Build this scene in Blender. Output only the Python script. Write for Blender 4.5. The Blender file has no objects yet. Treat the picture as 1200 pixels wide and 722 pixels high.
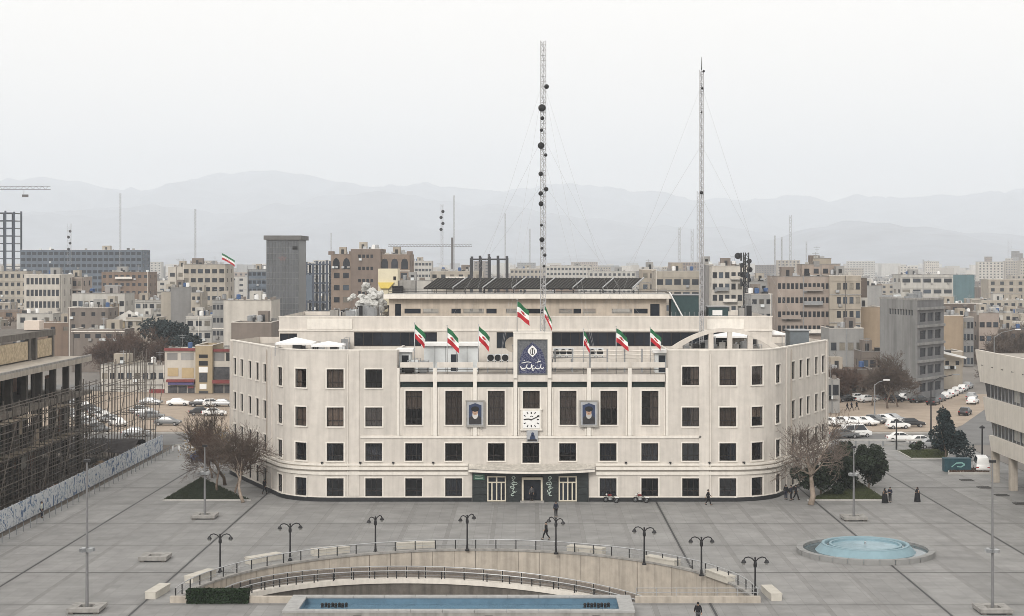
import bpy, bmesh, math, random
from mathutils import Vector, Matrix, noise
R_ = math.radians
random.seed(7)
sc = bpy.context.scene
COL = sc.collection
# ------------------------------------------------------------------ camera, sky, sun, exposure
F, H, PX, PY, D0 = 1900.0, 26.9, 620.0, 308.0, 182.7   # focal length in photo pixels, eye height, principal point, eye to facade
cam_d = bpy.data.cameras.new('camera')
cam = bpy.data.objects.new('camera', cam_d); COL.objects.link(cam)
cam.location = (0, -D0, H); cam.rotation_euler = (R_(90), 0, 0)
cam_d.sensor_width = 36; cam_d.lens = 36*F/1200
cam_d.shift_x = -(PX-600)/1200; cam_d.shift_y = -(361-PY)/1200
cam_d.clip_start = 1; cam_d.clip_end = 45000
sc.camera = cam
SUN_EL, SUN_AZ = 31, 198            # azimuth from +Y clockwise: from behind the camera
w = bpy.data.worlds.new('World'); sc.world = w; w.use_nodes = True
nt = w.node_tree; nt.nodes.clear()
wo = nt.nodes.new('ShaderNodeOutputWorld'); bg = nt.nodes.new('ShaderNodeBackground')
sky = nt.nodes.new('ShaderNodeTexSky'); sky.sky_type = 'NISHITA'; sky.sun_disc = False
sky.sun_elevation = R_(SUN_EL); sky.sun_rotation = R_(SUN_AZ); sky.dust_density = 6; sky.air_density = 1.2
hs = nt.nodes.new('ShaderNodeHueSaturation'); hs.inputs['Saturation'].default_value = 0.101
mx = nt.nodes.new('ShaderNodeMix'); mx.data_type = 'RGBA'; mx.inputs[0].default_value = 0.88
mx.inputs[7].default_value = (9.4, 8.98, 8.45, 1)       # an even layer of cloud over the clear-sky model
nt.links.new(sky.outputs[0], hs.inputs['Color']); nt.links.new(hs.outputs[0], mx.inputs[6])
nt.links.new(mx.outputs[2], bg.inputs[0]); bg.inputs[1].default_value = 0.101
nt.links.new(bg.outputs[0], wo.inputs[0])
sl = bpy.data.lights.new('sun', 'SUN'); sl.energy = 1.5; sl.angle = R_(16); sl.color = (1, .96, .9)
so = bpy.data.objects.new('sun', sl); COL.objects.link(so); so.location = (0, -100, 200)
so.rotation_euler = (R_(90-SUN_EL), 0, R_(180-SUN_AZ))
sc.view_settings.view_transform = 'Standard'; sc.view_settings.look = 'None'
sc.view_settings.gamma = 1; sc.view_settings.exposure = 0.54; sc.view_settings.use_curve_mapping = False
sc.render.engine = 'CYCLES'
sc.cycles.max_bounces = 6; sc.cycles.diffuse_bounces = 3; sc.cycles.glossy_bounces = 2
sc.cycles.transparent_max_bounces = 8; sc.cycles.transmission_bounces = 2; sc.cycles.volume_bounces = 2
sc.cycles.use_denoising = True; sc.cycles.denoiser = 'OPENIMAGEDENOISE'; sc.cycles.denoising_input_passes = 'RGB_ALBEDO_NORMAL'; sc.cycles.denoising_prefilter = 'ACCURATE'; sc.cycles.filter_width = .9
sc.cycles.use_adaptive_sampling = False; sc.cycles.caustics_reflective = False; sc.cycles.caustics_refractive = False; sc.cycles.sample_clamp_indirect = 3
sc.cycles.volume_step_rate = 5; sc.cycles.volume_max_steps = 64

# ------------------------------------------------------------------ photo measurements to metres
def gx(px, d): return (px-PX)*d/F
def gz(py, d): return H-(py-PY)*d/F
def G(px, py, z=0.0):
    d = F*(H-z)/(py-PY); return Vector((gx(px, d), d-D0, z))

# ------------------------------------------------------------------ mesh builder
class MB:
    def __init__(s): s.v = []; s.f = []
    def quad(s, a, b, c, d):
        n = len(s.v); s.v += [tuple(a), tuple(b), tuple(c), tuple(d)]; s.f.append((n, n+1, n+2, n+3)); return s
    def poly(s, pts):
        n = len(s.v); s.v += [tuple(p) for p in pts]; s.f.append(tuple(range(n, n+len(pts)))); return s
    def box(s, x0, x1, y0, y1, z0, z1):
        n = len(s.v)
        s.v += [(x0,y0,z0),(x1,y0,z0),(x1,y1,z0),(x0,y1,z0),(x0,y0,z1),(x1,y0,z1),(x1,y1,z1),(x0,y1,z1)]
        s.f += [tuple(n+i for i in q) for q in ((3,2,1,0),(4,5,6,7),(0,1,5,4),(1,2,6,5),(2,3,7,6),(3,0,4,7))]; return s
    def hexa(s, p):          # 8 corners ordered like box
        n = len(s.v); s.v += [tuple(q) for q in p]
        s.f += [tuple(n+i for i in q) for q in ((3,2,1,0),(4,5,6,7),(0,1,5,4),(1,2,6,5),(2,3,7,6),(3,0,4,7))]; return s
    def obox(s, c, sx, sy, sz, rz):
        ca, sa = math.cos(rz), math.sin(rz); P = []
        for z in (0, sz):
            for x, y in ((-sx/2,-sy/2),(sx/2,-sy/2),(sx/2,sy/2),(-sx/2,sy/2)):
                P.append((c[0]+x*ca-y*sa, c[1]+x*sa+y*ca, c[2]+z))
        return s.hexa(P)
    def bar(s, a, b, t, t2=None):     # square bar between two points
        return s.tube([a, b], [t*.7, (t2 or t)*.7], 4)
    def tube(s, pts, r, n=6, cap=True):
        pts = [Vector(p) for p in pts]
        if not isinstance(r, (list, tuple)): r = [r]*len(pts)
        base = len(s.v); prev = None
        for i, p in enumerate(pts):
            t = (pts[min(i+1, len(pts)-1)]-pts[max(i-1, 0)])
            if t.length < 1e-9: t = Vector((0,0,1))
            t.normalize()
            if prev is None:
                up = Vector((0,0,1)) if abs(t.z) < .9 else Vector((0,1,0))
                a = t.cross(up).normalized()
            else:
                a = (prev-t*prev.dot(t)); a = a.normalized() if a.length > 1e-6 else t.orthogonal().normalized()
            prev = a; b = t.cross(a)
            for k in range(n):
                an = 2*math.pi*(k+.5)/n; q = p+(a*math.cos(an)+b*math.sin(an))*r[i]; s.v.append(tuple(q))
        for i in range(len(pts)-1):
            for k in range(n):
                k2 = (k+1) % n
                s.f.append((base+i*n+k, base+i*n+k2, base+(i+1)*n+k2, base+(i+1)*n+k))
        if cap and n > 2:
            s.f.append(tuple(base+k for k in range(n))[::-1]); e = base+(len(pts)-1)*n
            s.f.append(tuple(e+k for k in range(n)))
        return s
    def lathe(s, prof, n=16, c=(0,0,0), a0=0, a1=2*math.pi):
        full = abs(a1-a0-2*math.pi) < 1e-6; base = len(s.v); m = n if full else n+1
        for r, z in prof:
            for k in range(m):
                a = a0+(a1-a0)*k/n; s.v.append((c[0]+r*math.cos(a), c[1]+r*math.sin(a), c[2]+z))
        for i in range(len(prof)-1):
            for k in range(n):
                k2 = (k+1) % m
                s.f.append((base+i*m+k, base+i*m+k2, base+(i+1)*m+k2, base+(i+1)*m+k))
        return s
    def prism(s, poly, z0, z1):
        n = len(poly); b = len(s.v)
        s.v += [(p[0], p[1], z0) for p in poly]+[(p[0], p[1], z1) for p in poly]
        s.f.append(tuple(range(b, b+n))[::-1]); s.f.append(tuple(range(b+n, b+2*n)))
        for i in range(n):
            j = (i+1) % n; s.f.append((b+i, b+j, b+n+j, b+n+i))
        return s
    def extr(s, poly, y0, y1):   # polygon in x,z extruded along y
        n = len(poly); b = len(s.v)
        s.v += [(p[0], y0, p[1]) for p in poly]+[(p[0], y1, p[1]) for p in poly]
        s.f.append(tuple(range(b, b+n))); s.f.append(tuple(range(b+n, b+2*n))[::-1])
        for i in range(n):
            j = (i+1) % n; s.f.append((b+i, b+n+i, b+n+j, b+j))
        return s
    def ball(s, c, rx, ry=None, rz=None, n=8, m=6):
        ry = ry or rx; rz = rz or rx; b = len(s.v)
        for i in range(m+1):
            t = math.pi*i/m
            for k in range(n):
                a = 2*math.pi*k/n
                s.v.append((c[0]+rx*math.sin(t)*math.cos(a), c[1]+ry*math.sin(t)*math.sin(a), c[2]+rz*math.cos(t)))
        for i in range(m):
            for k in range(n):
                k2 = (k+1) % n; s.f.append((b+i*n+k, b+(i+1)*n+k, b+(i+1)*n+k2, b+i*n+k2))
        return s
    def mesh(s, name, mat, org=None, smooth=False):
        me = bpy.data.meshes.new(name)
        v = s.v if org is None else [(a-org[0], b-org[1], c-org[2]) for a, b, c in s.v]
        me.from_pydata(v, [], s.f)
        if mat: me.materials.append(mat)
        if smooth: me.polygons.foreach_set('use_smooth', [True]*len(me.polygons))
        return me

ORG = {}
def tag(o, label=None, cat=None, group=None, kind=None):
    if label: o['label'] = label
    if cat: o['category'] = cat
    if group: o['group'] = group
    if kind: o['kind'] = kind
    return o
def thing(name, label, cat, loc=(0,0,0), group=None, local=False, rotz=0):
    o = bpy.data.objects.new(name, None); COL.objects.link(o); o.empty_display_size = .2
    o.location = loc; o.rotation_euler = (0, 0, rotz)
    ORG[o.name] = Vector((0,0,0)) if local else Vector(loc)
    return tag(o, label, cat, group)
def part(name, mb, mat, parent, smooth=False, kind=None, label=None):
    org = ORG[parent.name]
    me = mb.mesh(name, mat, org if org.length else None, smooth)
    o = bpy.data.objects.new(name, me); COL.objects.link(o); o.parent = parent; ORG[o.name] = org
    return tag(o, label, kind=kind)
def inst(name, me, parent, loc=(0,0,0), rotz=0, label=None):     # shared mesh as a child, loc in the parent's frame
    o = bpy.data.objects.new(name, me); COL.objects.link(o); o.parent = parent
    o.location = loc; o.rotation_euler = (0, 0, rotz); ORG[o.name] = Vector((0,0,0))
    if label: o['label'] = label
    return o
def solo(name, mb, mat, label, cat, loc=(0,0,0), group=None, smooth=False, kind=None):
    o = bpy.data.objects.new(name, mb.mesh(name, mat, Vector(loc), smooth)); COL.objects.link(o); o.location = loc
    ORG[o.name] = Vector(loc); return tag(o, label, cat, group, kind)
def struct(name, mb, mat, smooth=False):
    o = bpy.data.objects.new(name, mb.mesh(name, mat, None, smooth)); COL.objects.link(o); ORG[o.name] = Vector((0,0,0))
    return tag(o, kind='structure')
KIDS = {}
def tree_of(o): return [(c, tree_of(c)) for c in o.children]
def dup(root, loc, rotz, label, group=None, scale=None):
    if root.name not in KIDS: KIDS[root.name] = tree_of(root)
    def cp(o, kids, par):
        c = o.copy(); COL.objects.link(c); c.parent = par
        for k, kk in kids: cp(k, kk, c)
        return c
    r = cp(root, KIDS[root.name], None); r.location = loc; r.rotation_euler = (0, 0, rotz)
    if scale: r.scale = (scale,)*3
    r['label'] = label
    if group: r['group'] = group
    ORG[r.name] = Vector((0,0,0)); return r
ORD = 'first second third fourth fifth sixth seventh eighth ninth tenth eleventh twelfth thirteenth fourteenth fifteenth sixteenth seventeenth eighteenth nineteenth twentieth'.split()

# ------------------------------------------------------------------ materials
def M(name, col, rough=.8, var=.12, scale=1.5, metal=0, streak=0, bump=0, rnd=0, spec=.3, joints=None, detail=6, sfreq=1.0):
    m = bpy.data.materials.new(name); m.use_nodes = True; t = m.node_tree; N = t.nodes; L = t.links
    b = N['Principled BSDF']; b.inputs['Roughness'].default_value = rough; b.inputs['Metallic'].default_value = metal
    b.inputs['Specular IOR Level'].default_value = spec
    tc = N.new('ShaderNodeTexCoord'); nz = N.new('ShaderNodeTexNoise'); nz.inputs['Scale'].default_value = scale
    nz.inputs['Detail'].default_value = detail; nz.inputs['Roughness'].default_value = .65
    L.new(tc.outputs['Object'], nz.inputs['Vector'])
    mr = N.new('ShaderNodeMapRange'); mr.inputs[1].default_value = .25; mr.inputs[2].default_value = .75
    mr.inputs[3].default_value = 1-var; mr.inputs[4].default_value = 1+var
    L.new(nz.outputs[0], mr.inputs[0]); val = mr.outputs[0]
    def mul(a, bsock):
        q = N.new('ShaderNodeMath'); q.operation = 'MULTIPLY'; L.new(a, q.inputs[0]); L.new(bsock, q.inputs[1]); return q.outputs[0]
    if streak:
        mp = N.new('ShaderNodeMapping'); mp.inputs['Scale'].default_value = (2.2*sfreq, 2.2*sfreq, .16*sfreq); L.new(tc.outputs['Object'], mp.inputs[0])
        n2 = N.new('ShaderNodeTexNoise'); n2.inputs['Scale'].default_value = 1.0; n2.inputs['Detail'].default_value = 5; L.new(mp.outputs[0], n2.inputs['Vector'])
        m2 = N.new('ShaderNodeMapRange'); m2.inputs[1].default_value = .42; m2.inputs[2].default_value = .72
        m2.inputs[3].default_value = 1; m2.inputs[4].default_value = 1-streak; L.new(n2.outputs[0], m2.inputs[0]); val = mul(val, m2.outputs[0])
    if rnd:
        oi = N.new('ShaderNodeObjectInfo'); m3 = N.new('ShaderNodeMapRange'); m3.inputs[3].default_value = 1-rnd; m3.inputs[4].default_value = 1+rnd
        L.new(oi.outputs['Random'], m3.inputs[0]); val = mul(val, m3.outputs[0])
    if joints:
        jw, jh, js, jd = joints
        br = N.new('ShaderNodeTexBrick'); br.offset = 0; br.inputs['Scale'].default_value = 1; br.inputs['Brick Width'].default_value = jw
        br.inputs['Row Height'].default_value = jh; br.inputs['Mortar Size'].default_value = js; br.inputs['Mortar Smooth'].default_value = .2
        br.inputs['Color1'].default_value = (1,1,1,1); br.inputs['Color2'].default_value = (.9,.9,.9,1); br.inputs['Mortar'].default_value = (jd,)*3+(1,)
        L.new(tc.outputs['Object'], br.inputs['Vector']); val = mul(val, br.outputs['Color'])
    vm = N.new('ShaderNodeVectorMath'); vm.operation = 'SCALE'; vm.inputs[0].default_value = col[:3]; L.new(val, vm.inputs['Scale'])
    L.new(vm.outputs[0], b.inputs['Base Color'])
    if bump:
        bp = N.new('ShaderNodeBump'); bp.inputs['Strength'].default_value = bump; bp.inputs['Distance'].default_value = .05
        n4 = N.new('ShaderNodeTexNoise'); n4.inputs['Scale'].default_value = scale*6; n4.inputs['Detail'].default_value = 4
        L.new(tc.outputs['Object'], n4.inputs['Vector']); L.new(n4.outputs[0], bp.inputs['Height']); L.new(bp.outputs[0], b.inputs['Normal'])
    return m
def glass_mat(name, tint, refl=.08):
    m = bpy.data.materials.new(name); m.use_nodes = True; t = m.node_tree; N = t.nodes; L = t.links; N.clear()
    o = N.new('ShaderNodeOutputMaterial'); tr = N.new('ShaderNodeBsdfTransparent'); tr.inputs[0].default_value = tint+(1,)
    gl = N.new('ShaderNodeBsdfGlossy'); gl.inputs['Roughness'].default_value = .06; gl.inputs[0].default_value = (.9,.93,1,1)
    lw = N.new('ShaderNodeLayerWeight'); lw.inputs[0].default_value = .25
    ad = N.new('ShaderNodeMath'); ad.operation = 'ADD'; ad.inputs[1].default_value = refl; ad.use_clamp = True
    mu = N.new('ShaderNodeMath'); mu.operation = 'MULTIPLY'; mu.inputs[1].default_value = .3
    oi = N.new('ShaderNodeObjectInfo'); pw = N.new('ShaderNodeMath'); pw.operation = 'POWER'; pw.inputs[1].default_value = 3; m5 = N.new('ShaderNodeMath'); m5.operation = 'MULTIPLY_ADD'; m5.inputs[1].default_value = .13; m5.inputs[2].default_value = refl
    L.new(oi.outputs['Random'], pw.inputs[0]); L.new(pw.outputs[0], m5.inputs[0]); L.new(m5.outputs[0], ad.inputs[1])
    L.new(lw.outputs['Fresnel'], mu.inputs[0]); L.new(mu.outputs[0], ad.inputs[0])
    mi = N.new('ShaderNodeMixShader'); L.new(ad.outputs[0], mi.inputs[0]); L.new(tr.outputs[0], mi.inputs[1]); L.new(gl.outputs[0], mi.inputs[2]); L.new(mi.outputs[0], o.inputs[0])
    return m
def dark_glass(name, col, rough=.12):
    m = M(name, col, rough, .35, .5, spec=.22, rnd=.35); return m

STONE = M('facade_stone', (.64,.597,.545), .85, .10, .9, streak=.13, bump=.15, joints=(1.2,.8,.008,.88))
TRIM = M('light_trim_stone', (.74,.70,.64), .8, .08, 2, streak=.12)
PLINTH = M('dark_plinth_stone', (.022,.023,.025), .5, .3, 1.5)
ROOFG = M('roof_dust', (.30,.275,.245), .95, .3, .5, bump=.3)
METAL_D = M('dark_metal', (.03,.03,.032), .45, .2, 4, metal=.3)
METAL_G = M('grey_metal', (.30,.31,.32), .45, .15, 3, metal=.6)
GALV = M('galvanised', (.45,.46,.47), .4, .15, 3, metal=.7)
WHITE = M('white_paint', (.78,.78,.77), .5, .06, 2)
WHITE_T = M('white_tarp', (.80,.80,.80), .7, .07, 1.2)
BLACK = M('black', (.012,.012,.013), .6, .2, 3)
FRAME = M('window_frame_brown', (.022,.017,.015), .5, .2, 3)
GLASS = glass_mat('window_glass', (.72,.74,.78), .02)
GLASS_D = dark_glass('dark_glass', (.020,.024,.032), .1)
CURT = M('brown_curtain', (.20,.145,.105), .9, .35, 2.5, rnd=.6)
CURT_B = M('dark_blind', (.026,.028,.033), .9, .3, 1.5, rnd=.5)
MARBLE = M('green_black_marble', (.013,.018,.019), .4, .5, 2.2, spec=.5)
PAVE = M('plaza_paving', (.236,.234,.229), .75, .24, .35, bump=.08, rnd=.08, joints=(1.36,1.32,.03,.80))
BAND = M('paving_band_stone', (.200,.197,.192), .75, .14, .6, rnd=.06)
JOINT = M('paving_joint', (.085,.084,.082), .8, .25, 2)
DRAIN = M('drain_dark', (.045,.045,.047), .7, .25, 2)
CONC = M('concrete', (.30,.29,.275), .9, .2, .9, streak=.3, bump=.2)
CONC_D = M('old_concrete', (.145,.132,.118), .95, .3, .8, streak=.35, bump=.3)
BEIGE = M('beige_travertine', (.43,.385,.33), .8, .16, 1.2, streak=.25, bump=.1)
GRASS_S = M('soil_grass', (.055,.062,.032), 1, .4, 1.2, bump=.5)
EARTH = M('bare_earth', (.33,.27,.215), 1, .18, .3, bump=.3)
ASPH = M('asphalt', (.15,.149,.148), .9, .2, .25, bump=.1)
CITYG = M('city_ground', (.20,.185,.17), 1, .25, .02)
BARK = M('bark', (.16,.125,.10), 1, .3, 3, rnd=.15)
BARK_P = M('plane_bark', (.30,.245,.20), 1, .35, 2)
TWIG = M('twigs', (.092,.070,.057), 1, .3, 2, rnd=.15)
TWIG_P = M('pale_twigs', (.135,.108,.092), 1, .3, 2)
TWIG_R = M('reddish_twigs', (.098,.064,.049), 1, .35, 1, rnd=.2)
LEAF_D = M('dark_evergreen', (.030,.042,.026), .9, .45, 1.2, rnd=.2)
LEAF_B = M('blue_green_needles', (.022,.034,.036), .9, .45, 1.2)
HEDGE = M('hedge_leaves', (.018,.034,.015), .9, .5, 3)
DRYLEAF = M('dry_leaves', (.33,.24,.12), 1, .4, 2)
BLUE_P = M('pool_blue', (.105,.185,.255), .45, .22, .8)
FBLUE = M('fountain_blue', (.205,.305,.35), .55, .09, .8, streak=.06)
WATER = M('pool_water', (.095,.17,.235), .06, .25, .6, bump=.12, spec=.5)
WATER_D = M('fountain_channel_water', (.085,.12,.135), .08, .3, .8, bump=.1, spec=.5)

# ------------------------------------------------------------------ generic wall with openings
def wall_grid(mb, us, zs, ops, pos, dep):
    us = sorted(set(round(u, 4) for u in us)); zs = sorted(set(round(z, 4) for z in zs))
    for i in range(len(us)-1):
        u0, u1 = us[i], us[i+1]
        if u1-u0 < 1e-3: continue
        uc = (u0+u1)/2; oo = [o for o in ops if o[0] < uc < o[1]]
        for j in range(len(zs)-1):
            zc = (zs[j]+zs[j+1])/2
            if any(o[2] < zc < o[3] for o in oo): continue
            mb.quad(pos(u0,0,zs[j]), pos(u1,0,zs[j]), pos(u1,0,zs[j+1]), pos(u0,0,zs[j+1]))
    for o in ops:
        u0, u1, z0, z1 = o[:4]; d = o[4] if len(o) > 4 else dep
        if not d: continue
        mb.quad(pos(u0,0,z0), pos(u1,0,z0), pos(u1,d,z0), pos(u0,d,z0))
        mb.quad(pos(u0,0,z1), pos(u0,d,z1), pos(u1,d,z1), pos(u1,0,z1))
        mb.quad(pos(u0,0,z0), pos(u0,d,z0), pos(u0,d,z1), pos(u0,0,z1))
        mb.quad(pos(u1,0,z0), pos(u1,0,z1), pos(u1,d,z1), pos(u1,d,z0))
# ================================================================== the setting
CX, CY, RP = -5.0, -54.0, 23.0           # sunken semicircle: centre, radius
def arc_y(x):
    q = RP*RP-(x-CX)**2
    return CY+math.sqrt(q) if q > 0 else None
def sheet(mb, x0, x1, y0, y1, z, n=1):   # flat sheet leaving the sunken semicircle open
    if x1 <= CX-RP or x0 >= CX+RP or y1 <= CY or y0 >= CY+RP:
        mb.quad((x0,y0,z),(x1,y0,z),(x1,y1,z),(x0,y1,z)); return
    xs = sorted(set([x0, x1]+[x for x in (CX-RP, CX+RP) if x0 < x < x1]+[x0+(x1-x0)*i/n for i in range(n+1)]))
    for a, b in zip(xs, xs[1:]):
        ya, yb = arc_y(a), arc_y(b)
        if ya is None and yb is None: mb.quad((a,y0,z),(b,y0,z),(b,y1,z),(a,y1,z)); continue
        ya = CY if ya is None else ya; yb = CY if yb is None else yb
        if y0 < CY: mb.quad((a,y0,z),(b,y0,z),(b,min(y1,CY),z),(a,min(y1,CY),z))
        ya, yb = max(ya, y0), max(yb, y0)
        if ya < y1 or yb < y1:
            mb.quad((a,min(ya,y1),z),(b,min(yb,y1),z),(b,y1,z),(a,y1,z))
g = MB(); B = 24000
sheet(g, -60, 60, -90, 0, -.12, 120)
for q in ((-B,-60,-B,B),(60,B,-B,B),(-60,60,-B,-90),(-60,60,0,B)): g.quad((q[0],q[2],-.12),(q[1],q[2],-.12),(q[1],q[3],-.12),(q[0],q[3],-.12))
struct('ground', g, CITYG)
g = MB(); sheet(g, -51.8, 64, -85, 56, -.02, 140); plaza = struct('plaza', g, JOINT)
XL = [14.3+4.48*k for k in range(-15, 12)]            # longitudinal joint lines of the paving
YL = [-2-13.3*k for k in range(-5, 7)]; YL.sort()
DARK = (-43.9, -30.5, 14.3, 32.2, 45.7)
def inside_bld(x0, x1, y0, y1): return x0 > -29 and x1 < 29 and y0 > 3 and y1 < 33
for i in range(len(XL)-1):
    for j in range(len(YL)-1):
        x0, x1, y0, y1 = XL[i]+.21, XL[i+1]-.21, YL[j]+.08, YL[j+1]-.08
        x0 = max(x0, -51.7)
        if x1 > 64.5 or inside_bld(x0, x1, y0, y1): continue
        if y1 < -72: continue
        g = MB(); sheet(g, x0, x1, y0, y1, 0, 8)
        if g.f: part('paving_panel', g, PAVE, plaza)
for x in XL:
    if x < -51.6 or x > 64: continue
    dk = any(abs(x-q) < .4 for q in DARK)
    for y0, y1 in zip(YL, YL[1:]):
        if inside_bld(x, x, y0, y1) or y1 < -72: continue
        hw = .2
        g = MB(); sheet(g, x-hw, x+hw, y0+.08, y1-.08, -.004, 1)
        if g.f: part('paving_band', g, BAND, plaza)
        if dk:
            g = MB(); sheet(g, x-.10, x+.10, y0, y1, .002, 1)
            if g.f: part('drain_channel', g, DRAIN, plaza)
# streets and lots behind
def flat(name, poly, z, mat, **k):
    g = MB(); g.poly([(p[0], p[1], z) for p in poly]); return struct(name, g, mat)
flat('street', [(-400,57.5),(400,57.5),(400,72),(-400,72)], -.05, ASPH)
flat('road', [(66,72),(84,72),(132,190),(190,420),(176,424),(116,194)], -.045, ASPH)
flat('road', [(-70,160),(-30,160),(-30,176),(-200,176),(-200,160)], -.045, ASPH)
flat('parking_lot', [(-120,76),(-32,76),(-32,158),(-120,158)], -.05, EARTH)
flat('parking_lot', [(38,76),(66,76),(108,150),(38,150)], -.05, EARTH)
flat('parking_lot', [(88,84),(130,84),(150,130),(106,130)], -.052, EARTH)
KERB = M('kerb_concrete', (.42,.41,.39), .9, .15, 1)
for n, (x0,x1,y) in enumerate(((-52,-30,56.4),(34,64,56.4),(-120,-31,73.5),(38,66,73.5),(86,130,81))):
    g = MB(); g.box(x0,x1,y,y+.35,-.1,.13); struct('kerb', g, KERB)
g = MB(); g.poly([(-200,-90,-.06),(-51.8,-90,-.06),(-51.8,57,-.06),(-200,57,-.06)]); struct('building_site_ground', g, M('site_soil',(.115,.098,.082),1,.35,.4,bump=.4))

# mountains -----------------------------------------------------------
ROCK = M('mountain_rock', (.23,.25,.29), 1, .3, .004)
def ridge(name, prof, d, base_py, depth, seed, amp):
    g = MB(); nx, ny = 340, 34; px0, px1 = -260, 1460
    def yy(px):
        if px <= prof[0][0]: return prof[0][1]
        for a, b in zip(prof, prof[1:]):
            if px <= b[0]:
                t = (px-a[0])/(b[0]-a[0]); t = t*t*(3-2*t); return a[1]+(b[1]-a[1])*t
        return prof[-1][1]
    for j in range(ny+1):
        t = j/ny
        for i in range(nx+1):
            px = px0+(px1-px0)*i/nx; X = gx(px, d); Ht = gz(yy(px), d)
            s = math.sin(t*math.pi/2)**1.3
            v = Vector((X/620.0, t*depth/620.0, seed))
            rough = noise.fractal(v, 1.0, 2.1, 6)*amp
            gull = abs(noise.noise(Vector((X/330.0+.4*t, seed*2.0, t*.6))))
            z = Ht*s*(1-.55*gull*(1-t)*2*s)+rough*(.35+.65*s)*(1 if t < .999 else .45)
            g.v.append((X*(1+.0*t), d-D0-depth*(1-t), max(z, -1)-(4 if t == 0 else 0)))
    for j in range(ny):
        for i in range(nx):
            a = j*(nx+1)+i; g.f.append((a, a+1, a+nx+2, a+nx+1))
    struct(name, g, ROCK, True)
ridge('mountains', [(0,216),(50,209),(90,212),(130,219),(160,222),(200,217),(250,211),(320,205),(365,208),(410,217),(440,222),(480,221),(530,222),(600,225),(640,223),(700,224),(740,231),(800,235),(850,236),(900,238),(960,235),(1000,230),(1040,232),(1100,228),(1200,228)], 13500, 308, 4200, 3.1, 95)
ridge('mountains', [(0,262),(40,252),(70,246),(110,243),(135,241),(165,247),(200,244),(250,250),(300,247),(340,236),(380,228),(420,232),(470,233),(520,239),(560,245),(620,250),(700,262),(800,272),(900,280),(1000,290),(1200,296)], 10000, 308, 3000, 7.7, 75)
ridge('hills', [(0,300),(700,301),(800,300),(850,290),(900,282),(950,273),(990,267),(1030,269),(1060,274),(1090,272),(1130,277),(1200,283)], 7600, 308, 2000, 5.5, 40)

# ================================================================== the big curved civic building
MBD = thing('civic_building', 'wide cream stone civic building with curved wings, flags and roof masts behind the plaza', 'building', (0,0,0))
ARC_R, XA, WANG, YE = 6.9, 22.5, R_(65), 23.9
def make_path():
    pts = []; wx, wy = math.cos(WANG), math.sin(WANG)
    ae = (XA+ARC_R*math.sin(WANG), ARC_R-ARC_R*math.cos(WANG))
    L = (YE-ae[1])/wy; end = (ae[0]+wx*L, YE)
    half = [(0.,0.), (XA,0.)]
    for k in range(1, 13):
        a = WANG*k/12; half.append((XA+ARC_R*math.sin(a), ARC_R-ARC_R*math.cos(a)))
    half.append(end)
    left = [(-x, y) for x, y in half[::-1]]
    return left[:-1]+half
PATH = make_path()
CUM = [0.]
for a, b in zip(PATH, PATH[1:]): CUM.append(CUM[-1]+math.hypot(b[0]-a[0], b[1]-a[1]))
UT = CUM[-1]; U0 = UT/2                       # U0: centre of the front, X=0
NRM = []
for i, p in enumerate(PATH):
    a, b = PATH[max(i-1,0)], PATH[min(i+1,len(PATH)-1)]
    t = Vector((b[0]-a[0], b[1]-a[1])).normalized(); NRM.append(Vector((-t.y, t.x)))
def seg(u):
    for i in range(len(CUM)-1):
        if u <= CUM[i+1]+1e-9: break
    return i, (u-CUM[i])/(CUM[i+1]-CUM[i])
def ppos(u, dep, z):
    i, t = seg(u); a, b = PATH[i], PATH[i+1]; n = NRM[i].lerp(NRM[i+1], t).normalized()
    return (a[0]+(b[0]-a[0])*t+n.x*dep, a[1]+(b[1]-a[1])*t+n.y*dep, z)
def pang(u):
    i, _ = seg(u); a, b = PATH[i], PATH[i+1]; return math.atan2(b[1]-a[1], b[0]-a[0])
def u_near(x, y):
    best = min(((CUM[i]+(CUM[i+1]-CUM[i])*k/40) for i in range(len(CUM)-1) for k in range(41)), key=lambda u: (ppos(u,0,0)[0]-x)**2+(ppos(u,0,0)[1]-y)**2)
    return best
ZR = {1: (12.8, 14.9), 2: (8.46, 10.6), 3: (4.58, 6.57), 4: (.58, 2.62)}
ops = []; wins = []                          # windows: (u, w, z0, z1, row)
front_x = [-21.85,-17.5,-13.0,-8.5,-3.7,.2,4.35,8.9,13.6,18.2,22.4]
for x in front_x:
    u = U0+x; wv = 1.9
    for r in (1,2,3,4):
        if r < 3 and -14.9 < x < 15.7: continue
        if r == 4 and -6.5 < x < 6.8: continue
        if r == 3 and abs(x-.2) < .1: z0, z1 = 4.35, 6.6
        else: z0, z1 = ZR[r]
        if r == 1 and x > 15: z0, z1 = 13.1, 15.2
        wins.append((u, wv, z0, z1, r))
for sgn in (-1, 1):
    spots = [(25.75, 1.0, 1.6), (28.6, 3.8, 1.6)]+[(31.1+(37.0-31.1)*k/4, 9.4+(21.9-9.4)*k/4, 1.4) for k in range(5)]
    for x, y, wv in spots:
        u = u_near(sgn*x, y)
        for r in (1,2,3,4):
            z0, z1 = ZR[r]
            if r == 1 and sgn > 0: z0, z1 = 13.1, 15.2
            wins.append((u, wv, z0, z1, r+(10 if wv < 1.5 else 0)))
for u, wv, z0, z1, r in wins: ops.append((u-wv/2, u+wv/2, z0, z1, .32))
UL, UR = U0-14.9, U0+15.7
ops.append((UL, UR, 7.4, 17.0, 0)); ops.append((U0-6.4, U0+6.7, 0, 3.32, 0))
us = [0, UT]+[c for c in CUM]+[o[0] for o in ops]+[o[1] for o in ops]
zs = [0, 17.0]+[o[2] for o in ops]+[o[3] for o in ops]
g = MB(); wall_grid(g, us, zs, ops, ppos, .32); part('wall', g, STONE, MBD)
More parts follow.
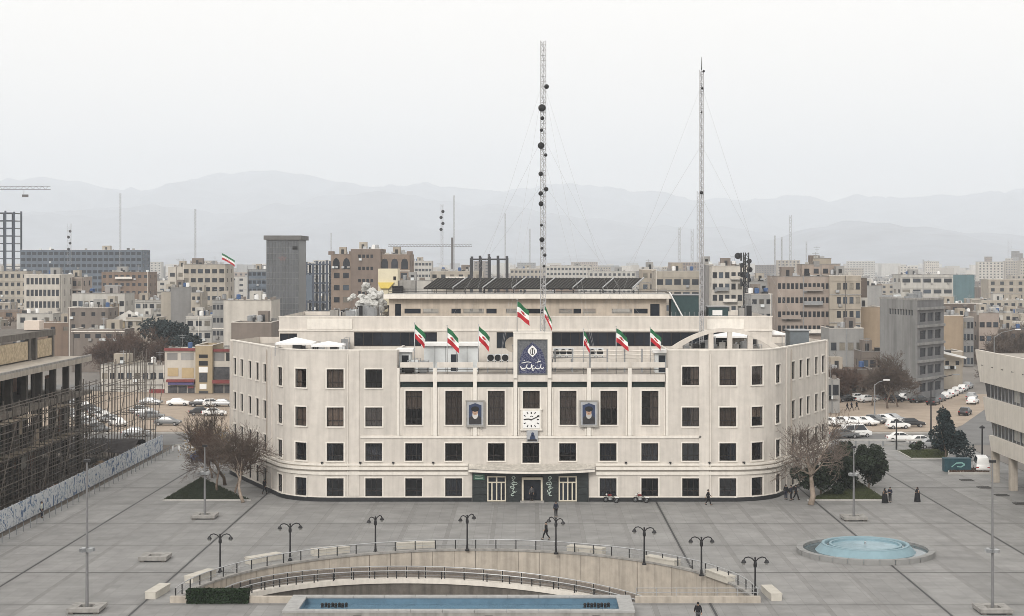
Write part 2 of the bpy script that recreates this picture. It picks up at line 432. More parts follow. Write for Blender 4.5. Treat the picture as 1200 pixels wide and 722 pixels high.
# inner faces of the parapets and the step down at the centre
g = MB()
for u in (UL, UR): part('wall_return', MB().quad(ppos(u,0,7.4), ppos(u,.5,7.4), ppos(u,.5,17), ppos(u,0,17)), STONE, MBD)
def sweep(mb, u0, u1, out, inn, z0, z1):
    uu = [u0]+[c for c in CUM if u0+.01 < c < u1-.01]+[u1]
    for a, b in zip(uu, uu[1:]):
        P = [ppos(a,-out,z0), ppos(b,-out,z0), ppos(b,inn,z0), ppos(a,inn,z0), ppos(a,-out,z1), ppos(b,-out,z1), ppos(b,inn,z1), ppos(a,inn,z1)]
        n = len(mb.v); mb.v += P
        mb.f += [tuple(n+i for i in q) for q in ((3,2,1,0),(4,5,6,7),(0,1,5,4),(2,3,7,6))]
        if a == u0: mb.f.append((n+3,n,n+4,n+7))
        if b == u1: mb.f.append((n+1,n+2,n+6,n+5))
    return mb
for a, b in ((0, U0-6.9), (U0+7.5, UT)):
    part('cornice', sweep(MB(), a, b, .22, .05, 4.06, 4.27), TRIM, MBD)
    part('cornice', sweep(MB(), a, b, .38, .05, 3.60, 3.88), TRIM, MBD)
    part('cornice', sweep(MB(), a, b, .16, .05, 3.02, 3.34), TRIM, MBD)
part('string_course', sweep(MB(), U0-19, U0+19.4, .10, .04, 7.14, 7.40), TRIM, MBD)
for a, b in ((0, U0-6.45), (U0+6.75, UT)): part('plinth', sweep(MB(), a, b, .14, .04, -.1, .46), PLINTH, MBD)
for a, b in ((0, U0-6.45), (U0+6.75, UT)): part('base_band', sweep(MB(), a, b, .07, .03, .462, .56), TRIM, MBD)
for a, b in ((0, UL), (UR, UT)):
    part('parapet_coping', sweep(MB(), a, b, .06, .45, 17.002, 17.12), TRIM, MBD)
    part('parapet', sweep(MB(), a, b, -.30, .42, 15.6, 17.0), STONE, MBD)
# pilasters on the wings
for s in (-1, 1):
    for u, wd, out in ((u_near(s*29.95, 7.2), .7, .14), (u_near(s*37.8, 23.4), .8, .16)):
        part('pilaster', sweep(MB(), max(u-wd/2,.01), min(u+wd/2, UT-.01), out, .02, .57, 17.0), STONE, MBD)
    u = U0+s*19.7
    part('pilaster', sweep(MB(), u-.55, u+.55, .10, .02, .57, 17.0), STONE, MBD)
    g = MB(); uu = U0+s*20.45; p0 = ppos(uu,-.1,.6); p1 = ppos(uu,-.1,16.6); g.tube([p0,p1], .045, 6); part('drain_pipe', g, TRIM, MBD)
    uu = u_near(s*30.4, 8.4); g = MB(); g.tube([ppos(uu,-.12,.6), ppos(uu,-.12,16.7)], .05, 6); part('drain_pipe', g, BEIGE, MBD)
# ---------------- windows
def win_meshes(wv, hh, style):
    s = MB(); t = .15; o = -.05      # raised surround
    s.box(-wv/2-t, -wv/2, o, .02, -t, hh+t); s.box(wv/2, wv/2+t, o, .02, -t, hh+t)
    s.box(-wv/2, wv/2, o, .02, hh, hh+t); s.box(-wv/2-.02, wv/2+.02, o-.06, .02, -t, 0)
    f = MB(); b = .08; y0, y1 = .16, .24
    f.box(-wv/2, -wv/2+b, y0, y1, 0, hh); f.box(wv/2-b, wv/2, y0, y1, 0, hh); f.box(-wv/2+b, wv/2-b, y0, y1, 0, b); f.box(-wv/2+b, wv/2-b, y0, y1, hh-b, hh)
    nv = 2 if wv < 1.7 else 3
    for k in range(1, nv):
        x = -wv/2+wv*k/nv; f.box(x-.03, x+.03, y0+.005, y1-.005, b, hh-b)
    hz = [hh*.3] if hh < 3 else [hh*.17, hh*.5, hh*.83]
    for z in hz: f.box(-wv/2+b, wv/2-b, y0+.002, y1-.002, z-.035, z+.035)
    p = MB(); p.quad((-wv/2+.02,.21,.02),(wv/2-.02,.21,.02),(wv/2-.02,.21,hh-.02),(-wv/2+.02,.21,hh-.02))
    c = MB(); n = 14
    for k in range(n):
        xa, xb = -wv/2+.05+(wv-.1)*k/n, -wv/2+.05+(wv-.1)*(k+1)/n
        ya, yb = .40+.07*(k % 2), .40+.07*((k+1) % 2)
        c.quad((xa,ya,.05),(xb,yb,.05),(xb,yb,hh-.05),(xa,ya,hh-.05))
    def fold(x0_, x1_, zb_, zt_):
        q = MB(); m_ = max(3, int((x1_-x0_)*7))
        for k in range(m_):
            xa, xb = x0_+(x1_-x0_)*k/m_, x0_+(x1_-x0_)*(k+1)/m_; q.quad((xa,.40+.07*(k%2),zb_),(xb,.40+.07*((k+1)%2),zb_),(xb,.40+.07*((k+1)%2),zt_),(xa,.40+.07*(k%2),zt_))
        return q
    CM = CURT if style == 'b' else CURT_B
    cl = [c.mesh('curtain', CM), c.mesh('curtain', CM), fold(-wv/2+.05,-wv/2+wv*.42,.05,hh-.05).mesh('curtain', CM), fold(wv*.02,wv/2-.05,.05,hh-.05).mesh('curtain', CM), fold(-wv/2+.05,wv/2-.05,hh*.45,hh-.05).mesh('curtain', CM)]
    i = MB(); i.quad((-wv/2-.3,1.1,-.2),(wv/2+.3,1.1,-.2),(wv/2+.3,1.1,hh+.2),(-wv/2-.3,1.1,hh+.2))
    return {'surround': s.mesh('surround', TRIM), 'frame': f.mesh('frame', FRAME), 'pane': p.mesh('pane', GLASS),
            'curtain': cl}
WC = {}
def add_window(u, wv, z0, z1, style, y=None, curtain=True):
    key = (round(wv,2), round(z1-z0,2), style)
    if key not in WC: WC[key] = win_meshes(wv, z1-z0, style)
    m = WC[key]
    loc = ppos(u, 0, z0) if y is None else (u-U0, y, z0)
    wo_ = inst('window', m['surround'], MBD, loc, pang(u) if y is None else 0)
    inst('frame', m['frame'], wo_); inst('pane', m['pane'], wo_)
    if curtain: inst('curtain', random.choice(m['curtain']), wo_)
    return wo_
for u, wv, z0, z1, r in wins:
    wing = r > 10; r = r % 10; st = 'b' if r <= 2 and not wing else 'd'
    add_window(u, wv, z0, z1, st, curtain=(r <= 2 or random.random() < .55) and random.random() < (.3 if wing else .9))
# ---------------- recessed centre with tall windows
YC = .28
def cpos(u, dep, z): return (u, YC+dep, z)
tall = [-13.0,-8.5,-3.7,4.4,9.0,13.65]
ops2 = [(x-.95, x+.95, 8.6, 12.45, .3) for x in tall]+[(.25-.95, .25+.95, 10.45, 12.45, .3)]
g = MB(); wall_grid(g, [-14.9,15.7]+[o[0] for o in ops2]+[o[1] for o in ops2], [7.4,12.85,8.6,10.45,12.45], ops2, cpos, .3)
g.quad((-14.9,0,7.4),(15.7,0,7.4),(15.7,YC,7.4),(-14.9,YC,7.4))
part('centre_wall', g, STONE, MBD)
for o in ops2: add_window(U0+(o[0]+o[1])/2, 1.9, o[2], o[3], 'b', y=YC)
PIL = [-14.75,-10.6,-6.1,-1.54,2.3,6.75,11.35,15.55]
for k, x in enumerate(PIL):
    wd = .3 if k in (0,7) else .42
    top = 15.05 if k not in (3,4) else 13.9
    g = MB(); g.box(x-wd/2, x+wd/2, -.06, YC+.02, 7.42, top)
    g.box(x-wd/2-.22, x-wd/2-.06, YC-.10, YC+.02, 7.42, 12.8); g.box(x+wd/2+.06, x+wd/2+.22, YC-.10, YC+.02, 7.42, 12.8)
    part('pilaster', g, TRIM, MBD)
LOUV = M('dark_green_louvre', (.018,.034,.032), .5, .3, 3)
for a, b in zip(PIL, PIL[1:]):
    g = MB(); g.box(a+.23, b-.23, .5, .6, 12.85, 13.5)
    n = 5
    for k in range(n): g.box(a+.3, b-.3, .40, .5, 12.9+.12*k, 12.95+.12*k)
    part('louvre', g, LOUV, MBD)
    g = MB(); g.box(a+.215, b-.215, .02, .46, 13.5, 14.30); part('beam', g, STONE, MBD)
    if abs((a+b)/2-.38) > 1:
        g = MB(); g.box(a+.215, b-.215, .03, .40, 15.09, 15.67); part('beam', g, STONE, MBD)
g = MB(); g.quad((-14.9,.3,12.85),(15.7,.3,12.85),(15.7,.62,12.85),(-14.9,.62,12.85)); g.quad((-14.9,.62,12.85),(15.7,.62,12.85),(15.7,.62,14.3),(-14.9,.62,14.3)); part('soffit', g, STONE, MBD)
g = MB(); g.tube([(-14.8,.2,14.85),(-1.6,.2,14.85)], .03, 5); g.tube([(2.5,.2,14.85),(15.6,.2,14.85)], .03, 5); part('hand_rail', g, METAL_D, MBD)
# roofs
ext = [PATH[0], (-36,34), (-14.9,34), (-14.9,0)]
def lp(s): return [(s*abs(x), y) for x, y in PATH if x < -15][::1]
for s, xi in ((-1,-14.9),(1,15.7)):
    poly = [(s*abs(x), y+.02) for x, y in PATH if x < -15]+[(xi,.02),(xi,34),(s*36,34)]
    g = MB(); g.poly([(x,y,16.2) for x,y in poly]); part('roof', g, ROOFG, MBD)
g = MB(); g.quad((-14.9,.45,14.3),(15.7,.45,14.3),(15.7,12.2,14.3),(-14.9,12.2,14.3)); part('terrace', g, ROOFG, MBD)
g = MB()
for s in (-1,1): g.quad((s*38.03,23.9,0),(s*36,34,0),(s*36,34,17),(s*38.03,23.9,17))
g.quad((-36,34,0),(36,34,0),(36,34,17),(-36,34,17)); part('rear_wall', g, STONE, MBD)
g = MB()
for x in (-14.9,15.7): g.box(min(x,x+.3*(1 if x > 0 else -1)), max(x,x+.3*(1 if x > 0 else -1)), .52, 12, 14.2, 17.0)
part('terrace_wall', g, STONE, MBD)
# ---------------- set-back upper storey, d=195
YU = 12.3; dU = D0+YU; XU0, XU1 = gx(327,dU), gx(905,dU)
bands = [(gx(328,dU),gx(348,dU),17.4,18.4),(gx(415,dU),gx(512,dU),16.85,18.55),(gx(582,dU),gx(605,dU),16.6,18.55),(gx(647,dU),gx(852,dU),16.85,18.55)]
ops3 = [(a,b,c,d,.35) for a,b,c,d in bands]
def upos(u, dep, z): return (u, YU+dep, z)
g = MB(); wall_grid(g, [XU0,XU1]+[o[0] for o in ops3]+[o[1] for o in ops3], [14.2,18.9,20.4,17.4,18.4,16.85,18.55,16.6], ops3, upos, .35)
for x in (XU0, XU1): g.quad((x,YU,14),(x,34,14),(x,34,20.4),(x,YU,20.4))
g.quad((XU0,34,14),(XU1,34,14),(XU1,34,20.4),(XU0,34,20.4)); part('upper_wall', g, STONE, MBD)
g = MB(); g.box(XU0-.05, XU1+.05, YU-.14, YU+.02, 18.72, 18.88); part('string_course', g, TRIM, MBD)
g = MB(); g.box(XU0-.06, XU1+.06, YU-.06, YU+.3, 20.402, 20.5); part('parapet_coping', g, TRIM, MBD)
g = MB(); g.quad((XU0,YU+.2,19.9),(XU1,YU+.2,19.9),(XU1,34,19.9),(XU0,34,19.9)); part('roof', g, ROOFG, MBD)
for a,b,c,d in bands:
    n = max(2, int((b-a)/1.1))
    f = MB(); f.box(a,b,YU+.14,YU+.22,c,c+.1); f.box(a,b,YU+.14,YU+.22,d-.1,d)
    for k in range(n+1):
        x = a+(b-a)*k/n; f.box(max(a,x-.04), min(b,x+.04), YU+.145, YU+.215, c+.1, d-.1)
    fr = part('window_band', f, FRAME, MBD)
    for k in range(n):
        xa, xb = a+(b-a)*k/n+.04, a+(b-a)*(k+1)/n-.04
        p = MB(); p.quad((xa,YU+.19,c+.1),(xb,YU+.19,c+.1),(xb,YU+.19,d-.1),(xa,YU+.19,d-.1)); part('pane', p, GLASS_D, fr)
for px0, px1, t0, t1 in ((360,413,20.15,18.95),(828,872,20.1,18.95)):
    g = MB(); g.box(gx(px0,dU),gx(px1,dU),YU-.10,YU+.01,t1,t0); part('wall_panel', g, TRIM, MBD)
# ---------------- penthouse, d=203
YP = 20.3; dP = D0+YP
wp = [(463,470,'door'),(474,493,'w'),(496,514,'g'),(529,540,'w'),(543,567,'g'),(570,582,'w'),(593,610,'g'),(617,637,'w'),(655,671,'g'),(672,681,'w'),(683,698,'g'),(717,741,'g'),(743,759,'w'),(762,773,'door')]
XP0, XP1 = gx(456,dP), gx(781,dP); ops4 = []
for a,b,k in wp: ops4.append((gx(a,dP), gx(b,dP), 20.0 if k == 'door' else 20.55, 21.75 if k == 'door' else 21.15, .25))
def p2pos(u, dep, z): return (u, YP+dep, z)
PHW = M('penthouse_render', (.50,.435,.365), .9, .12, 1, streak=.25)
g = MB(); wall_grid(g, [XP0,XP1]+[o[0] for o in ops4]+[o[1] for o in ops4], [19.9,22.45,20.0,21.75,20.55,21.15], ops4, p2pos, .25)
for x in (XP0,XP1): g.quad((x,YP,19.9),(x,33,19.9),(x,33,22.45),(x,YP,22.45))
part('penthouse_wall', g, PHW, MBD)
GPANEL = M('grey_vent_panel', (.30,.29,.27), .7, .2, 3)
for (a,b,k), o in zip(wp, ops4):
    g = MB(); y = YP+.12
    if k == 'g':
        for q in range(6): g.box(o[0], o[1], y, y+.06, o[2]+.1*q, o[2]+.1*q+.06)
        part('vent_panel', g, GPANEL, MBD)
    else:
        g.box(o[0],o[1],y,y+.06,o[2],o[3]); part('door' if k == 'door' else 'window', g, GLASS_D, MBD)
g = MB(); g.box(XP0-.6, XP1+.6, YP-1.0, 33.5, 22.45, 22.95); part('penthouse_roof', g, CONC, MBD)
g = MB(); g.box(XP0-.62, XP1+.62, YP-1.06, YP-1.0, 22.43, 22.98); part('roof_fascia', g, TRIM, MBD)
g = MB()
for z in (23.3, 23.62): g.tube([(XP0,YP-.6,z),(XP1,YP-.6,z)], .035, 5)
k = XP0
while k < XP1: g.tube([(k,YP-.6,22.95),(k,YP-.6,23.62)], .03, 5); k += 2.4
part('roof_railing', g, METAL_D, MBD)
# ---------------- crest frame over the entrance
g = MB()
for x in (-1.54, 2.3): g.box(x-.22, x+.22, -.30, .6, 13.9, 19.0)
g.box(-1.32, 2.08, -.30, .6, 18.28, 19.0); g.box(-1.8, 2.56, -.36, .7, 19.002, 19.14)
part('crest_frame', g, TRIM, MBD)
def tile_mat():
    m = bpy.data.materials.new('blue_mosaic_tile'); m.use_nodes = True; t = m.node_tree; N = t.nodes; L = t.links; b = N['Principled BSDF']; b.inputs['Roughness'].default_value = .3
    tc = N.new('ShaderNodeTexCoord'); v = N.new('ShaderNodeTexVoronoi'); v.feature = 'DISTANCE_TO_EDGE'; v.inputs['Scale'].default_value = 3.6; L.new(tc.outputs['Object'], v.inputs['Vector'])
    r = N.new('ShaderNodeValToRGB'); r.color_ramp.elements[0].position = .03; r.color_ramp.elements[0].color = (.13,.14,.20,1); r.color_ramp.elements[1].position = .09; r.color_ramp.elements[1].color = (.018,.022,.075,1)
    L.new(v.outputs['Distance'], r.inputs[0]); L.new(r.outputs[0], b.inputs['Base Color']); return m
TILE = tile_mat()
TILE_G = M('grey_mosaic_tile', (.12,.125,.135), .4, .5, 7)
g = MB(); g.box(-1.32, 2.08, -.05, .3, 14.3, 18.28); cp = part('crest_panel', g, TILE, MBD)
def stroke(mb, pts, wdt, y, th=.03):      # flat ribbon in the x-z plane
    for i in range(len(pts)-1):
        a, b = Vector(pts[i]), Vector(pts[i+1]); t = (b-a)
        if t.length < 1e-6: continue
        n = Vector((-t.y, t.x)).normalized(); w0 = wdt*(.55+.45*math.sin(math.pi*(i+.5)/(len(pts)-1)))
        q = [a-n*w0, b-n*w0, b+n*w0, a+n*w0]
        mb.quad(*[(p.x, y-.0004*i, p.y) for p in q])
    return mb
# border and pointed arch
g = MB(); y = -.07
g.box(-1.32,-1.10,y,-.05,14.3,18.28); g.box(1.86,2.08,y,-.05,14.3,18.28); g.box(-1.10,1.86,y,-.05,18.06,18.28); g.box(-1.10,1.86,y,-.05,14.3,14.44)
for s in (-1, 1):
    c = .38; pts = [(c+s*1.48,18.06),(c,18.06),(c+s*.12,17.85),(c+s*.55,17.55),(c+s*1.05,17.05),(c+s*1.32,16.4),(c+s*1.48,15.6)]
    g.poly([(p[0],y-.004,p[1]) for p in pts])
part('mosaic_border', g, TILE_G, cp)
def ell(cx, cz, rx, rz, n=16): return [(cx+rx*math.cos(2*math.pi*k/n), cz+rz*math.sin(2*math.pi*k/n)) for k in range(n)]
g = MB(); c = .38; g.poly([(p[0],-.09,p[1]) for p in ((c,17.62),(c+.28,17.38),(c+.5,17.1),(c+.52,16.8),(c+.3,16.55),(c,16.28),(c-.3,16.55),(c-.52,16.8),(c-.5,17.1),(c-.28,17.38))]); em = part('emblem', g, WHITE, cp)
g = MB(); stroke(g, [(c,17.3),(c,16.5)], .05, -.10)
for s in (-1,1): stroke(g, [(c+s*.1,17.25),(c+s*.26,17.0),(c+s*.24,16.75),(c+s*.1,16.55)], .045, -.10)
part('emblem_mark', g, BLACK, em)
g = MB(); y = -.10
def arcp(cx, cz, rx, rz, a0, a1, n=8): return [(cx+rx*math.cos(R_(a0+(a1-a0)*k/n)), cz+rz*math.sin(R_(a0+(a1-a0)*k/n))) for k in range(n+1)]
base = 15.18
for pts, wd in ((arcp(-.62,base+.05,.34,.26,170,350),.06),([(-.28,base),(-.22,base+.28)],.05),(arcp(.0,base,.26,.22,180,360),.06),([(.26,base),(.3,base+.3)],.05),
                (arcp(.52,base-.05,.2,.2,90,330),.055),(arcp(.98,base+.02,.3,.24,180,350),.06),([(1.28,base),(1.36,base+.3)],.05),(arcp(1.48,base,.16,.2,180,350),.05),
                ([(-.85,base+.42),(-.2,base+.56),(.25,base+.5)],.045),([(.9,base+.52),(1.35,base+.66)],.05),([(-.9,base-.32),(-.5,base-.38)],.03),
                ([(.3,base-.3),(.5,base-.42)],.05),([(.75,base+.45),(.82,base+.48)],.05),([(1.05,base+.75),(1.12,base+.8)],.05),([(-.6,base+.72),(-.5,base+.75)],.05)):
    stroke(g, pts, wd, y)
part('calligraphy', g, WHITE, cp)
# ---------------- clock, posters
g = MB(); g.box(-.9,1.4,-.02,YC+.01,8.05,10.42); g.box(-1.0,1.5,-.06,YC+.01,8.0,8.16); g.box(-1.0,1.5,-.06,YC+.01,10.3,10.44); ck = part('clock', g, TRIM, MBD)
g = MB(); g.box(-.7,1.2,-.09,-.021,8.24,10.24); part('clock_face', g, WHITE, ck)
g = MB(); cxx, czz = .25, 9.24
for k in range(12):
    a = R_(30*k); sx, sz = math.sin(a), math.cos(a); m_ = max(abs(sx), abs(sz)); r1 = .86/m_ if k % 3 == 0 else .84/m_; r1 = min(r1, 1.0); r0 = r1-.24
    stroke(g, [(cxx+sx*r0,czz+sz*r0),(cxx+sx*(r0+r1)/2,czz+sz*(r0+r1)/2),(cxx+sx*r1,czz+sz*r1)], .075 if k % 3 == 0 else .06, -.10)
stroke(g, [(cxx-.12,czz+.34),(cxx+.0,czz+.40),(cxx+.2,czz+.34)], .05, -.10)
part('hour_mark', g, BLACK, ck)
g = MB(); stroke(g, [(cxx+.08,czz-.03),(cxx-.3,czz+.06),(cxx-.64,czz+.05)], .075, -.13); part('hour_hand', g, BLACK, ck)
g = MB(); stroke(g, [(cxx-.1,czz-.06),(cxx+.4,czz+.18),(cxx+.92,czz+.44)], .06, -.15); part('minute_hand', g, BLACK, ck)
SKIN = M('skin', (.42,.27,.19), .6, .08, 4)
POSTB = M('poster_blue', (.03,.045,.095), .6, .3, 2); POSTL = M('poster_light', (.36,.37,.39), .6, .15, 3); GREYB = M('grey_beard', (.55,.54,.52), .8, .1, 4); ROBE = M('poster_robe', (.035,.033,.035), .8, .2, 4)
BEARD_D = M('white_grey_beard', (.42,.41,.40), .8, .1, 4)
def poster(x0, x1, z0, z1, label, beard):
    g = MB(); y = -.12
    g.box(x0,x1,y,-.03,z0,z1)
    for zz in (z0, z1-.12): g.box(x0-.08, x1+.08, y-.04, -.03, zz, zz+.12)
    for xx in (x0-.05, x1-.02): g.box(xx, xx+.07, y-.038, -.028, z0+.12, z1-.12)
    for xx in (x0+.3, x1-.3): g.tube([(xx,-.1,z0),(xx,-.1,z0-.35)], .03, 5)
    fr = part('portrait_poster', g, GPANEL, MBD, label=label)
    cx, w_ = (x0+x1)/2, x1-x0; h_ = z1-z0
    def pl(pts, yy, mat, nm):
        q = MB(); q.poly([(p[0],yy,p[1]) for p in pts]); part(nm, q, mat, fr)
    pl([(x0+.14,z0+.2),(x1-.14,z0+.2),(x1-.14,z1-.2),(x0+.14,z1-.2)], y-.01, POSTL, 'poster_print')
    pl([(x0+.30,z0+.3),(x1-.30,z0+.3),(x1-.30,z1-.55),(cx,z1-.3),(x0+.30,z1-.55)], y-.02, POSTB, 'picture_ground')
    pl([(x0+.30,z0+.3),(x1-.30,z0+.3),(x1-.34,z0+.3+h_*.25),(cx+.28,z0+.3+h_*.36),(cx-.28,z0+.3+h_*.36),(x0+.34,z0+.3+h_*.25)], y-.03, ROBE, 'robe')
    hz = z0+h_*.56
    pl(ell(cx, hz-.32, .32, .44), y-.04, beard, 'beard'); pl(ell(cx, hz, .30, .34), y-.05, SKIN, 'face')
    pl(ell(cx, hz+.36, .46, .30), y-.06, BLACK, 'turban')
    q = MB()
    for s in (-1,1): q.poly([(p[0],y-.07,p[1]) for p in ell(cx+s*.09, hz+.04, .05, .025, 8)])
    q.poly([(p[0],y-.07,p[1]) for p in ell(cx, hz-.14, .08, .02, 8)]); part('face_features', q, ROBE, fr)
poster(-7.08,-5.06, 8.4, 11.4, 'framed portrait banner left of the clock, white-bearded man in black turban', GREYB)
poster(5.72, 7.74, 8.4, 11.4, 'framed portrait banner right of the clock, man in black turban with grey beard', BEARD_D)
g = MB(); g.box(-.28,1.02,-.16,-.03,6.72,8.05); pb = part('notice_banner', g, GALV, MBD, label='small banner hung below the clock with a dark figure')
g = MB(); g.poly([(-.18,-.17,6.8),(.92,-.17,6.8),(.92,-.17,7.97),(-.18,-.17,7.97)]); part('banner_print', g, POSTL, pb)
g = MB(); g.poly([(p[0],-.18,p[1]) for p in ((.05,6.82),(.8,6.82),(.7,7.2),(.6,7.5),(.2,7.5),(.1,7.2))]); g.poly([(p[0],-.18,p[1]) for p in ell(.4,7.62,.17,.2,10)]); part('figure', g, POSTB, pb)
g = MB(); g.poly([(-.18,-.185,6.8),(.92,-.185,6.8),(.92,-.185,7.02),(-.18,-.185,7.02)]); part('caption_band', g, ROBE, pb)
# ---------------- entrance
YM = -.22
slots = [(-6.4,-4.75),(-2.55,-.85),(1.55,3.3),(5.4,6.7)]
for a, b in slots:
    for k, (z0,z1) in enumerate(((0,.8),(.82,1.6),(1.62,2.4),(2.42,3.3))):
        g = MB(); g.box(a+.006,b-.006,YM,.1,z0,z1); part('marble_slab', g, MARBLE, MBD)
for a, b in ((-4.75,-2.55),(-.85,1.55),(3.3,5.4)):
    g = MB(); g.box(a,b,YM+.002,.1,2.92,3.3); part('marble_slab', g, MARBLE, MBD)
SIGNG = M('green_sign', (.03,.09,.06), .5, .15, 3); CALLI = M('pale_green_calligraphy', (.42,.50,.45), .6, .2, 3)
g = MB(); g.box(-6.25,-5.0,YM-.05,YM,2.45,3.1); sg = part('sign', g, SIGNG, MBD, label='small green sign at the left of the entrance')
g = MB()
for q in range(3): stroke(g, [(-6.1,2.95-.17*q),(-5.6,2.98-.17*q),(-5.15,2.93-.17*q)], .025, YM-.06)
part('sign_text', g, CALLI, sg)
for cx in (-1.75, 2.35):
    g = MB(); y = YM-.012
    for k in range(4):
        stroke(g, arcp(cx+.12*math.sin(3.1*k+cx),.8+.42*k,.16+.05*k,.12+.03*(k%2),150-40*k,330+15*k), .045, y); stroke(g, [(cx-.25+.14*k,.85+.42*k),(cx+.02,1.0+.44*k),(cx+.12-.1*k,1.2+.42*k)], .05, y)
    stroke(g, [(cx-.2,2.7),(cx,2.9),(cx+.2,2.7),(cx,2.5),(cx-.2,2.7)], .05, y)
    part('calligraphy', g, CALLI, MBD)
DOORF = M('cream_door_frame', (.62,.57,.47), .5, .1, 3)
for cx, hw in ((-3.65,1.06),(4.35,1.02)):
    g = MB(); y0, y1 = YM-.1, YM+.05
    for x in (-hw,hw-.14): g.box(cx+x, cx+x+.14, y0, y1, .06, 2.9)
    g.box(cx-hw+.14,cx+hw-.14,y0,y1,2.76,2.9); g.box(cx-hw+.14,cx+hw-.14,y0,y1,.06,.2); g.box(cx-hw+.14,cx+hw-.14,y0+.01,y1,2.12,2.26)
    for k in (1,2,3): x = cx-hw+2*hw*k/4; g.box(x-.07,x+.07,y0+.015,y1,.2,2.12)
    g.box(cx-.08,cx+.08,y0+.015,y1,2.26,2.76)
    dr = part('door', g, DOORF, MBD)
    for k in range(4):
        a, b = cx-hw+2*hw*k/4+.08, cx-hw+2*hw*(k+1)/4-.08; p = MB(); p.box(a,b,YM+.0,YM+.03,.2,2.12); part('pane', p, GLASS_D, dr)
    for a, b in ((cx-hw+.14,cx-.08),(cx+.08,cx+hw-.14)): p = MB(); p.box(a,b,YM+.0,YM+.03,2.26,2.76); part('pane', p, GLASS_D, dr)
g = MB(); y0, y1 = YM-.16, YM+.3
for x in (-.82,1.32): g.box(x, x+.2, y0, y1, .16, 2.75)
g.box(-.62,1.32,y0,y1,2.5,2.75); dr = part('portal', g, DOORF, MBD, label='open middle doorway with a pale frame')
g = MB(); g.box(-.62,1.32,.35,.4,.16,2.5); part('pane', g, GLASS_D, dr)
g = MB(); g.box(-1.0,1.7,-1.0,-.2,0,.16); part('step', g, CONC, MBD)
# canopy: bowed front
def can_y(x, bow=2.3, e=.75):
    t = (x-.3)/7.1; return -(e+(bow-e)*(1-t*t))
n = 24; xs = [-6.8+14.2*k/n for k in range(n+1)]
g = MB(); fr = [(x, can_y(x)) for x in xs]; g.prism([(7.4,.05),(-6.8,.05)]+fr, 3.42, 3.66); part('canopy', g, TRIM, MBD)
g = MB(); top = [(x, can_y(x)+.12) for x in xs]
for k in range(n): g.quad((top[k][0],top[k][1],3.67),(top[k+1][0],top[k+1][1],3.67),(top[k+1][0],-.02,4.25),(top[k][0],-.02,4.25))
CANR = M('canopy_roof_sheet', (.46,.43,.385), .8, .3, 2.5, streak=.2); part('canopy_roof', g, CANR, MBD)
g = MB(); xx = -6.6
for k in range(n): g.tube([(fr[k][0],fr[k][1]+.05,3.72),(fr[k+1][0],fr[k+1][1]+.05,3.72)], .04, 5)
part('canopy_gutter', g, CONC, MBD)
# lamps and cameras on the string course, AC brackets
me = MB().box(-.12,.12,-.3,0,-.06,.06).tube([(0,-.3,0),(0,-.34,-.18)], .07, 6).mesh('wall_lamp', METAL_D)
for x in (-23.3,-19.0,-15.3,-10.8,10.9,15.9,20.3,24.2): inst('wall_lamp', me, MBD, ppos(U0+x,-.0,4.42), pang(U0+x))
# ---------------- arched pergola on the right wing roof
YA = 5.9; dA = D0+YA
pg = thing('arched_pergola', 'cream stone arch on short posts on the right wing roof', 'pergola', (gx(850,dA),YA,16.2))
xa, xb, xm = gx(786,dA), gx(914,dA), gx(850,dA); zt, zb = gz(384.5,dA), gz(407,dA)
n = 24; o_, i_ = [], []
for k in range(n+1):
    t = -1+2*k/n; x = xm+(xb-xa)/2*t; z = zb+(zt-zb)*(1-t*t); o_.append((x,z)); i_.append((xm+((xb-xa)/2-.5)*t, z-.42))
g = MB(); g.extr(o_+i_[::-1], YA-.35, YA+.35); part('arch_beam', g, STONE, pg)
for px in (833,855,879):
    x = gx(px,dA); g = MB(); g.box(x-.28,x+.28,YA-.3,YA+.3,16.2,zb+(zt-zb)*(1-((x-xm)/((xb-xa)/2))**2)-.41); part('post', g, STONE, pg)
g = MB(); g.box(xa,xb,YA-.33,YA+.33,16.2,16.9); part('base_wall', g, STONE, pg)
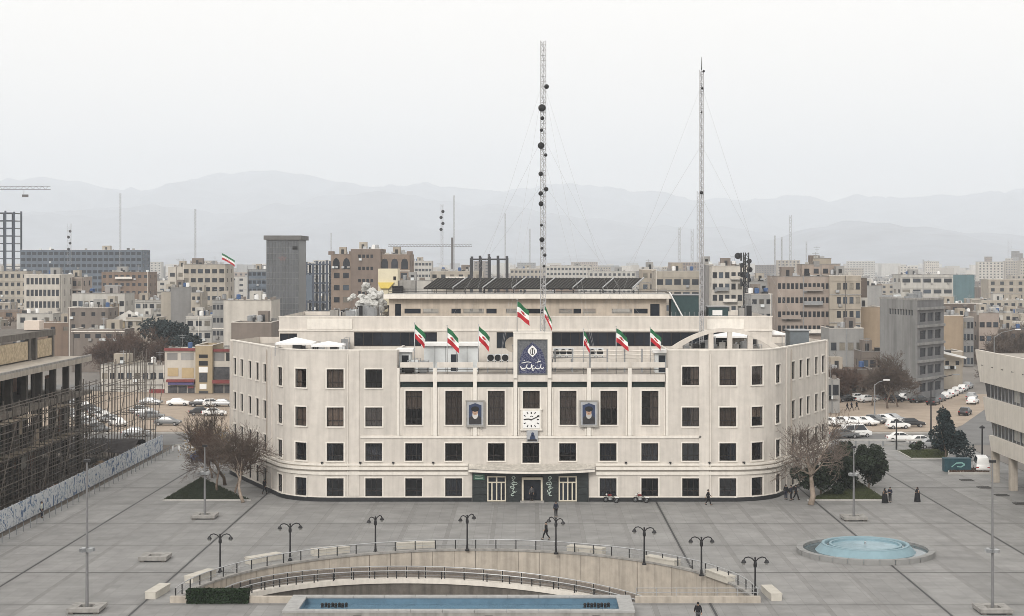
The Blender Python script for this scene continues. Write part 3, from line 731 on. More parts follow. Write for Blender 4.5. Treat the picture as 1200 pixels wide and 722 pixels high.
# ================================================================== things on the roof
# flags
FG = M('flag_green', (.02,.13,.055), .8, .12, 3); FW = M('flag_white', (.78,.78,.76), .8, .08, 3); FR = M('flag_red', (.42,.02,.03), .8, .15, 3)
def make_flag(name, label, loc, pole_h, fly, drop, hoist, seed, side=1, flip=False):
    rnd = random.Random(seed)
    t = thing(name, label, 'flag', loc, 'national flags on the civic building', local=True)
    g = MB(); g.tube([(0,0,0),(0,0,pole_h)], [.06,.035], 6); g.ball((0,0,pole_h+.05), .07); part('pole', g, GALV, t, True)
    nu, nv = 10, 4; ph = rnd.random()*6
    def P(u, v):
        x = side*(fly*u*(1-.15*math.sin(u*3+ph)*v)); z = pole_h-.1-hoist*v-drop*u**1.15-.05*math.sin(8*u+ph)
        y = .13*math.sin(7*u+3*v+ph)*(.3+u); return (x, y, z)
    for k, (nm, mt) in enumerate((('green_stripe',FG),('white_stripe',FW),('red_stripe',FR))):
        g = MB()
        for i in range(nu):
            for j in range(nv):
                a, b = i/nu, (i+1)/nu; c, d = (k+j/nv)/3, (k+(j+1)/nv)/3
                g.quad(P(a,c),P(b,c),P(b,d),P(a,d))
        s = part(nm, g, mt, t, True)
        if k == 1:
            for sy in (-1,1):
                g = MB()
                for du in (-.16,-.07,.0,.07,.16):
                    c0 = P(.5+du*.9,.5-.09*(1-abs(du)*4)); c1 = P(.5+du*.9,.5+.09*(1-abs(du)*2.5)); w_ = .045
                    g.quad((c0[0]-w_,c0[1]+sy*.03,c0[2]),(c0[0]+w_,c0[1]+sy*.03,c0[2]),(c1[0]+w_,c1[1]+sy*.03,c1[2]),(c1[0]-w_,c1[1]+sy*.03,c1[2]))
                part('emblem', g, FR, s)
    return t
dF = D0+.9
for k, (px, top, bot, lab) in enumerate((( 486,379,408,'leftmost flag on the building, green white red, left of the white cabin'),
        (524,382,413,'second flag from the left, green white red, in front of the white cabin'),
        (561,381,411,'third flag from the left, green white red, just left of the crest panel'),
        (684,386,413,'narrow folded flag just right of the crest panel'),
        (722,383,411,'second flag right of the crest panel, green white red'),
        (762,384,411,'rightmost flag, green white red, beside the arched pergola'))):
    z1 = gz(top,dF); ph = z1-14.3; tot = (bot-top)/F*dF
    make_flag('flag', lab, (gx(px,dF),.9,14.3), ph, 1.25 if k != 3 else .6, tot*.42, tot*.57, k)
make_flag('flag', 'tall flag on the left top corner of the blue crest frame', (gx(606,D0),.2,19.14), gz(352,D0)-19.14, 1.3, 1.1, 1.75, 11)
make_flag('flag', 'limp flag on the right top corner of the blue crest frame', (gx(638,D0),.2,19.14), gz(357,D0)-19.14, .8, 1.7, 1.3, 12)
g = MB(); c = Vector((gx(601,D0+2),2.0,14.3)); g.tube([c,(c.x,c.y,17)], .05, 6); p = thing('satellite_dish', 'round cream satellite dish left of the blue crest frame', 'satellite dish', c)
part('stand', g, METAL_G, p)
g = MB(); prof = [(0,-.28),(.35,-.24),(.65,-.12),(.9,.06)]
def disc(mb, c, prof, n=18):
    b = len(mb.v)
    for r, q in prof:
        for k in range(n): a = 2*math.pi*k/n; mb.v.append((c[0]+r*math.cos(a), c[1]-q, c[2]+r*math.sin(a)))
    for i in range(len(prof)-1):
        for k in range(n): k2 = (k+1) % n; mb.f.append((b+i*n+k, b+i*n+k2, b+(i+1)*n+k2, b+(i+1)*n+k))
    return mb
disc(g, (c.x,c.y-.2,17.6), prof); part('dish', g, BEIGE, p, True)
g = MB(); g.tube([(c.x,c.y-.1,17.0),(c.x,c.y-.95,17.5)], .03, 5); g.ball((c.x,c.y-.95,17.55), .09); part('feed_arm', g, METAL_G, p)
# white cabins and equipment on the terrace
CABW = M('cabin_panel', (.62,.65,.66), .5, .08, 2)
def cabin(x0, x1, y0, y1, z0, z1, label):
    t = thing('roof_cabin', label, 'cabin', ((x0+x1)/2,(y0+y1)/2,z0)); g = MB()
    xd = x0+(x1-x0)*.56
    def cp_(u,dep,z): return (u,y0+dep,z)
    wall_grid(g, [x0,x1,xd-.4,xd+.4], [z0,z1,z0+.05,z0+2.0], [(xd-.4,xd+.4,z0+.05,z0+2.0,.1)], cp_, .1)
    g.quad((x0,y0,z0),(x0,y1,z0),(x0,y1,z1),(x0,y0,z1)); g.quad((x1,y0,z0),(x1,y1,z0),(x1,y1,z1),(x1,y0,z1)); g.quad((x0,y1,z0),(x1,y1,z0),(x1,y1,z1),(x0,y1,z1))
    part('wall', g, CABW, t); g = MB(); g.box(x0-.3,x1+.3,y0-.5,y1+.2,z1,z1+.32); part('roof', g, WHITE, t)
    g = MB(); g.box(xd-.4,xd+.4,y0+.06,y0+.1,z0+.05,z0+2.0); part('door', g, GLASS_D, t)
    g = MB(); n = int((x1-x0)/1.2)
    for k in range(1,n): x = x0+(x1-x0)*k/n; g.box(x-.03,x+.03,y0-.03,y0,z0,z1)
    part('panel_seam', g, METAL_G, t)
cabin(gx(497,D0+5),gx(560,D0+5),5,8,14.3,17.3,'long white cabin on the terrace left of the crest panel')
cabin(gx(467,D0+3),gx(481,D0+3),3,6,14.3,16.7,'small white cabin at the left end of the terrace')
cabin(gx(768,D0+3),gx(782,D0+3),3,5.5,14.3,16.6,'small white cabin at the right end of the terrace')
def ac_unit(x, y, z, label, w_=1.1, h_=1.0, grp='cooling units on the roof'):
    t = thing('cooling_unit', label, 'cooling unit', (x,y,z), grp)
    g = MB(); g.box(x-w_/2,x+w_/2,y-.4,y+.4,z+.12,z+h_); part('case', g, CABW, t)
    g = MB(); disc(g, (x,y-.405,z+.12+(h_-.12)/2), [(0,.01),(.3,.012),(.38,.02)], 14); part('fan_grille', g, BLACK, t)
    g = MB(); g.box(x-w_/2+.05,x-w_/2+.15,y-.35,y+.35,z,z+.12); g.box(x+w_/2-.15,x+w_/2-.05,y-.35,y+.35,z,z+.12); part('foot', g, METAL_D, t)
    return t
for k, px in enumerate((575,583.5,592)): ac_unit(gx(px,D0+3.5),3.5,14.3+1.2,f'{ORD[k]} of three cooling units left of the crest panel',.75,.9)
for k, px in enumerate((652,660,668,694,703)): ac_unit(gx(px,D0+6),6,15.9,f'{ORD[k]} cooling unit right of the crest panel',.8,1.1)
def platform(x0,x1,y0,y1,z0,z1,label):
    t = thing('equipment_platform', label, 'platform', ((x0+x1)/2,(y0+y1)/2,z0)); g = MB(); g.box(x0,x1,y0,y1,z1-.12,z1); part('deck', g, CONC, t)
    x = x0+.15
    while x < x1:
        for y in (y0+.1,y1-.1): g = MB(); g.box(x-.06,x+.06,y-.06,y+.06,z0,z1-.12); part('leg', g, METAL_G, t)
        x += 2.2
platform(gx(570,D0+3.5),gx(600,D0+3.5),2.8,4.4,14.3,15.5,'low deck under the cooling units left of the crest')
platform(gx(646,D0+6),gx(712,D0+6),5.2,7.0,14.3,15.9,'low deck under the cooling units right of the crest')
g = MB()
for z in (15.9,16.3,16.75): g.tube([(gx(646,D0+4),4,z),(gx(768,D0+4),4,z)], .06, 6)
o = solo('roof_pipes', g, TRIM, 'row of pale pipes running along the terrace right of the crest', 'pipes', (5,4,14.3)); 
for x in range(3,15,2): part('pipe_stand', MB().box(x-.08,x+.08,3.85,4.15,14.3,17.0), METAL_G, o)
# white canopies on the left and right roofs
def canopy_tent(px0, px1, yt, yb, Y, label, z0=16.2, peak=.5):
    d = D0+Y; x0, x1 = gx(px0,d), gx(px1,d); zt, ze = gz(yt,d), gz(yb,d); yw = (x1-x0)*.42; xm, ym = (x0+x1)/2, Y+yw
    t = thing('white_canopy', label, 'canopy', (xm,ym,z0), 'white canopies on the wing roofs')
    g = MB(); c = [(x0,Y,ze),(x1,Y,ze),(x1,Y+2*yw,ze),(x0,Y+2*yw,ze)]; ap = (xm,ym,zt)
    for i in range(4):
        a, b = c[i], c[(i+1)%4]; m_ = tuple((a[k]+b[k])/2*.5+ap[k]*.5-(0,0,.08)[k] for k in range(3)); g.poly([a,b,m_]); g.poly([b,ap,m_]); g.poly([a,m_,ap])
        g.quad(a,b,(b[0],b[1],b[2]-.2),(a[0],a[1],a[2]-.2))
    part('fabric_roof', g, WHITE_T, t)
    for q in c: g = MB(); g.tube([(q[0]*.98+xm*.02,q[1]*.98+ym*.02,z0),(q[0]*.98+xm*.02,q[1]*.98+ym*.02,ze)], .05, 6); part('post', g, GALV, t)
canopy_tent(322,366,396,402,3.2,'larger white tent canopy on the left wing roof near its edge')
canopy_tent(364,402,400.5,404.5,2.6,'lower white canopy on the left wing roof beside the larger tent')
canopy_tent(838,880,389,394,9,'white canopy seen through the arched pergola', z0=16.2)
canopy_tent(889,921,386,391,13,'white pointed canopy on the right wing roof behind the arch')
def clutter(x0,x1,y0,y1,z,label,seed,n=5):
    rnd = random.Random(seed); t = thing('roof_equipment', label, 'equipment', ((x0+x1)/2,(y0+y1)/2,z), 'piles of roof equipment')
    for k in range(n):
        x, y = rnd.uniform(x0,x1), rnd.uniform(y0,y1); s = rnd.uniform(.4,.9); h = rnd.uniform(.5,1.5); g = MB()
        g.obox((x,y,z+.15),s*1.3,s,h,rnd.uniform(-.3,.3)); g.obox((x,y,z),s*.9,s*.6,.15,0)
        b = part('unit', g, rnd.choice([METAL_G,CABW,CONC,METAL_D]), t)
        g = MB(); g.tube([(x,y,z+h),(x,y,z+h+.3),(x+.6,y,z+h+.35),(x+.6,y,z)], .06, 6); part('duct', g, GALV, t)
clutter(gx(330,D0+5),gx(400,D0+5),9,11.5,16.2,'grey equipment behind the white tents on the left wing',1,9)
clutter(gx(800,D0+8),gx(895,D0+8),7,11,16.2,'dark equipment under the arched pergola',2,18)
clutter(gx(470,D0+2),gx(500,D0+2),2,3,14.3,'small units by the left terrace cabin',3,5)
clutter(gx(800,dP),gx(890,dP),22,28,19.9,'equipment on the upper roof right of the penthouse',4,12)
clutter(gx(385,dP),gx(450,dP),18,24,19.9,'grey ducts on the upper roof left of the penthouse',5,14)
# dark box and green cabin at the right of the penthouse, inclined stair
TEAL = M('teal_sheet', (.03,.058,.062), .5, .15, 2)
def hut(x0,x1,y0,y1,z0,z1,mat,name,label,win=True):
    t = thing(name, label, 'cabin', ((x0+x1)/2,(y0+y1)/2,z0)); g = MB(); g.box(x0,x1,y0,y1,z0,z1); part('wall', g, mat, t)
    g = MB(); g.box(x0-.15,x1+.15,y0-.15,y1+.15,z1,z1+.12); part('roof', g, METAL_G, t)
    if win: g = MB(); g.box(x0+(x1-x0)*.2,x0+(x1-x0)*.7,y0-.04,y0,z0+(z1-z0)*.3,z0+(z1-z0)*.75); part('window', g, WHITE, t)
    g = MB(); n = 6
    for k in range(n+1): x = x0+(x1-x0)*k/n; g.box(x-.03,x+.03,y0-.03,y0-.0,z0,z1*.3+z0*.7)
    part('rib', g, METAL_G, t); return t
hut(gx(786,dP),gx(818,dP),19.5,23,19.9,gz(346,dP),TEAL,'roof_cabin','dark teal cabin at the right end of the penthouse',False)
hut(gx(830,dP),gx(853,dP),20,23,19.9,gz(360,dP),TEAL,'roof_cabin','small teal cabin with a white window on the upper roof')
hut(gx(926,D0+18),gx(948,D0+18),18,22,16.2,gz(388,D0+18),M('grey_blue_sheet',(.13,.15,.165),.6,.15,2),'roof_cabin','grey blue box on the far right wing roof',False)
st = thing('roof_stair', 'pale steel stair leaning on the right end of the penthouse', 'stairs', (gx(790,dP),19.2,19.9))
for dy in (0,.8):
    g = MB(); g.bar((gx(783,dP),19.0-dy,gz(342,dP)),(gx(800,dP),19.0-dy,19.9),.12); part('stringer', g, WHITE, st)
for k in range(9):
    t_ = (k+.5)/9; x = gx(783,dP)+(gx(800,dP)-gx(783,dP))*t_; z = gz(342,dP)+(19.9-gz(342,dP))*t_; g = MB(); g.box(x-.12,x+.12,18.2,19.0,z-.02,z+.02); part('tread', g, METAL_G, st)
# solar collectors
PV = M('solar_glass', (.02,.019,.018), .5, .4, 2, spec=.15)
sa = thing('solar_collector_array', 'long row of tilted dark solar collectors on the penthouse roof', 'solar panels', (0,28,22.95))
dS = D0+27; x0, x1 = gx(503,dS), gx(749,dS); n = 7
for k in range(n):
    a, b = x0+(x1-x0)*k/n+.12, x0+(x1-x0)*(k+1)/n-.12; sh = 1.7
    P = [(a-sh*.5,27,23.5),(b-sh*.5,27,23.5),(b+sh*.5,30.5,24.8),(a+sh*.5,30.5,24.8)]
    g = MB(); g.hexa(P+[(p[0],p[1]-.05,p[2]+.1) for p in P]); pn = part('solar_panel', g, PV, sa)
    g = MB()
    for q in range(9):
        t_ = q/8; A = Vector(P[0]).lerp(Vector(P[1]),t_); Bv = Vector(P[3]).lerp(Vector(P[2]),t_); up = Vector((0,-.06,.13)); g.bar(A+up,Bv+up,.06)
    part('tube', g, M('collector_tube',(.055,.05,.045),.5,.2,3) if k == 0 else bpy.data.materials['collector_tube'], pn)
    g = MB(); up = Vector((0,-.07,.15)); g.bar(Vector(P[1])+up+Vector((.12,0,0)),Vector(P[2])+up+Vector((.12,0,0)),.16); part('frame', g, GALV, sa)
    g = MB()
    for xx in (a+.6,b-.6): g.bar((xx,30.4,22.95),(xx,30.4,24.7),.08); g.bar((xx,27.1,22.95),(xx,27.1,23.4),.08)
    part('support', g, METAL_D, sa)
# foil wrapped ducts and cream tank left of the penthouse
FOIL = M('foil_lagging', (.55,.55,.53), .45, .35, 5, metal=.2, bump=.8)
dT = D0+24
t = thing('lagged_duct', 'lumpy foil wrapped ducts piled left of the penthouse', 'ducts', (gx(435,dT),24,19.9))
rnd = random.Random(4)
for k in range(44):
    px = rnd.gauss(434,10); c = Vector((gx(px,dT), 24+rnd.uniform(-1.2,1.2), rnd.uniform(21.0,max(21.4,24.2-abs(px-428)*.085))))
    b = bpy.data.meshes.new('lump'); bm = bmesh.new(); bmesh.ops.create_icosphere(bm, subdivisions=2, radius=1)
    for v in bm.verts:
        v.co *= 1+.75*noise.noise(v.co*2.3+Vector((k*3.1,0,0))); v.co.x *= 1.2; v.co *= .30+.035*(k%9); v.co += c-ORG[t.name]
    bm.to_mesh(b); bm.free(); b.materials.append(FOIL); o = bpy.data.objects.new('duct_section', b); COL.objects.link(o); o.parent = t
g = MB()
for px in (420,432,444,456): g.box(gx(px,dT)-.1,gx(px,dT)+.1,23.4,24.6,19.9,21.5)
g.box(gx(417,dT),gx(462,dT),23.4,24.6,21.2,21.4); part('stand', g, CONC_D, t)
YEL = M('yellow_sheet', (.62,.48,.12), .6, .1, 2); CREAM = M('cream_render', (.62,.57,.43), .8, .1, 1)
dT = D0+30
t = thing('stair_tower', 'cream stair tower with yellow skirt left of the penthouse', 'stair tower', (gx(458,dT),30,19.9))
g = MB(); g.box(gx(443,dT),gx(466,dT),30,34,20.5,gz(315,dT)); part('wall', g, CREAM, t)
g = MB(); g.hexa([(gx(446,dT),29.6,gz(338,dT)),(gx(456,dT),29.6,gz(338,dT)),(gx(456,dT),30,gz(338,dT)),(gx(446,dT),30,gz(338,dT)),(gx(443,dT),29.7,gz(331,dT)),(gx(462,dT),29.7,gz(331,dT)),(gx(462,dT),30,gz(331,dT)),(gx(443,dT),30,gz(331,dT))]); part('skirt', g, YEL, t)
g = MB(); g.box(gx(461,dT),gx(464,dT),29.93,30,gz(328,dT),gz(324,dT)); part('window', g, BLACK, t)
g = MB(); g.box(gx(466,dT),gx(486,dT),30.5,34,20.5,gz(329,dT)); part('annex', g, CONC, t)
g = MB(); g.box(gx(460,dT),gx(472,dT),29.5,30.4,gz(345,dT),gz(335,dT)); part('dark_opening', g, BLACK, t)
# lattice masts ------------------------------------------------------
MASTM = M('mast_steel', (.40,.40,.41), .5, .2, 2, metal=.4); MASTR = M('mast_band_dark', (.20,.20,.21), .6, .2, 2)
WIRE = M('guy_wire', (.42,.42,.43), .6, .1, 2)
def lattice(name, label, x, y, z0, z1, wd, cat='radio mast', step=1.0, dishes=(), guys=(), spike=0, r=.035, mat=MASTM, group=None):
    t = thing(name, label, cat, (x,y,z0), group); tri = [(x+wd*.577*math.cos(a), y+wd*.577*math.sin(a)) for a in (R_(90),R_(210),R_(330))]
    for a in tri: g = MB(); g.tube([(a[0],a[1],z0),(a[0],a[1],z1)], r, 5); part('leg', g, mat, t)
    g = MB(); z = z0; k = 0
    while z < z1-step*.5:
        for i in range(3):
            a, b = tri[i], tri[(i+1)%3]; g.tube([(a[0],a[1],z),(b[0],b[1],z)], r*.6, 3, False)
            if k % 2: a, b = b, a
            g.tube([(a[0],a[1],z),(b[0],b[1],min(z+step,z1))], r*.6, 3, False)
        z += step; k += 1
    part('bracing', g, mat, t)
    if spike: g = MB(); g.tube([(x,y,z1),(x,y,z1+spike)], [r*1.2,r*.5], 5); part('lightning_rod', g, METAL_D, t)
    for (dz, dx, rr) in dishes:
        c = (x+dx, y-.35, dz); g = MB(); disc(g, c, [(0,-.16),(rr*.6,-.1),(rr,0),(rr,.18),(rr*.9,.2),(0,.24)], 14); dd = part('dish_antenna', g, BLACK if rr > .2 else METAL_D, t, True)
        g = MB(); g.bar((x,y,dz),(c[0],c[1]+.15,dz),.07); part('bracket', g, METAL_G, dd)
    for (za, gxx, gyy, gzz) in guys:
        g = MB(); g.tube([(x,y,za),(gxx,gyy,gzz)], .011, 3, False); part('guy_wire', g, WIRE, t)
    return t
ym = 9.5; dM = D0+ym; xm = gx(636.5,dM)
dl = [(102,4,.28),(127,-1.5,.44),(139,-1,.24),(153,-2,.2),(171,-2.5,.40),(182,3,.2),(204,-3,.27),(222,3.5,.27),(227,-3,.27),(239,-2.5,.3),(264,-2,.18),(281,-1.5,.3),(291,-1.5,.18),(299,2,.2),(312,1,.16)]
dishes = [(gz(yy,dM), dx*.1, rr) for yy,dx,rr in dl]
guys = []
for yy, spread in ((95,9),(160,11),(215,12)):
    for s in (-1,1):
        guys.append((gz(yy,dM), xm+s*spread, ym+8, 20.5)); 
for yy in (95,180): guys.append((gz(yy,dM), xm-5, 1.0, 15.7)); guys.append((gz(yy,dM), xm+6, 1.0, 15.7))
lattice('radio_mast', 'tall lattice mast hung with round dishes, left of the two roof masts', xm, ym, 14.3, gz(48,dM), .62, dishes=dishes, guys=guys, step=.62, r=.045)
xm = gx(822,dM); guys = []
for yy, spread in ((100,10),(170,12),(230,8)):
    for s in (-1,1): guys.append((gz(yy,dM), xm+s*spread, ym+8, 20.4))
lattice('radio_mast', 'tall thin lattice mast on the right part of the roof, few dishes', xm, ym, 16.2, gz(82,dM), .45, dishes=[(gz(226,dM),-.05,.2),(gz(84,dM),.22,.14),(gz(104,dM),.05,.14),(gz(132,dM),-.05,.1)], guys=guys, step=.5, spike=1.5, r=.045)

# ================================================================== sunken semicircle, ramp, pool
PIT = thing('sunken_court', 'sunken semicircular court with curved beige wall and ramp in the plaza', 'sunken court', (CX,CY,-4.2))
def parc(r, a, z): return (CX+r*math.cos(R_(a)), CY+r*math.sin(R_(a)), z)
def annulus(mb, r0, r1, a0, a1, z0f, z1f, n=60):       # solid ring piece
    for k in range(n):
        a, b = a0+(a1-a0)*k/n, a0+(a1-a0)*(k+1)/n
        P = [parc(r0,a,z0f(a)),parc(r1,a,z0f(a)),parc(r1,b,z0f(b)),parc(r0,b,z0f(b)),parc(r0,a,z1f(a)),parc(r1,a,z1f(a)),parc(r1,b,z1f(b)),parc(r0,b,z1f(b))]
        m_ = len(mb.v); mb.v += P; mb.f += [tuple(m_+i for i in q) for q in ((3,2,1,0),(4,5,6,7),(1,2,6,5),(3,0,4,7))]
        if k == 0: mb.f.append((m_,m_+1,m_+5,m_+4))
        if k == n-1: mb.f.append((m_+2,m_+3,m_+7,m_+6))
    return mb
K = lambda z: (lambda a: z)
n = 36
me_ = None
for k in range(n):
    a0, a1 = 180*k/n+.06, 180*(k+1)/n-.06
    part('wall_slab', annulus(MB(), RP-.02, RP+.3, a0, a1, K(-4.2), K(-.03), 2), BEIGE, PIT)
part('wall_backing', annulus(MB(), RP+.05, RP+.32, 0, 180, K(-4.2), K(-.06), 60), CONC_D, PIT)
part('coping', annulus(MB(), RP-.12, RP+.42, 0, 180, K(-.03), K(.14), 72), CONC, PIT)
part('pit_floor', (lambda g: (g.poly([parc(RP,a,-4.2) for a in range(0,181,4)]), g)[1])(MB()), CONC_D, PIT)
g = MB(); g.box(CX-RP-.2,CX+RP+.2,CY-.3,CY,-4.2,-.03); part('front_wall', g, CONC, PIT)
zr = lambda a: -.25-3.9*(180-a)/180
RI, RO = 19.7, RP-.05
part('ramp', annulus(MB(), RI, RO, 4, 178, lambda a: zr(a)-.35, zr, 80), M('ramp_stone',(.215,.20,.18),.9,.2,1.2), PIT)
part('ramp_edge', annulus(MB(), RI-.75, RI-.02, 3, 178, lambda a: zr(a)-.30, lambda a: zr(a)+.12, 80), TRIM, PIT)
part('ramp_wall', annulus(MB(), RI-.6, RI-.2, 3, 178, K(-4.2), lambda a: zr(a)-.31, 80), CONC_D, PIT)
TREAD = M('pale_tread', (.50,.47,.42), .9, .1, 2)
for k in range(34):
    a = 14+1.6*k; part('ramp_strip', annulus(MB(), RI+.1, RO-.5, a, a+.5, lambda q: zr(q)+.003, lambda q: zr(q)+.02, 1), TREAD, PIT)
def rail(parent, r, a0, a1, zf, hgt, npost, panel=None, nm='railing'):
    g = MB(); pts = [parc(r, a0+(a1-a0)*k/72, zf(a0+(a1-a0)*k/72)+hgt) for k in range(73)]; g.tube(pts, .05, 5)
    g.tube([(p[0],p[1],p[2]-hgt*.55) for p in pts], .025, 4); rl = part(nm, g, GALV, parent)
    for k in range(npost+1):
        a = a0+(a1-a0)*k/npost; p = parc(r,a,zf(a)); g = MB(); g.tube([p,(p[0],p[1],p[2]+hgt)], .055, 5); part('rail_post', g, METAL_D, rl)
        if panel and k < npost:
            b = a0+(a1-a0)*(k+1)/npost; g = MB()
            for q in range(4):
                s0, s1 = a+(b-a)*(.06+.22*q), a+(b-a)*(.06+.22*(q+1)); g.quad(parc(r,s0,zf(s0)+.12),parc(r,s1,zf(s1)+.12),parc(r,s1,zf(s1)+hgt*.9),parc(r,s0,zf(s0)+hgt*.9))
            part('rail_panel', g, panel, rl)
PANEL = M('perforated_panel', (.19,.165,.145), .7, .3, 6)
rail(PIT, RP+.15, 1, 179, K(.14), .85, 38)
rail(PIT, RI-.3, 20, 176, lambda a: zr(a)+.12, 1.05, 30, PANEL)
rail(PIT, RI-.68, 24, 174, lambda a: zr(a)+.12, .7, 24, None, 'hand_rail')
# front kerbs left and right of the pool
for x0, x1 in ((8.4,18.3),(-22.1,-18.6),(-28.4,-27.05)):
    g = MB(); g.box(x0,x1,CY-.55,CY-.1,0,.5); part('front_kerb', g, BEIGE, PIT)
g = MB()
for z in (.78,1.12): g.tube([(8.5,CY-.2,z),(18.2,CY-.2,z)], .03, 5)
x = 8.5
while x < 18.3: g.tube([(x,CY-.2,.5),(x,CY-.2,1.12)], .035, 5); x += 1.6
part('front_railing', g, GALV, PIT)
# hedge
def leaf_cloud(mb, n, sampler, size, rnd, aspect=1.6):
    for _ in range(n):
        p, s = sampler(), size*rnd.uniform(.6,1.4)
        a = Vector((rnd.gauss(0,1),rnd.gauss(0,1),rnd.gauss(0,1))).normalized(); b = a.orthogonal().normalized(); b.rotate(Matrix.Rotation(rnd.random()*6.28,3,a)); c = a.cross(b)
        p = Vector(p); mb.poly([p-b*s*aspect*.5, p+c*s*.5, p+b*s*aspect*.5, p-c*s*.5])
    return mb
rnd = random.Random(9)
hd = thing('hedge', 'clipped dark green box hedge at the left end of the sunken court', 'hedge', (-24.6,CY-.4,0))
g = MB(); g.box(-26.9,-22.3,CY-.75,CY-.15,0,.92); part('hedge_core', g, HEDGE, hd)
part('foliage', leaf_cloud(MB(), 7000, lambda: (rnd.uniform(-27.05,-22.15), CY-.45+rnd.choice((-1,1,rnd.uniform(-1,1)))*.38+rnd.gauss(0,.03), rnd.choice((rnd.uniform(0,1.02),1.0+rnd.gauss(0,.04)))), .11, rnd), HEDGE, hd)
# long pool
px0, px1, py0, py1, pz = -18.4, 7.9, -62.1, -56.2, 1.0
PL = thing('pool', 'long raised rectangular pool with grey stone rim and blue basin at the bottom edge', 'pool', ((px0+px1)/2,(py0+py1)/2,0))
RIM = M('pool_rim_stone', (.34,.34,.335), .7, .12, 1.2, streak=.2)
n = 11
for k in range(n):
    a, b = px0+(px1-px0)*k/n, px0+(px1-px0)*(k+1)/n
    for y0, y1 in ((py0,py0+.75),(py1-.7,py1)):
        g = MB(); g.box(a+.012,b-.012,y0,y1,pz-.14,pz); part('rim_slab', g, RIM, PL)
for x0, x1 in ((px0,px0+1.15),(px1-1.15,px1)):
    for k in range(2): ya, yb = py0+.76+(py1-py0-1.47)*k/2, py0+.76+(py1-py0-1.47)*(k+1)/2; g = MB(); g.box(x0+.01,x1-.01,ya+.01,yb-.01,pz-.14,pz-.002); part('rim_slab', g, RIM, PL)
g = MB(); g.box(px0+.06,px1-.06,py0+.06,py0+.62,-.02,pz-.14); g.box(px0+.06,px1-.06,py1-.62,py1-.06,-.02,pz-.14); g.box(px0+.06,px0+1.05,py0+.6,py1-.6,-.02,pz-.14); g.box(px1-1.05,px1-.06,py0+.6,py1-.6,-.02,pz-.14)
part('pool_wall', g, CONC, PL)
g = MB(); ix0, ix1, iy0, iy1 = px0+1.06, px1-1.06, py0+.64, py1-.64
g.quad((ix0,iy0,.1),(ix1,iy0,.1),(ix1,iy1,.1),(ix0,iy1,.1))
for a, b in (((ix0,iy0),(ix1,iy0)),((ix1,iy0),(ix1,iy1)),((ix1,iy1),(ix0,iy1)),((ix0,iy1),(ix0,iy0))): g.quad((a[0],a[1],.1),(b[0],b[1],.1),(b[0],b[1],pz-.145),(a[0],a[1],pz-.145))
part('basin', g, BLUE_P, PL)
g = MB(); g.quad((ix0,iy0,.42),(ix1,iy0,.42),(ix1,iy1,.42),(ix0,iy1,.42)); part('water', g, WATER, PL)
for cx in (ix0+2.4, ix1-1.6):
    for k in range(8):
        x, y = cx-.95+.26*k, -58.1+.16*(k % 2); g = MB(); g.tube([(x,y,.3),(x,y,.62)], [.13,.1], 8); g.ball((x,y,.64), .13, n=8, m=4); part('nozzle', g, BLACK, PL)
for x in (-12.8,-3,5): g = MB(); g.box(x-.3,x+.3,py0-.05,py0+.07,.45,.65); part('overflow_grille', g, METAL_D, PL)
# round fountain
fc = G(1014,648); fc.z = 0
FT = thing('round_fountain', 'round stepped fountain with pale blue basin and grey stone ring', 'fountain', fc, local=True)
def ring(r0, r1, z0, z1, a0=0, a1=2*math.pi, n=48): return MB().lathe([(r0,z0),(r1,z0),(r1,z1),(r0,z1),(r0,z0)], n, a0=a0, a1=a1)
ns = 28
me = ring(5.72,6.3,.0,.46, .004, 2*math.pi/ns-.004, 3).mesh('rim_stone', M('fountain_rim_stone',(.25,.25,.245),.75,.12,1.2))
for k in range(ns): inst('rim_stone', me, FT, (0,0,0), 2*math.pi*k/ns)
g = MB(); g.lathe([(0,.02),(5.74,.02),(5.74,.3)], 48); part('channel', g, FBLUE, FT)
g = MB(); g.lathe([(4.3,.22),(5.72,.22)], 48); part('channel_water', g, WATER_D, FT)
g = MB(); g.lathe([(4.66,.02),(4.6,.2),(4.02,.82),(4.0,.9),(3.74,.9),(3.7,.84)], 64); part('basin_wall', g, FBLUE, FT)
g = MB(); g.lathe([(3.7,.84),(3.66,.62),(3.36,.62),(3.32,.86),(3.1,.86),(3.06,.6),(0,.6)], 64); part('basin_steps', g, FBLUE, FT)
g = MB(); g.lathe([(3.34,.7),(3.68,.7)], 48); part('ring_water', g, WATER_D, FT); g = MB(); g.lathe([(0,.72),(3.08,.72)], 48); part('water', g, M('fountain_water',(.165,.275,.325),.25,.25,.8,bump=.1,spec=.3), FT)
g = MB(); g.tube([(0,0,.84),(0,0,1.05)], .1, 8); part('nozzle', g, GALV, FT)
# stone benches around the court
def make_bench(label):
    t = thing('stone_bench', label, 'bench', (0,0,0), 'pale stone benches around the sunken court', local=True)
    for k in range(3):
        g = MB(); x0, x1 = -1.8+1.2*k+.01, -1.8+1.2*(k+1)-.01; g.box(x0,x1,-.42,.42,.0,.5); part('seat_block', g, BENCH, t)
        g = MB(); g.box(x0-.0,x1+.0,-.47,.47,.5,.6); part('seat_slab', g, BENCH, t)
    return t
BENCH = M('pale_bench_stone', (.47,.445,.395), .8, .1, 1.5, rnd=.05)
b0 = None
bl = [(185,697,'stone bench farthest to the left, lying across the paving left of the court'),(235,679,'stone bench behind the lamp at the left end of the court'),(309,658,'stone bench near the second lamp from the left'),
      (387,649,'stone bench behind the curved railing near the third lamp'),(487,642,'stone bench behind the top of the curved railing, left of centre'),(687,648,'stone bench behind the railing right of the walking man'),(776,661,'stone bench beside the sixth lamp from the left'),
      (844,679,'stone bench beside the seventh lamp from the left'),(904,699,'stone bench beside the rightmost double lamp')]
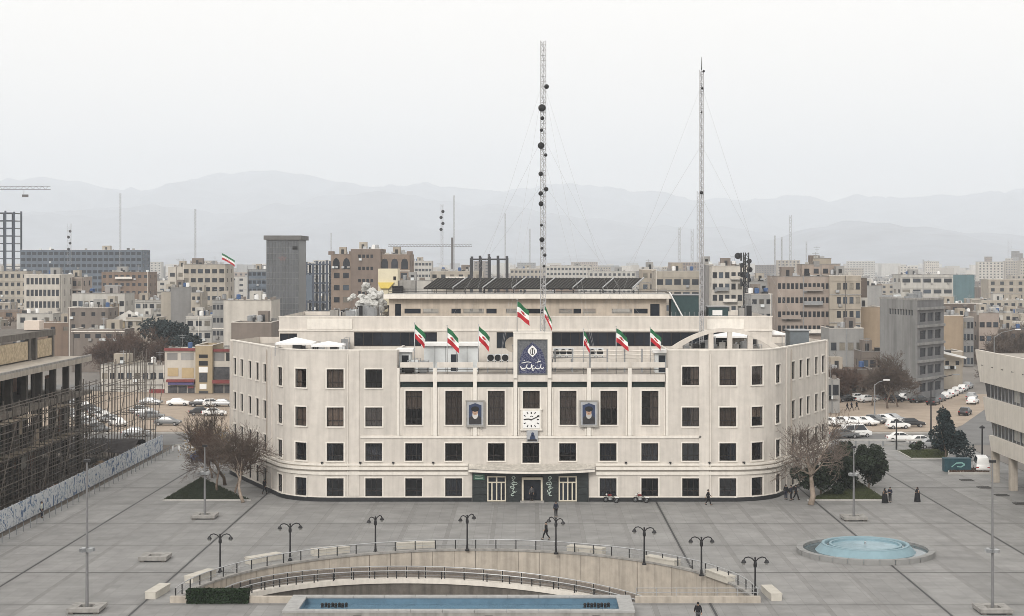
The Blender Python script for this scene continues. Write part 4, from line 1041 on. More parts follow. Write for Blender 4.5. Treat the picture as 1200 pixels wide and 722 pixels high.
for px, py, lab in bl:
    p = G(px,py); ang = math.atan2(p.y-CY, p.x-CX)-math.pi/2
    if b0 is None: b0 = make_bench(lab); b0.location = p; b0.rotation_euler = (0,0,ang)
    else: dup(b0, p, ang, lab)
# double arm lamps
LAMPD = M('lamp_black_paint', (.022,.022,.024), .45, .2, 4, metal=.2); LGL = M('lamp_glass', (.25,.25,.24), .3, .1, 3)
def make_lamp(label):
    t = thing('street_lamp', label, 'street lamp', (0,0,0), 'double arm lamps around the sunken court', local=True)
    g = MB(); g.lathe([(.0,0),(.2,0),(.2,.12),(.12,.2),(.1,.55),(.075,.6)], 10); part('base', g, LAMPD, t)
    g = MB(); g.tube([(0,0,.55),(0,0,2.0),(0,0,3.2)], [.085,.075,.065], 8); g.lathe([(.0,2.55),(.13,2.55),(.15,2.75),(.11,3.0),(.0,3.0)], 10); part('pole', g, LAMPD, t)
    g = MB(); g.ball((0,0,3.28), .09); part('finial', g, LAMPD, t)
    for s in (-1,1):
        g = MB(); pts = [(0,0,2.95),(s*.25,0,3.25),(s*.55,0,3.36),(s*.8,0,3.3),(s*.92,0,3.12)]; g.tube(pts, .05, 6); part('arm', g, LAMPD, t)
        g = MB(); g.lathe([(.04,.2),(.12,.16),(.2,0),(.22,-.05),(.0,-.05)], 10, (s*.92,0,2.95)); hd_ = part('lamp_head', g, LAMPD, t)
        g = MB(); g.lathe([(.15,-.05),(.11,-.2),(.0,-.24)], 10, (s*.92,0,2.95)); part('lamp_glass', g, LGL, hd_)
    return t
ll = [(258,671,0),(340,657,.25),(440,647.5,.95),(547.5,645.5,.85),(651.5,649.5,-.8),(755,662,-.35),(822,675,0),(885,702,0)]
l0 = None
for k, (px,py,rz) in enumerate(ll):
    p = G(px,py); lab = f'black double arm lamp, {ORD[k]} from the left along the curved railing'
    if l0 is None: l0 = make_lamp(lab); l0.location = p; l0.rotation_euler = (0,0,rz)
    else: dup(l0, p, rz, lab)
# tall floodlight poles with stone ring bases
POLEM = M('grey_pole_paint', (.20,.20,.205), .5, .15, 2, metal=.3)
def make_flood(label, hgt):
    t = thing('floodlight_pole', label, 'light pole', (0,0,0), 'tall floodlight poles on the plaza', local=True)
    for s in (-1,1):
        g = MB(); g.box(-1.25,1.25,s*.9-.35,s*.9+.35,.14,.42); part('base_slab', g, CONC, t); g = MB(); g.box(s*.9-.35,s*.9+.35,-.54,.54,.14,.418); part('base_slab', g, CONC, t)
        for q in (-1,1): g = MB(); g.box(s*.95-.2,s*.95+.2,q*.95-.2,q*.95+.2,0,.14); part('base_foot', g, CONC_D, t)
    g = MB(); g.tube([(0,0,0),(0,0,3),(0,0,hgt)], [.13,.11,.06], 8); part('pole', g, POLEM, t)
    for k in range(4):
        a = R_(45+90*k); c = (.38*math.cos(a),.38*math.sin(a),4.75); g = MB(); g.bar((0,0,4.7),c,.06); br = part('bracket', g, POLEM, t)
        g = MB(); g.obox((c[0],c[1],4.6),.42,.34,.26,a+math.pi/2); part('floodlight', g, GALV if k % 2 else METAL_G, br)
    g = MB(); g.box(-.25,.25,-.12,.12,hgt-.1,hgt+.1); part('top_lamp', g, METAL_D, t)
    return t
f0 = make_flood('tall floodlight pole at the bottom left of the plaza', 11.6); f0.location = G(102,716)
dup(f0, G(1163,717), 0, 'tall floodlight pole at the bottom right of the plaza')
f1 = make_flood('floodlight pole in front of the lawn with the leaning tree', 7.6); f1.location = G(240,607)
dup(f1, G(1000.5,609), 0, 'floodlight pole in front of the lawn with evergreen bushes')
p = G(182,656); t = thing('stone_seat_ring', 'low square hollow stone ring standing alone on the left plaza', 'seat', p, local=True)
for s in (-1,1):
    g = MB(); g.box(-1.25,1.25,s*.9-.35,s*.9+.35,.14,.45); part('slab', g, CONC, t); g = MB(); g.box(s*.9-.35,s*.9+.35,-.54,.54,.14,.448); part('slab', g, CONC, t)
    for q in (-1,1): g = MB(); g.box(s*.95-.2,s*.95+.2,q*.95-.2,q*.95+.2,0,.14); part('foot', g, CONC_D, t)
# ================================================================== lawns and trees
rnd = random.Random(21)
def lawn(poly, z, label_seed, n, name='lawn', mat=GRASS_S, col=None):
    g = MB(); g.prism(poly, -.02, z); o = struct(name, g, mat)
    xs = [p[0] for p in poly]; ys = [p[1] for p in poly]
    def ins(x, y):
        c = False; j = len(poly)-1
        for i in range(len(poly)):
            if (poly[i][1] > y) != (poly[j][1] > y) and x < (poly[j][0]-poly[i][0])*(y-poly[i][1])/(poly[j][1]-poly[i][1])+poly[i][0]: c = not c
            j = i
        return c
    r = random.Random(label_seed); b = MB(); k = 0
    while k < n:
        x, y = r.uniform(min(xs),max(xs)), r.uniform(min(ys),max(ys))
        if not ins(x, y): continue
        a = r.random()*3.14; w_, h = .05, r.uniform(.08,.22); dx, dy = math.cos(a)*w_, math.sin(a)*w_
        b.poly([(x-dx,y-dy,z),(x+dx,y+dy,z),(x+r.gauss(0,.06),y+r.gauss(0,.06),z+h)]); k += 1
    tag(solo('grass', b, col or GRASSB, 'short winter grass on the bed' if not col else 'dark ground cover on the bed', 'grass', kind='stuff'))
    kb = MB()
    for a, c in zip(poly, poly[1:]+poly[:1]):
        a, c = Vector((a[0],a[1],0)), Vector((c[0],c[1],0)); L = (c-a).length; q = (a+c)/2; kb.obox((q.x,q.y,-.02), L+.24, .24, z+.06, math.atan2(c.y-a.y,c.x-a.x))
    struct('kerb', kb, KERB)
GRASSB = M('winter_grass', (.062,.072,.032), 1, .4, 1.5); IVYB = M('ivy_ground_cover', (.030,.038,.022), 1, .4, 1.5)
lawn([(-41.3,.6),(-31.6,.6),(-33.5,4.0),(-40.9,19.5)], .12, 1, 16000, 'planting_bed', GRASS_S, IVYB)
lawn([(31.6,.6),(40.3,.6),(40.3,18.5),(33.8,4.5)], .12, 2, 16000)
def grow(mbs, p, d, L, r, lv, rnd, P):
    n = 4 if lv < 2 else 3; r = max(r, P['rmin']); pts = [p.copy()]; rs = [r]; q = p.copy(); dd = d.copy()
    for k in range(n):
        dd = (dd+Vector((rnd.gauss(0,1),rnd.gauss(0,1),rnd.gauss(0,1)))*P['wob']+Vector((0,0,P['up'])))
        dd.normalize(); q = q+dd*(L/n); pts.append(q.copy()); rs.append(max(P['rmin']*.8, r*(1-.55*(k+1)/n)))
    mbs[0 if lv < P['trunk_lv'] else 1].tube(pts, rs, 7 if lv == 0 else (5 if lv == 1 else 3), cap=lv < 2)
    if lv >= P['lv']: return
    nb = P['nb'][min(lv,len(P['nb'])-1)]
    for b in range(nb):
        t = rnd.uniform(P['st'][min(lv,len(P['st'])-1)],1.0) if b else 1.0
        i = min(int(t*n), n-1); f = t*n-i; s = pts[i].lerp(pts[i+1], f)
        ax = dd.orthogonal().normalized(); ax.rotate(Matrix.Rotation(rnd.random()*6.28318,3,dd))
        nd = dd.copy(); nd.rotate(Matrix.Rotation(rnd.uniform(*P['ang']),3,ax))
        grow(mbs, s, nd, L*rnd.uniform(*P['lr']), rs[i]*rnd.uniform(.5,.72), lv+1, rnd, P)
def bare_tree(label, loc, hgt, seed, lean=(0,0), tm=BARK, cm=TWIG, P=None, name='bare_tree', group=None, trunk_r=None):
    D = dict(rmin=.017, wob=.16, up=.08, lv=5, trunk_lv=2, nb=[5,5,5,5,4], st=[.55,.3,.2,.15], ang=(.35,.95), lr=(.55,.78))
    if P: D.update(P)
    t = thing(name, label, 'tree', loc, group, local=True); r = random.Random(seed); mbs = (MB(), MB())
    grow(mbs, Vector((0,0,0)), Vector((lean[0],lean[1],1)).normalized(), hgt*.38, trunk_r or hgt*.022, 0, r, D)
    part('trunk', mbs[0], tm, t, True); part('crown', mbs[1], cm, t); return t
# left group: leaning tree with dark red crown, others behind
lg = 'bare trees on the left lawn'
bare_tree('leaning bare tree with thin pale trunk on the left lawn', G(285,589), 9.5, 3, (-.42,.05), BARK_P, TWIG, dict(nb=[5,5,5,4,4],lr=(.6,.84)), group=lg)
bare_tree('tall thin bare tree behind the leaning tree, in front of the left wing', (-36.8,13.5,0), 10.0, 5, (.05,0), BARK, TWIG, dict(nb=[5,5,4,4,4],ang=(.2,.55),lr=(.6,.8)), group=lg)
bare_tree('low reddish bare tree with dense twigs nearest the left wing wall', (-34.2,5.6,0), 6.2, 8, (.12,.05), BARK, TWIG_R, dict(nb=[5,5,4,4,4],lr=(.62,.86)), group=lg)
bare_tree('dense reddish bare tree in the middle of the left lawn', (-36.6,7.6,0), 7.4, 9, (-.05,.05), BARK, TWIG_R, dict(nb=[5,5,5,4,4],lr=(.62,.86)), group=lg)
t = bare_tree('small tree with dry yellow leaves at the left end of the lawn', (-39.6,20,0), 5.4, 10, (0,0), BARK, TWIG, dict(nb=[4,4,4,4,3]), group=lg)
r = random.Random(4); part('dry_leaves', leaf_cloud(MB(), 1500, lambda: (r.gauss(-.3,1.4), r.gauss(0,1.3), 4.3+r.gauss(0,.9)), .16, r), DRYLEAF, t)
# right: pollarded plane tree and evergreen bushes
bare_tree('big bare pollarded plane tree with thick pale trunk by the right wing', G(950,592), 10.9, 14, (.02,.03), BARK_P, TWIG_P, dict(nb=[6,5,5,4,3],trunk_lv=3,rmin=.022,lr=(.55,.78),ang=(.35,.9),wob=.2), 'plane_tree', trunk_r=.36)
def evergreen(label, loc, rx, ry, hgt, seed, n=5200, mat=LEAF_D, cone=.0, name='evergreen_bush', group=None, size=.2):
    t = thing(name, label, 'bush' if hgt < 6 else 'tree', loc, group, local=True); r = random.Random(seed)
    g = MB(); g.tube([(0,0,0),(0,0,hgt*.5)], [.14,.06], 6)
    for k in range(6): a = k*1.05; g.tube([(0,0,hgt*.15),(rx*.6*math.cos(a),ry*.6*math.sin(a),hgt*.6)], [.06,.02], 4)
    part('trunk', g, BARK, t)
    lob = [(r.gauss(0,.42)*rx, r.gauss(0,.42)*ry, r.uniform(.18,.85)*hgt, r.uniform(.35,.6)) for _ in range(14)]
    def smp():
        x, y, z, s = r.choice(lob); sh = 1-cone*z/hgt
        v = Vector((r.gauss(0,1),r.gauss(0,1),r.gauss(0,1))).normalized()*(r.random()**.35)*s
        return (x*sh+v.x*rx*sh, y*sh+v.y*ry*sh, max(.05, z+v.z*hgt*.42))
    part('foliage', leaf_cloud(MB(), n, smp, size, r, 2.0), mat, t); return t
eg = 'dark evergreen bushes on the right lawn'
evergreen('round dark evergreen just right of the plane tree trunk', (gx(963,D0+4),4.5,0), 1.9, 1.7, 4.2, 2, group=eg)
evergreen('tall dark evergreen in the middle of the right lawn', (gx(992,D0+9),9,0), 2.4, 2.2, 5.6, 3, 6500, group=eg)
evergreen('rightmost dark evergreen at the corner of the right lawn', (gx(1019,D0+9),9.5,0), 1.9, 1.9, 5.3, 4, 6000, group=eg)
# ================================================================== unfinished building with scaffolding, hoarding
XF = -58.0
UB = thing('unfinished_building', 'unfinished concrete frame building behind scaffolding at the left edge', 'building', (XF-10,0,0))
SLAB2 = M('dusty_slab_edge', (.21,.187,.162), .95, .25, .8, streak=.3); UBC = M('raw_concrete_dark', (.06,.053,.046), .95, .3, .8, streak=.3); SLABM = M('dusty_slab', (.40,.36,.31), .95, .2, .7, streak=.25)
LV = [(0.0,.25),(5.2,.5),(10.1,.5),(14.5,.6)]
ya, yb = -62, 32.5
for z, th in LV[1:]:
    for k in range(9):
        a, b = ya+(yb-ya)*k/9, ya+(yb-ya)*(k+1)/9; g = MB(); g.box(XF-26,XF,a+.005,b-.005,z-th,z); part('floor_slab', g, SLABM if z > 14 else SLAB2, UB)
for x in (XF-1.2, XF-7, XF-13, XF-20):
    y = ya+1.0
    while y < yb:
        for (z0,_),(z1,th) in zip(LV, LV[1:]):
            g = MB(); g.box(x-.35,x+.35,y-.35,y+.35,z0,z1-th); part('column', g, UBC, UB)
        y += 5.7
BRICK = M('raw_brick', (.27,.165,.12), .95, .3, 2, joints=(.4,.2,.02,.7)); RUB = M('rubble_stone', (.44,.36,.25), .95, .45, 2.2, bump=.5)
rr = random.Random(5); y = ya+1.0; k = 0
while y < yb-5:
    for z0, z1 in ((0,4.7),(5.2,9.6),(10.1,13.9)):
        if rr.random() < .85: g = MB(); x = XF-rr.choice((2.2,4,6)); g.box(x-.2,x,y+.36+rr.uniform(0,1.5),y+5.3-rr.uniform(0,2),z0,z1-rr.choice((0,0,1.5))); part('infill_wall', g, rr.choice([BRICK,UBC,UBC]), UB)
    y += 5.7
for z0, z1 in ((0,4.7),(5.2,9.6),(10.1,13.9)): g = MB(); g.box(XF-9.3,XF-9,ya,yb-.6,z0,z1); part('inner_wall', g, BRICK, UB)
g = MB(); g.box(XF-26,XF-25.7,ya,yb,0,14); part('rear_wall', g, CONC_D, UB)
for y0,y1,x0 in ((gz(0,1)*0-7,6.5,XF-3.2),): pass
d1 = 192.0
for a,b,mt in ((-26,21.4,RUB),(25.2,31.6,RUB)):
    g = MB(); g.box(XF-5.4,XF-5.1,a,b,14.7,17.0); part('rubble_wall', g, mt, UB)
for q in (-26.3,-10,6,22.0,24.6,32.0): g = MB(); g.box(XF-5.6,XF-5.0,q-.3,q+.5,14.5,17.3); part('column', g, CONC_D, UB)
g = MB(); g.box(XF-14,XF-5.0,-28,33,17.3,18.1); part('roof_slab', g, CONC_D, UB)
g = MB(); g.box(XF-14,XF-5.42,-26,32.4,14.5,14.7); part('floor_screed', g, CONC_D, UB)
g = MB(); g.box(XF-.35,XF-.05,ya,yb,14.5,14.75); part('edge_kerb', g, CONC, UB)
d2 = 210.0; g = MB(); xk = gx(28,d2); g.box(xk,gx(46,d2),d2-D0,d2-D0+2,18.2,gz(376,d2)); 
solo('water_tank', g, M('cream_tank',(.62,.54,.47),.7,.08,1), 'cream box tank on the roof of the unfinished building', 'tank', (xk+1,d2-D0+1,18.2))
# scaffolding
SC = thing('scaffolding', 'rusty tube scaffolding in front of the unfinished building on the left', 'scaffolding', (XF+1.2,0,0))
TUBE = M('scaffold_tube', (.115,.10,.087), .7, .35, 1.5, rnd=.45)
y = -36.0; ys_ = []
while y < 62: ys_.append(y); y += 1.6
rr = random.Random(3)
def tb(a, b, nm, r=.06): part(nm, MB().tube([a,b], r, 4, False), TUBE, SC)
for y in ys_:
    top = 11.2 if y < 33 else rr.uniform(12.6,14.4)
    for dx in (.5,1.7):
        if y > 33 and rr.random() < .12: continue
        tb((XF+dx,y+rr.gauss(0,.12),0),(XF+dx+rr.gauss(0,.06),y+rr.gauss(0,.12),top+rr.uniform(-.8,.8)),'upright')
for z in (1.0,1.9,2.9,3.75,4.7,5.6,6.6,7.5,8.5,9.4,11.2):
    for dx in (.5,1.7):
        tb((XF+dx+.05,-37,z+rr.gauss(0,.05)),(XF+dx+.05,33,z+rr.gauss(0,.05)),'ledger')
for z in (2.0,4.1,6.2,8.3,10.4,12.5):
    for dx in (.5,1.7): tb((XF+dx+.05,33,z+rr.gauss(0,.1)),(XF+dx+.05,61,z+rr.gauss(0,.1)),'ledger',.045)
for y in ys_[::2]:
    for z in (1.9,5.6,9.4): tb((XF+.3,y,z+.05),(XF+1.95,y,z+.05),'transom')
for y in ys_[::5]: tb((XF+1.8,y,0),(XF+1.8,y+7,9.4),'brace')
PLANK = M('scaffold_plank', (.24,.20,.155), .95, .3, 1.5, rnd=.2)
for y in ys_[:34:2]:
    for z in (5.66,9.46):
        if rr.random() < .55: g = MB(); g.box(XF+.45,XF+1.7,y,y+4.0,z+.05,z+.1); part('plank', g, PLANK, SC)
NET = M('torn_net', (.10,.095,.085), .95, .4, 1.5)
for k in range(24):
    y, z = rr.uniform(-34,30), rr.choice((0.3,2,3.9,5.7,7.6)); g = MB(); w_, h_ = rr.uniform(.8,2.2), rr.uniform(.8,1.9); x = XF+rr.choice((.4,.6,1.75))
    g.poly([(x,y,z),(x,y+w_,z+rr.uniform(-.2,.2)),(x+.05,y+w_*rr.uniform(.8,1),z+h_),(x,y+w_*.4,z+h_*rr.uniform(.8,1.1)),(x+.05,y,z+h_*.9)]); part('net_scrap', g, rr.choice([NET,PLANK,CONC_D]), SC)
for k in range(22):
    y, z = rr.uniform(-34,30), rr.choice((0,1.9,5.66,5.66)); part('loose_pole', MB().tube([(XF+rr.uniform(.3,1.6),y,z),(XF+rr.uniform(.3,1.6),y+rr.uniform(-1.5,1.5),z+rr.uniform(2.5,4.5))], .05, 4, False), TUBE, SC)
# rubble, stacks and tarps on the site
DARKT = M('dark_tarp', (.035,.03,.03), .8, .4, 1, bump=.4)
g = MB(); nx, ny = 26, 8
for j in range(ny+1):
    for i in range(nx+1):
        u, v = i/nx, j/ny; x = -84+31*u; yq = 33+1.0*u+9*v; z = 1.4+1.5*math.sin(v*3.1)+.35*noise.noise(Vector((x*.6,yq*.6,0))); g.v.append((x,yq,max(z,.1)))
for j in range(ny):
    for i in range(nx): a = j*(nx+1)+i; g.f.append((a,a+1,a+nx+2,a+nx+1))
solo('tarp_roof', g, DARKT, 'long dark tarpaulin shelter roof behind the hoarding on the building site', 'shelter', (-70,38,0))
for k in range(5): tbx = -82+6.8*k; part('post', MB().tube([(tbx,34,0),(tbx,34,1.6)], .07, 5), METAL_D, bpy.data.objects['tarp_roof'])
DEBC = [CONC_D, EARTH, M('timber_debris',(.23,.17,.11),.95,.3,2), M('rust_steel',(.13,.07,.045),.8,.3,3)]
for k in range(26):
    x, y = rr.uniform(-56,-53.3), rr.uniform(-10,50); s = rr.uniform(.5,1.2); g = MB()
    for q in range(5): g.obox((x+rr.gauss(0,.15),y+rr.gauss(0,.15),.2*q*s),s*rr.uniform(.6,1.3),s*rr.uniform(.5,1),.19*s,rr.random()*3)
    solo('material_pile', g, rr.choice(DEBC), 'low pile of building material between hoarding and scaffolding', 'pile', (x,y,0), 'material piles on the building site')
# hoarding with blue painted panels
def mural():
    m = bpy.data.materials.new('painted_hoarding'); m.use_nodes = True; t = m.node_tree; N = t.nodes; L = t.links; b = N['Principled BSDF']; b.inputs['Roughness'].default_value = .7
    tc = N.new('ShaderNodeTexCoord'); nz = N.new('ShaderNodeTexNoise'); nz.inputs['Scale'].default_value = 1.1; nz.inputs['Detail'].default_value = 2; nz.inputs['Distortion'].default_value = 1.4
    oi = N.new('ShaderNodeObjectInfo'); ad = N.new('ShaderNodeVectorMath'); cm = N.new('ShaderNodeCombineXYZ'); mu = N.new('ShaderNodeMath'); mu.operation = 'MULTIPLY'; mu.inputs[1].default_value = 60
    L.new(oi.outputs['Random'], mu.inputs[0]); L.new(mu.outputs[0], cm.inputs[2]); L.new(tc.outputs['Object'], ad.inputs[0]); L.new(cm.outputs[0], ad.inputs[1]); L.new(ad.outputs[0], nz.inputs['Vector'])
    r = N.new('ShaderNodeValToRGB'); r.color_ramp.interpolation = 'CONSTANT'; e = r.color_ramp.elements; e[0].position = 0; e[0].color = (.07,.12,.22,1); e[1].position = .41; e[1].color = (.50,.52,.54,1)
    x = e.new(.60); x.color = (.15,.22,.32,1); x = e.new(.66); x.color = (.40,.42,.43,1); x = e.new(.76); x.color = (.20,.17,.15,1)
    L.new(nz.outputs[0], r.inputs[0]); L.new(r.outputs[0], b.inputs['Base Color']); return m
MUR = mural()
HO = thing('hoarding', 'long blue and white painted hoarding along the left edge of the plaza', 'fence', (-52.4,0,0))
me = MB().box(-.04,.04,-1.19,1.19,.1,2.3).mesh('panel', MUR); mp = MB().box(-.05,.05,-.05,.05,0,2.4).mesh('post', METAL_G)
y = -60.0; k = 0
while y < 49: inst('panel', me, HO, (0,y,rr.uniform(-.03,.03)), rr.gauss(0,.012)); inst('post', mp, HO, (-.12,y+1.2,0)); y += 2.4
me = None
HR = thing('pipe_railing', 'thin dark pipe railing in front of the painted hoarding', 'railing', (-50.6,0,0))
part('top_rail', MB().tube([(-50.6,-60,1.0),(-50.6,49,1.0)], .055, 5), METAL_D, HR)
mp = MB().tube([(0,0,0),(0,0,1.0)], .045, 5).mesh('post', METAL_G); y = -60.0
while y < 49: inst('post', mp, HR, (0,y,0)); y += 2.2
# white bollard barrier across the side street
for x0, x1, yy, lab in ((-51,-44,49.5,'low white barrier at the end of the hoarding'),(38,63,55.5,'low railing along the street behind the right wing')):
    t = thing('street_barrier', lab, 'barrier', ((x0+x1)/2,yy,0)); part('rail', MB().box(x0,x1,yy-.1,yy+.1,.75,.95), KERB, t)
    x = x0
    while x <= x1: part('baluster', MB().box(x-.12,x+.12,yy-.09,yy+.09,0,.75), WHITE if x0 < 0 else METAL_G, t); x += .9 if x0 < 0 else 2
# blue umbrella / tarp left of the leaning tree
BLT = M('blue_tarp', (.05,.10,.22), .6, .25, 2)
p = G(240,548); p = Vector((gx(243,D0+24),24,0)); t = thing('blue_parasol', 'blue parasol standing behind the left lawn', 'parasol', p, local=True)
g = MB(); g.lathe([(0,3.6),(.8,3.3),(1.6,2.8),(2.2,2.3)], 8); part('canopy', g, BLT, t); g = MB(); g.lathe([(2.2,2.3),(2.22,1.9)], 8); part('valance', g, BLT, t); part('pole', MB().tube([(0,0,0),(0,0,3.6)], .05, 6), METAL_G, t)
# ================================================================== white banded building at the right edge
RBW = M('pale_cladding', (.60,.56,.50), .7, .08, 1, streak=.12)
RB = thing('banded_building', 'pale modern building with ribbon windows and slanted end at the right edge', 'building', (66,0,0))
XR = 56.6; zt = 15.4
def yend(z): return 22.8-(15.4-z)*.60          # slanted far end
def slab(z0, z1, x0=XR, mat=RBW, nm='band', inset=0):
    g = MB(); a, b = yend(z0)-inset, yend(z1)-inset
    g.hexa([(x0,-40,z0),(x0+24,-40,z0),(x0+24,a,z0),(x0,a,z0),(x0,-40,z1),(x0+24,-40,z1),(x0+24,b,z1),(x0,b,z1)]); return part(nm, g, mat, RB)
slab(12.0,15.4); slab(10.2,12.0,XR+.45,GLASS_D,'ribbon_window',.5); slab(7.4,10.2); slab(5.7,7.4,XR+.45,GLASS_D,'ribbon_window',.5); slab(3.9,5.7)
g = MB(); g.hexa([(XR,-40,15.4),(XR+.4,-40,15.4),(XR+.4,22.8,15.4),(XR,22.8,15.4),(XR,-40,15.9),(XR+.4,-40,15.9),(XR+.4,23,15.9),(XR,23,15.9)]); part('parapet', g, RBW, RB)
slab(15.4,15.42,XR+.41,ROOFG,'roof')
for z0 in (10.2,5.7):
    y = -38.0
    while y < yend(z0)-.7:
        g = MB(); g.box(XR+.38,XR+.5,y-.06,y+.06,z0,z0+1.75); part('mullion', g, GALV, RB); y += 1.5
    y = -36.5
    while y < yend(z0)-3:
        if rr.random() < .5: g = MB(); g.box(XR+.40,XR+.44,y,y+2.2,z0+.35,z0+1.7); part('blind', g, GPANEL, RB)
        y += 3
y = 16.2
while y > -40: g = MB(); g.box(XR+.2,XR+1.0,y-.45,y+.45,0,3.9); part('pillar', g, BEIGE, RB); y -= 7.3
g = MB(); g.box(XR+5,XR+23,-40,5.5,0,3.9); part('ground_floor_wall', g, RBW, RB)
for y in (-3,-9,-15): g = MB(); g.box(XR+4.9,XR+5,y,y+4,.3,3.2); part('shop_window', g, GLASS_D, RB)
me = MB().box(-.02,.02,-.09,.09,-.06,.06).mesh('vent_hole', BLACK); y = 20
while y > -38: inst('vent_hole', me, RB, (XR-66-.01,y,14.1)); inst('vent_hole', me, RB, (XR-66-.01,y-.5,14.1)); y -= 4.2
# ground grilles, planters and boxes on the right
GR = M('ground_grille', (.06,.058,.055), .8, .3, 3)
gl = [(1133,563,'farthest'),(1153.5,571.5,'second farthest'),(1174,580.5,'second nearest'),(1196,590.5,'nearest')]
for px, py, lab in gl:
    p = G(px,py); t = thing('tree_grille', f'{lab} of four dark ground grilles beside the right building', 'grille', p, 'ground grilles', local=True)
    part('frame', MB().box(-.75,.75,-.75,-.62,0,.06).box(-.75,.75,.62,.75,0,.06).box(-.75,-.62,-.62,.62,0,.06).box(.62,.75,-.62,.62,0,.06), GR, t)
    part('soil', MB().box(-.62,.62,-.62,.62,0,.02), DRAIN, t)
    for k in range(5): part('slat', MB().box(-.6+.25*k,-.52+.25*k,-.62,.62,.02,.05), GR, t)
lawn([tuple(G(1052,529)[:2]),tuple(G(1068,538)[:2]),tuple(G(1110,538)[:2]),tuple(G(1112,527)[:2])], .12, 5, 6000)
lawn([tuple(G(1112,556)[:2]),tuple(G(1112,551)[:2]),tuple(G(1158,551)[:2]),tuple(G(1160,556)[:2])], .25, 6, 1500, 'planting_bed', EARTH, TWIG_R)
p = G(1121,553); t = thing('utility_box', 'blue green painted utility box in front of the conifer', 'utility box', p, local=True)
TEALB = M('teal_mural', (.028,.07,.09), .6, .35, 1.2); part('case', MB().box(-1.7,1.7,-.6,.6,.1,1.7), TEALB, t); part('lid', MB().box(-1.75,1.75,-.65,.65,1.7,1.8), TEALB, t); part('plinth', MB().box(-1.6,1.6,-.5,.5,0,.1), CONC, t)
g = MB(); stroke(g, [(-.8,.7),(-.2,1.2),(.5,1.25),(.9,1.0),(.4,.7),(-.1,.75)], .09, -.61); part('painted_mark', g, M('pale_teal',(.22,.42,.40),.6,.1,2), t)
evergreen('conifer with layered dark branches behind the blue green box', G(1124,545)+Vector((0,7,0)), 3.4, 2.6, 6.8, 31, 6500, LEAF_B, .75, 'conifer', size=.22)
evergreen('small round shrub at the left end of the right strip lawn', G(1075,529), .8, .8, 1.5, 32, 1400, LEAF_D, 0, 'shrub', size=.14)
evergreen('small round shrub left of the conifer on the strip lawn', G(1100,528), 1.1, 1.0, 1.7, 33, 1800, LEAF_D, 0, 'shrub', size=.14)
# street lamps and posts on the right
def cobra(label, base, hgt, dx, head=WHITE, dark=False):
    t = thing('street_lamp', label, 'street lamp', base, 'street lights beyond the plaza', local=True); mt = METAL_D if dark else METAL_G
    part('pole', MB().tube([(0,0,0),(0,0,hgt*.92)], [.14,.08], 7), mt, t); part('arm', MB().tube([(0,0,hgt*.9),(dx*.4,0,hgt*.98),(dx,0,hgt*1.02)], .05, 6), mt, t)
    part('lamp_head', MB().obox((dx*1.2,0,hgt*1.02),1.1,.4,.18,0), head, t)
cobra('street light with bright head over the right parking lot', G(1025,492), 6.6, 1.7)
cobra('tall dark street light at the start of the side road on the right', G(1091,515), 9.6, 3.2, METAL_G, True)
cobra('street light at the far right above the pale building', (gx(1165,330),330-D0,0), 13, 4)
for px, py, h, lab in ((1050.5,527,4.2,'short dark lamp post at the corner of the strip lawn'),(1101,513,2.6,'small post with a cap beside the street'),(1151,545,5.0,'dark lamp post in front of the right building pillar')):
    p = G(px,py); t = thing('lamp_post', lab, 'lamp post', p, local=True); part('pole', MB().tube([(0,0,0),(0,0,h)], [.13,.09], 7), METAL_D, t); part('cap', MB().lathe([(0,h+.3),(.35,h+.1),(.4,h-.1),(.1,h-.15)], 10), METAL_D, t)
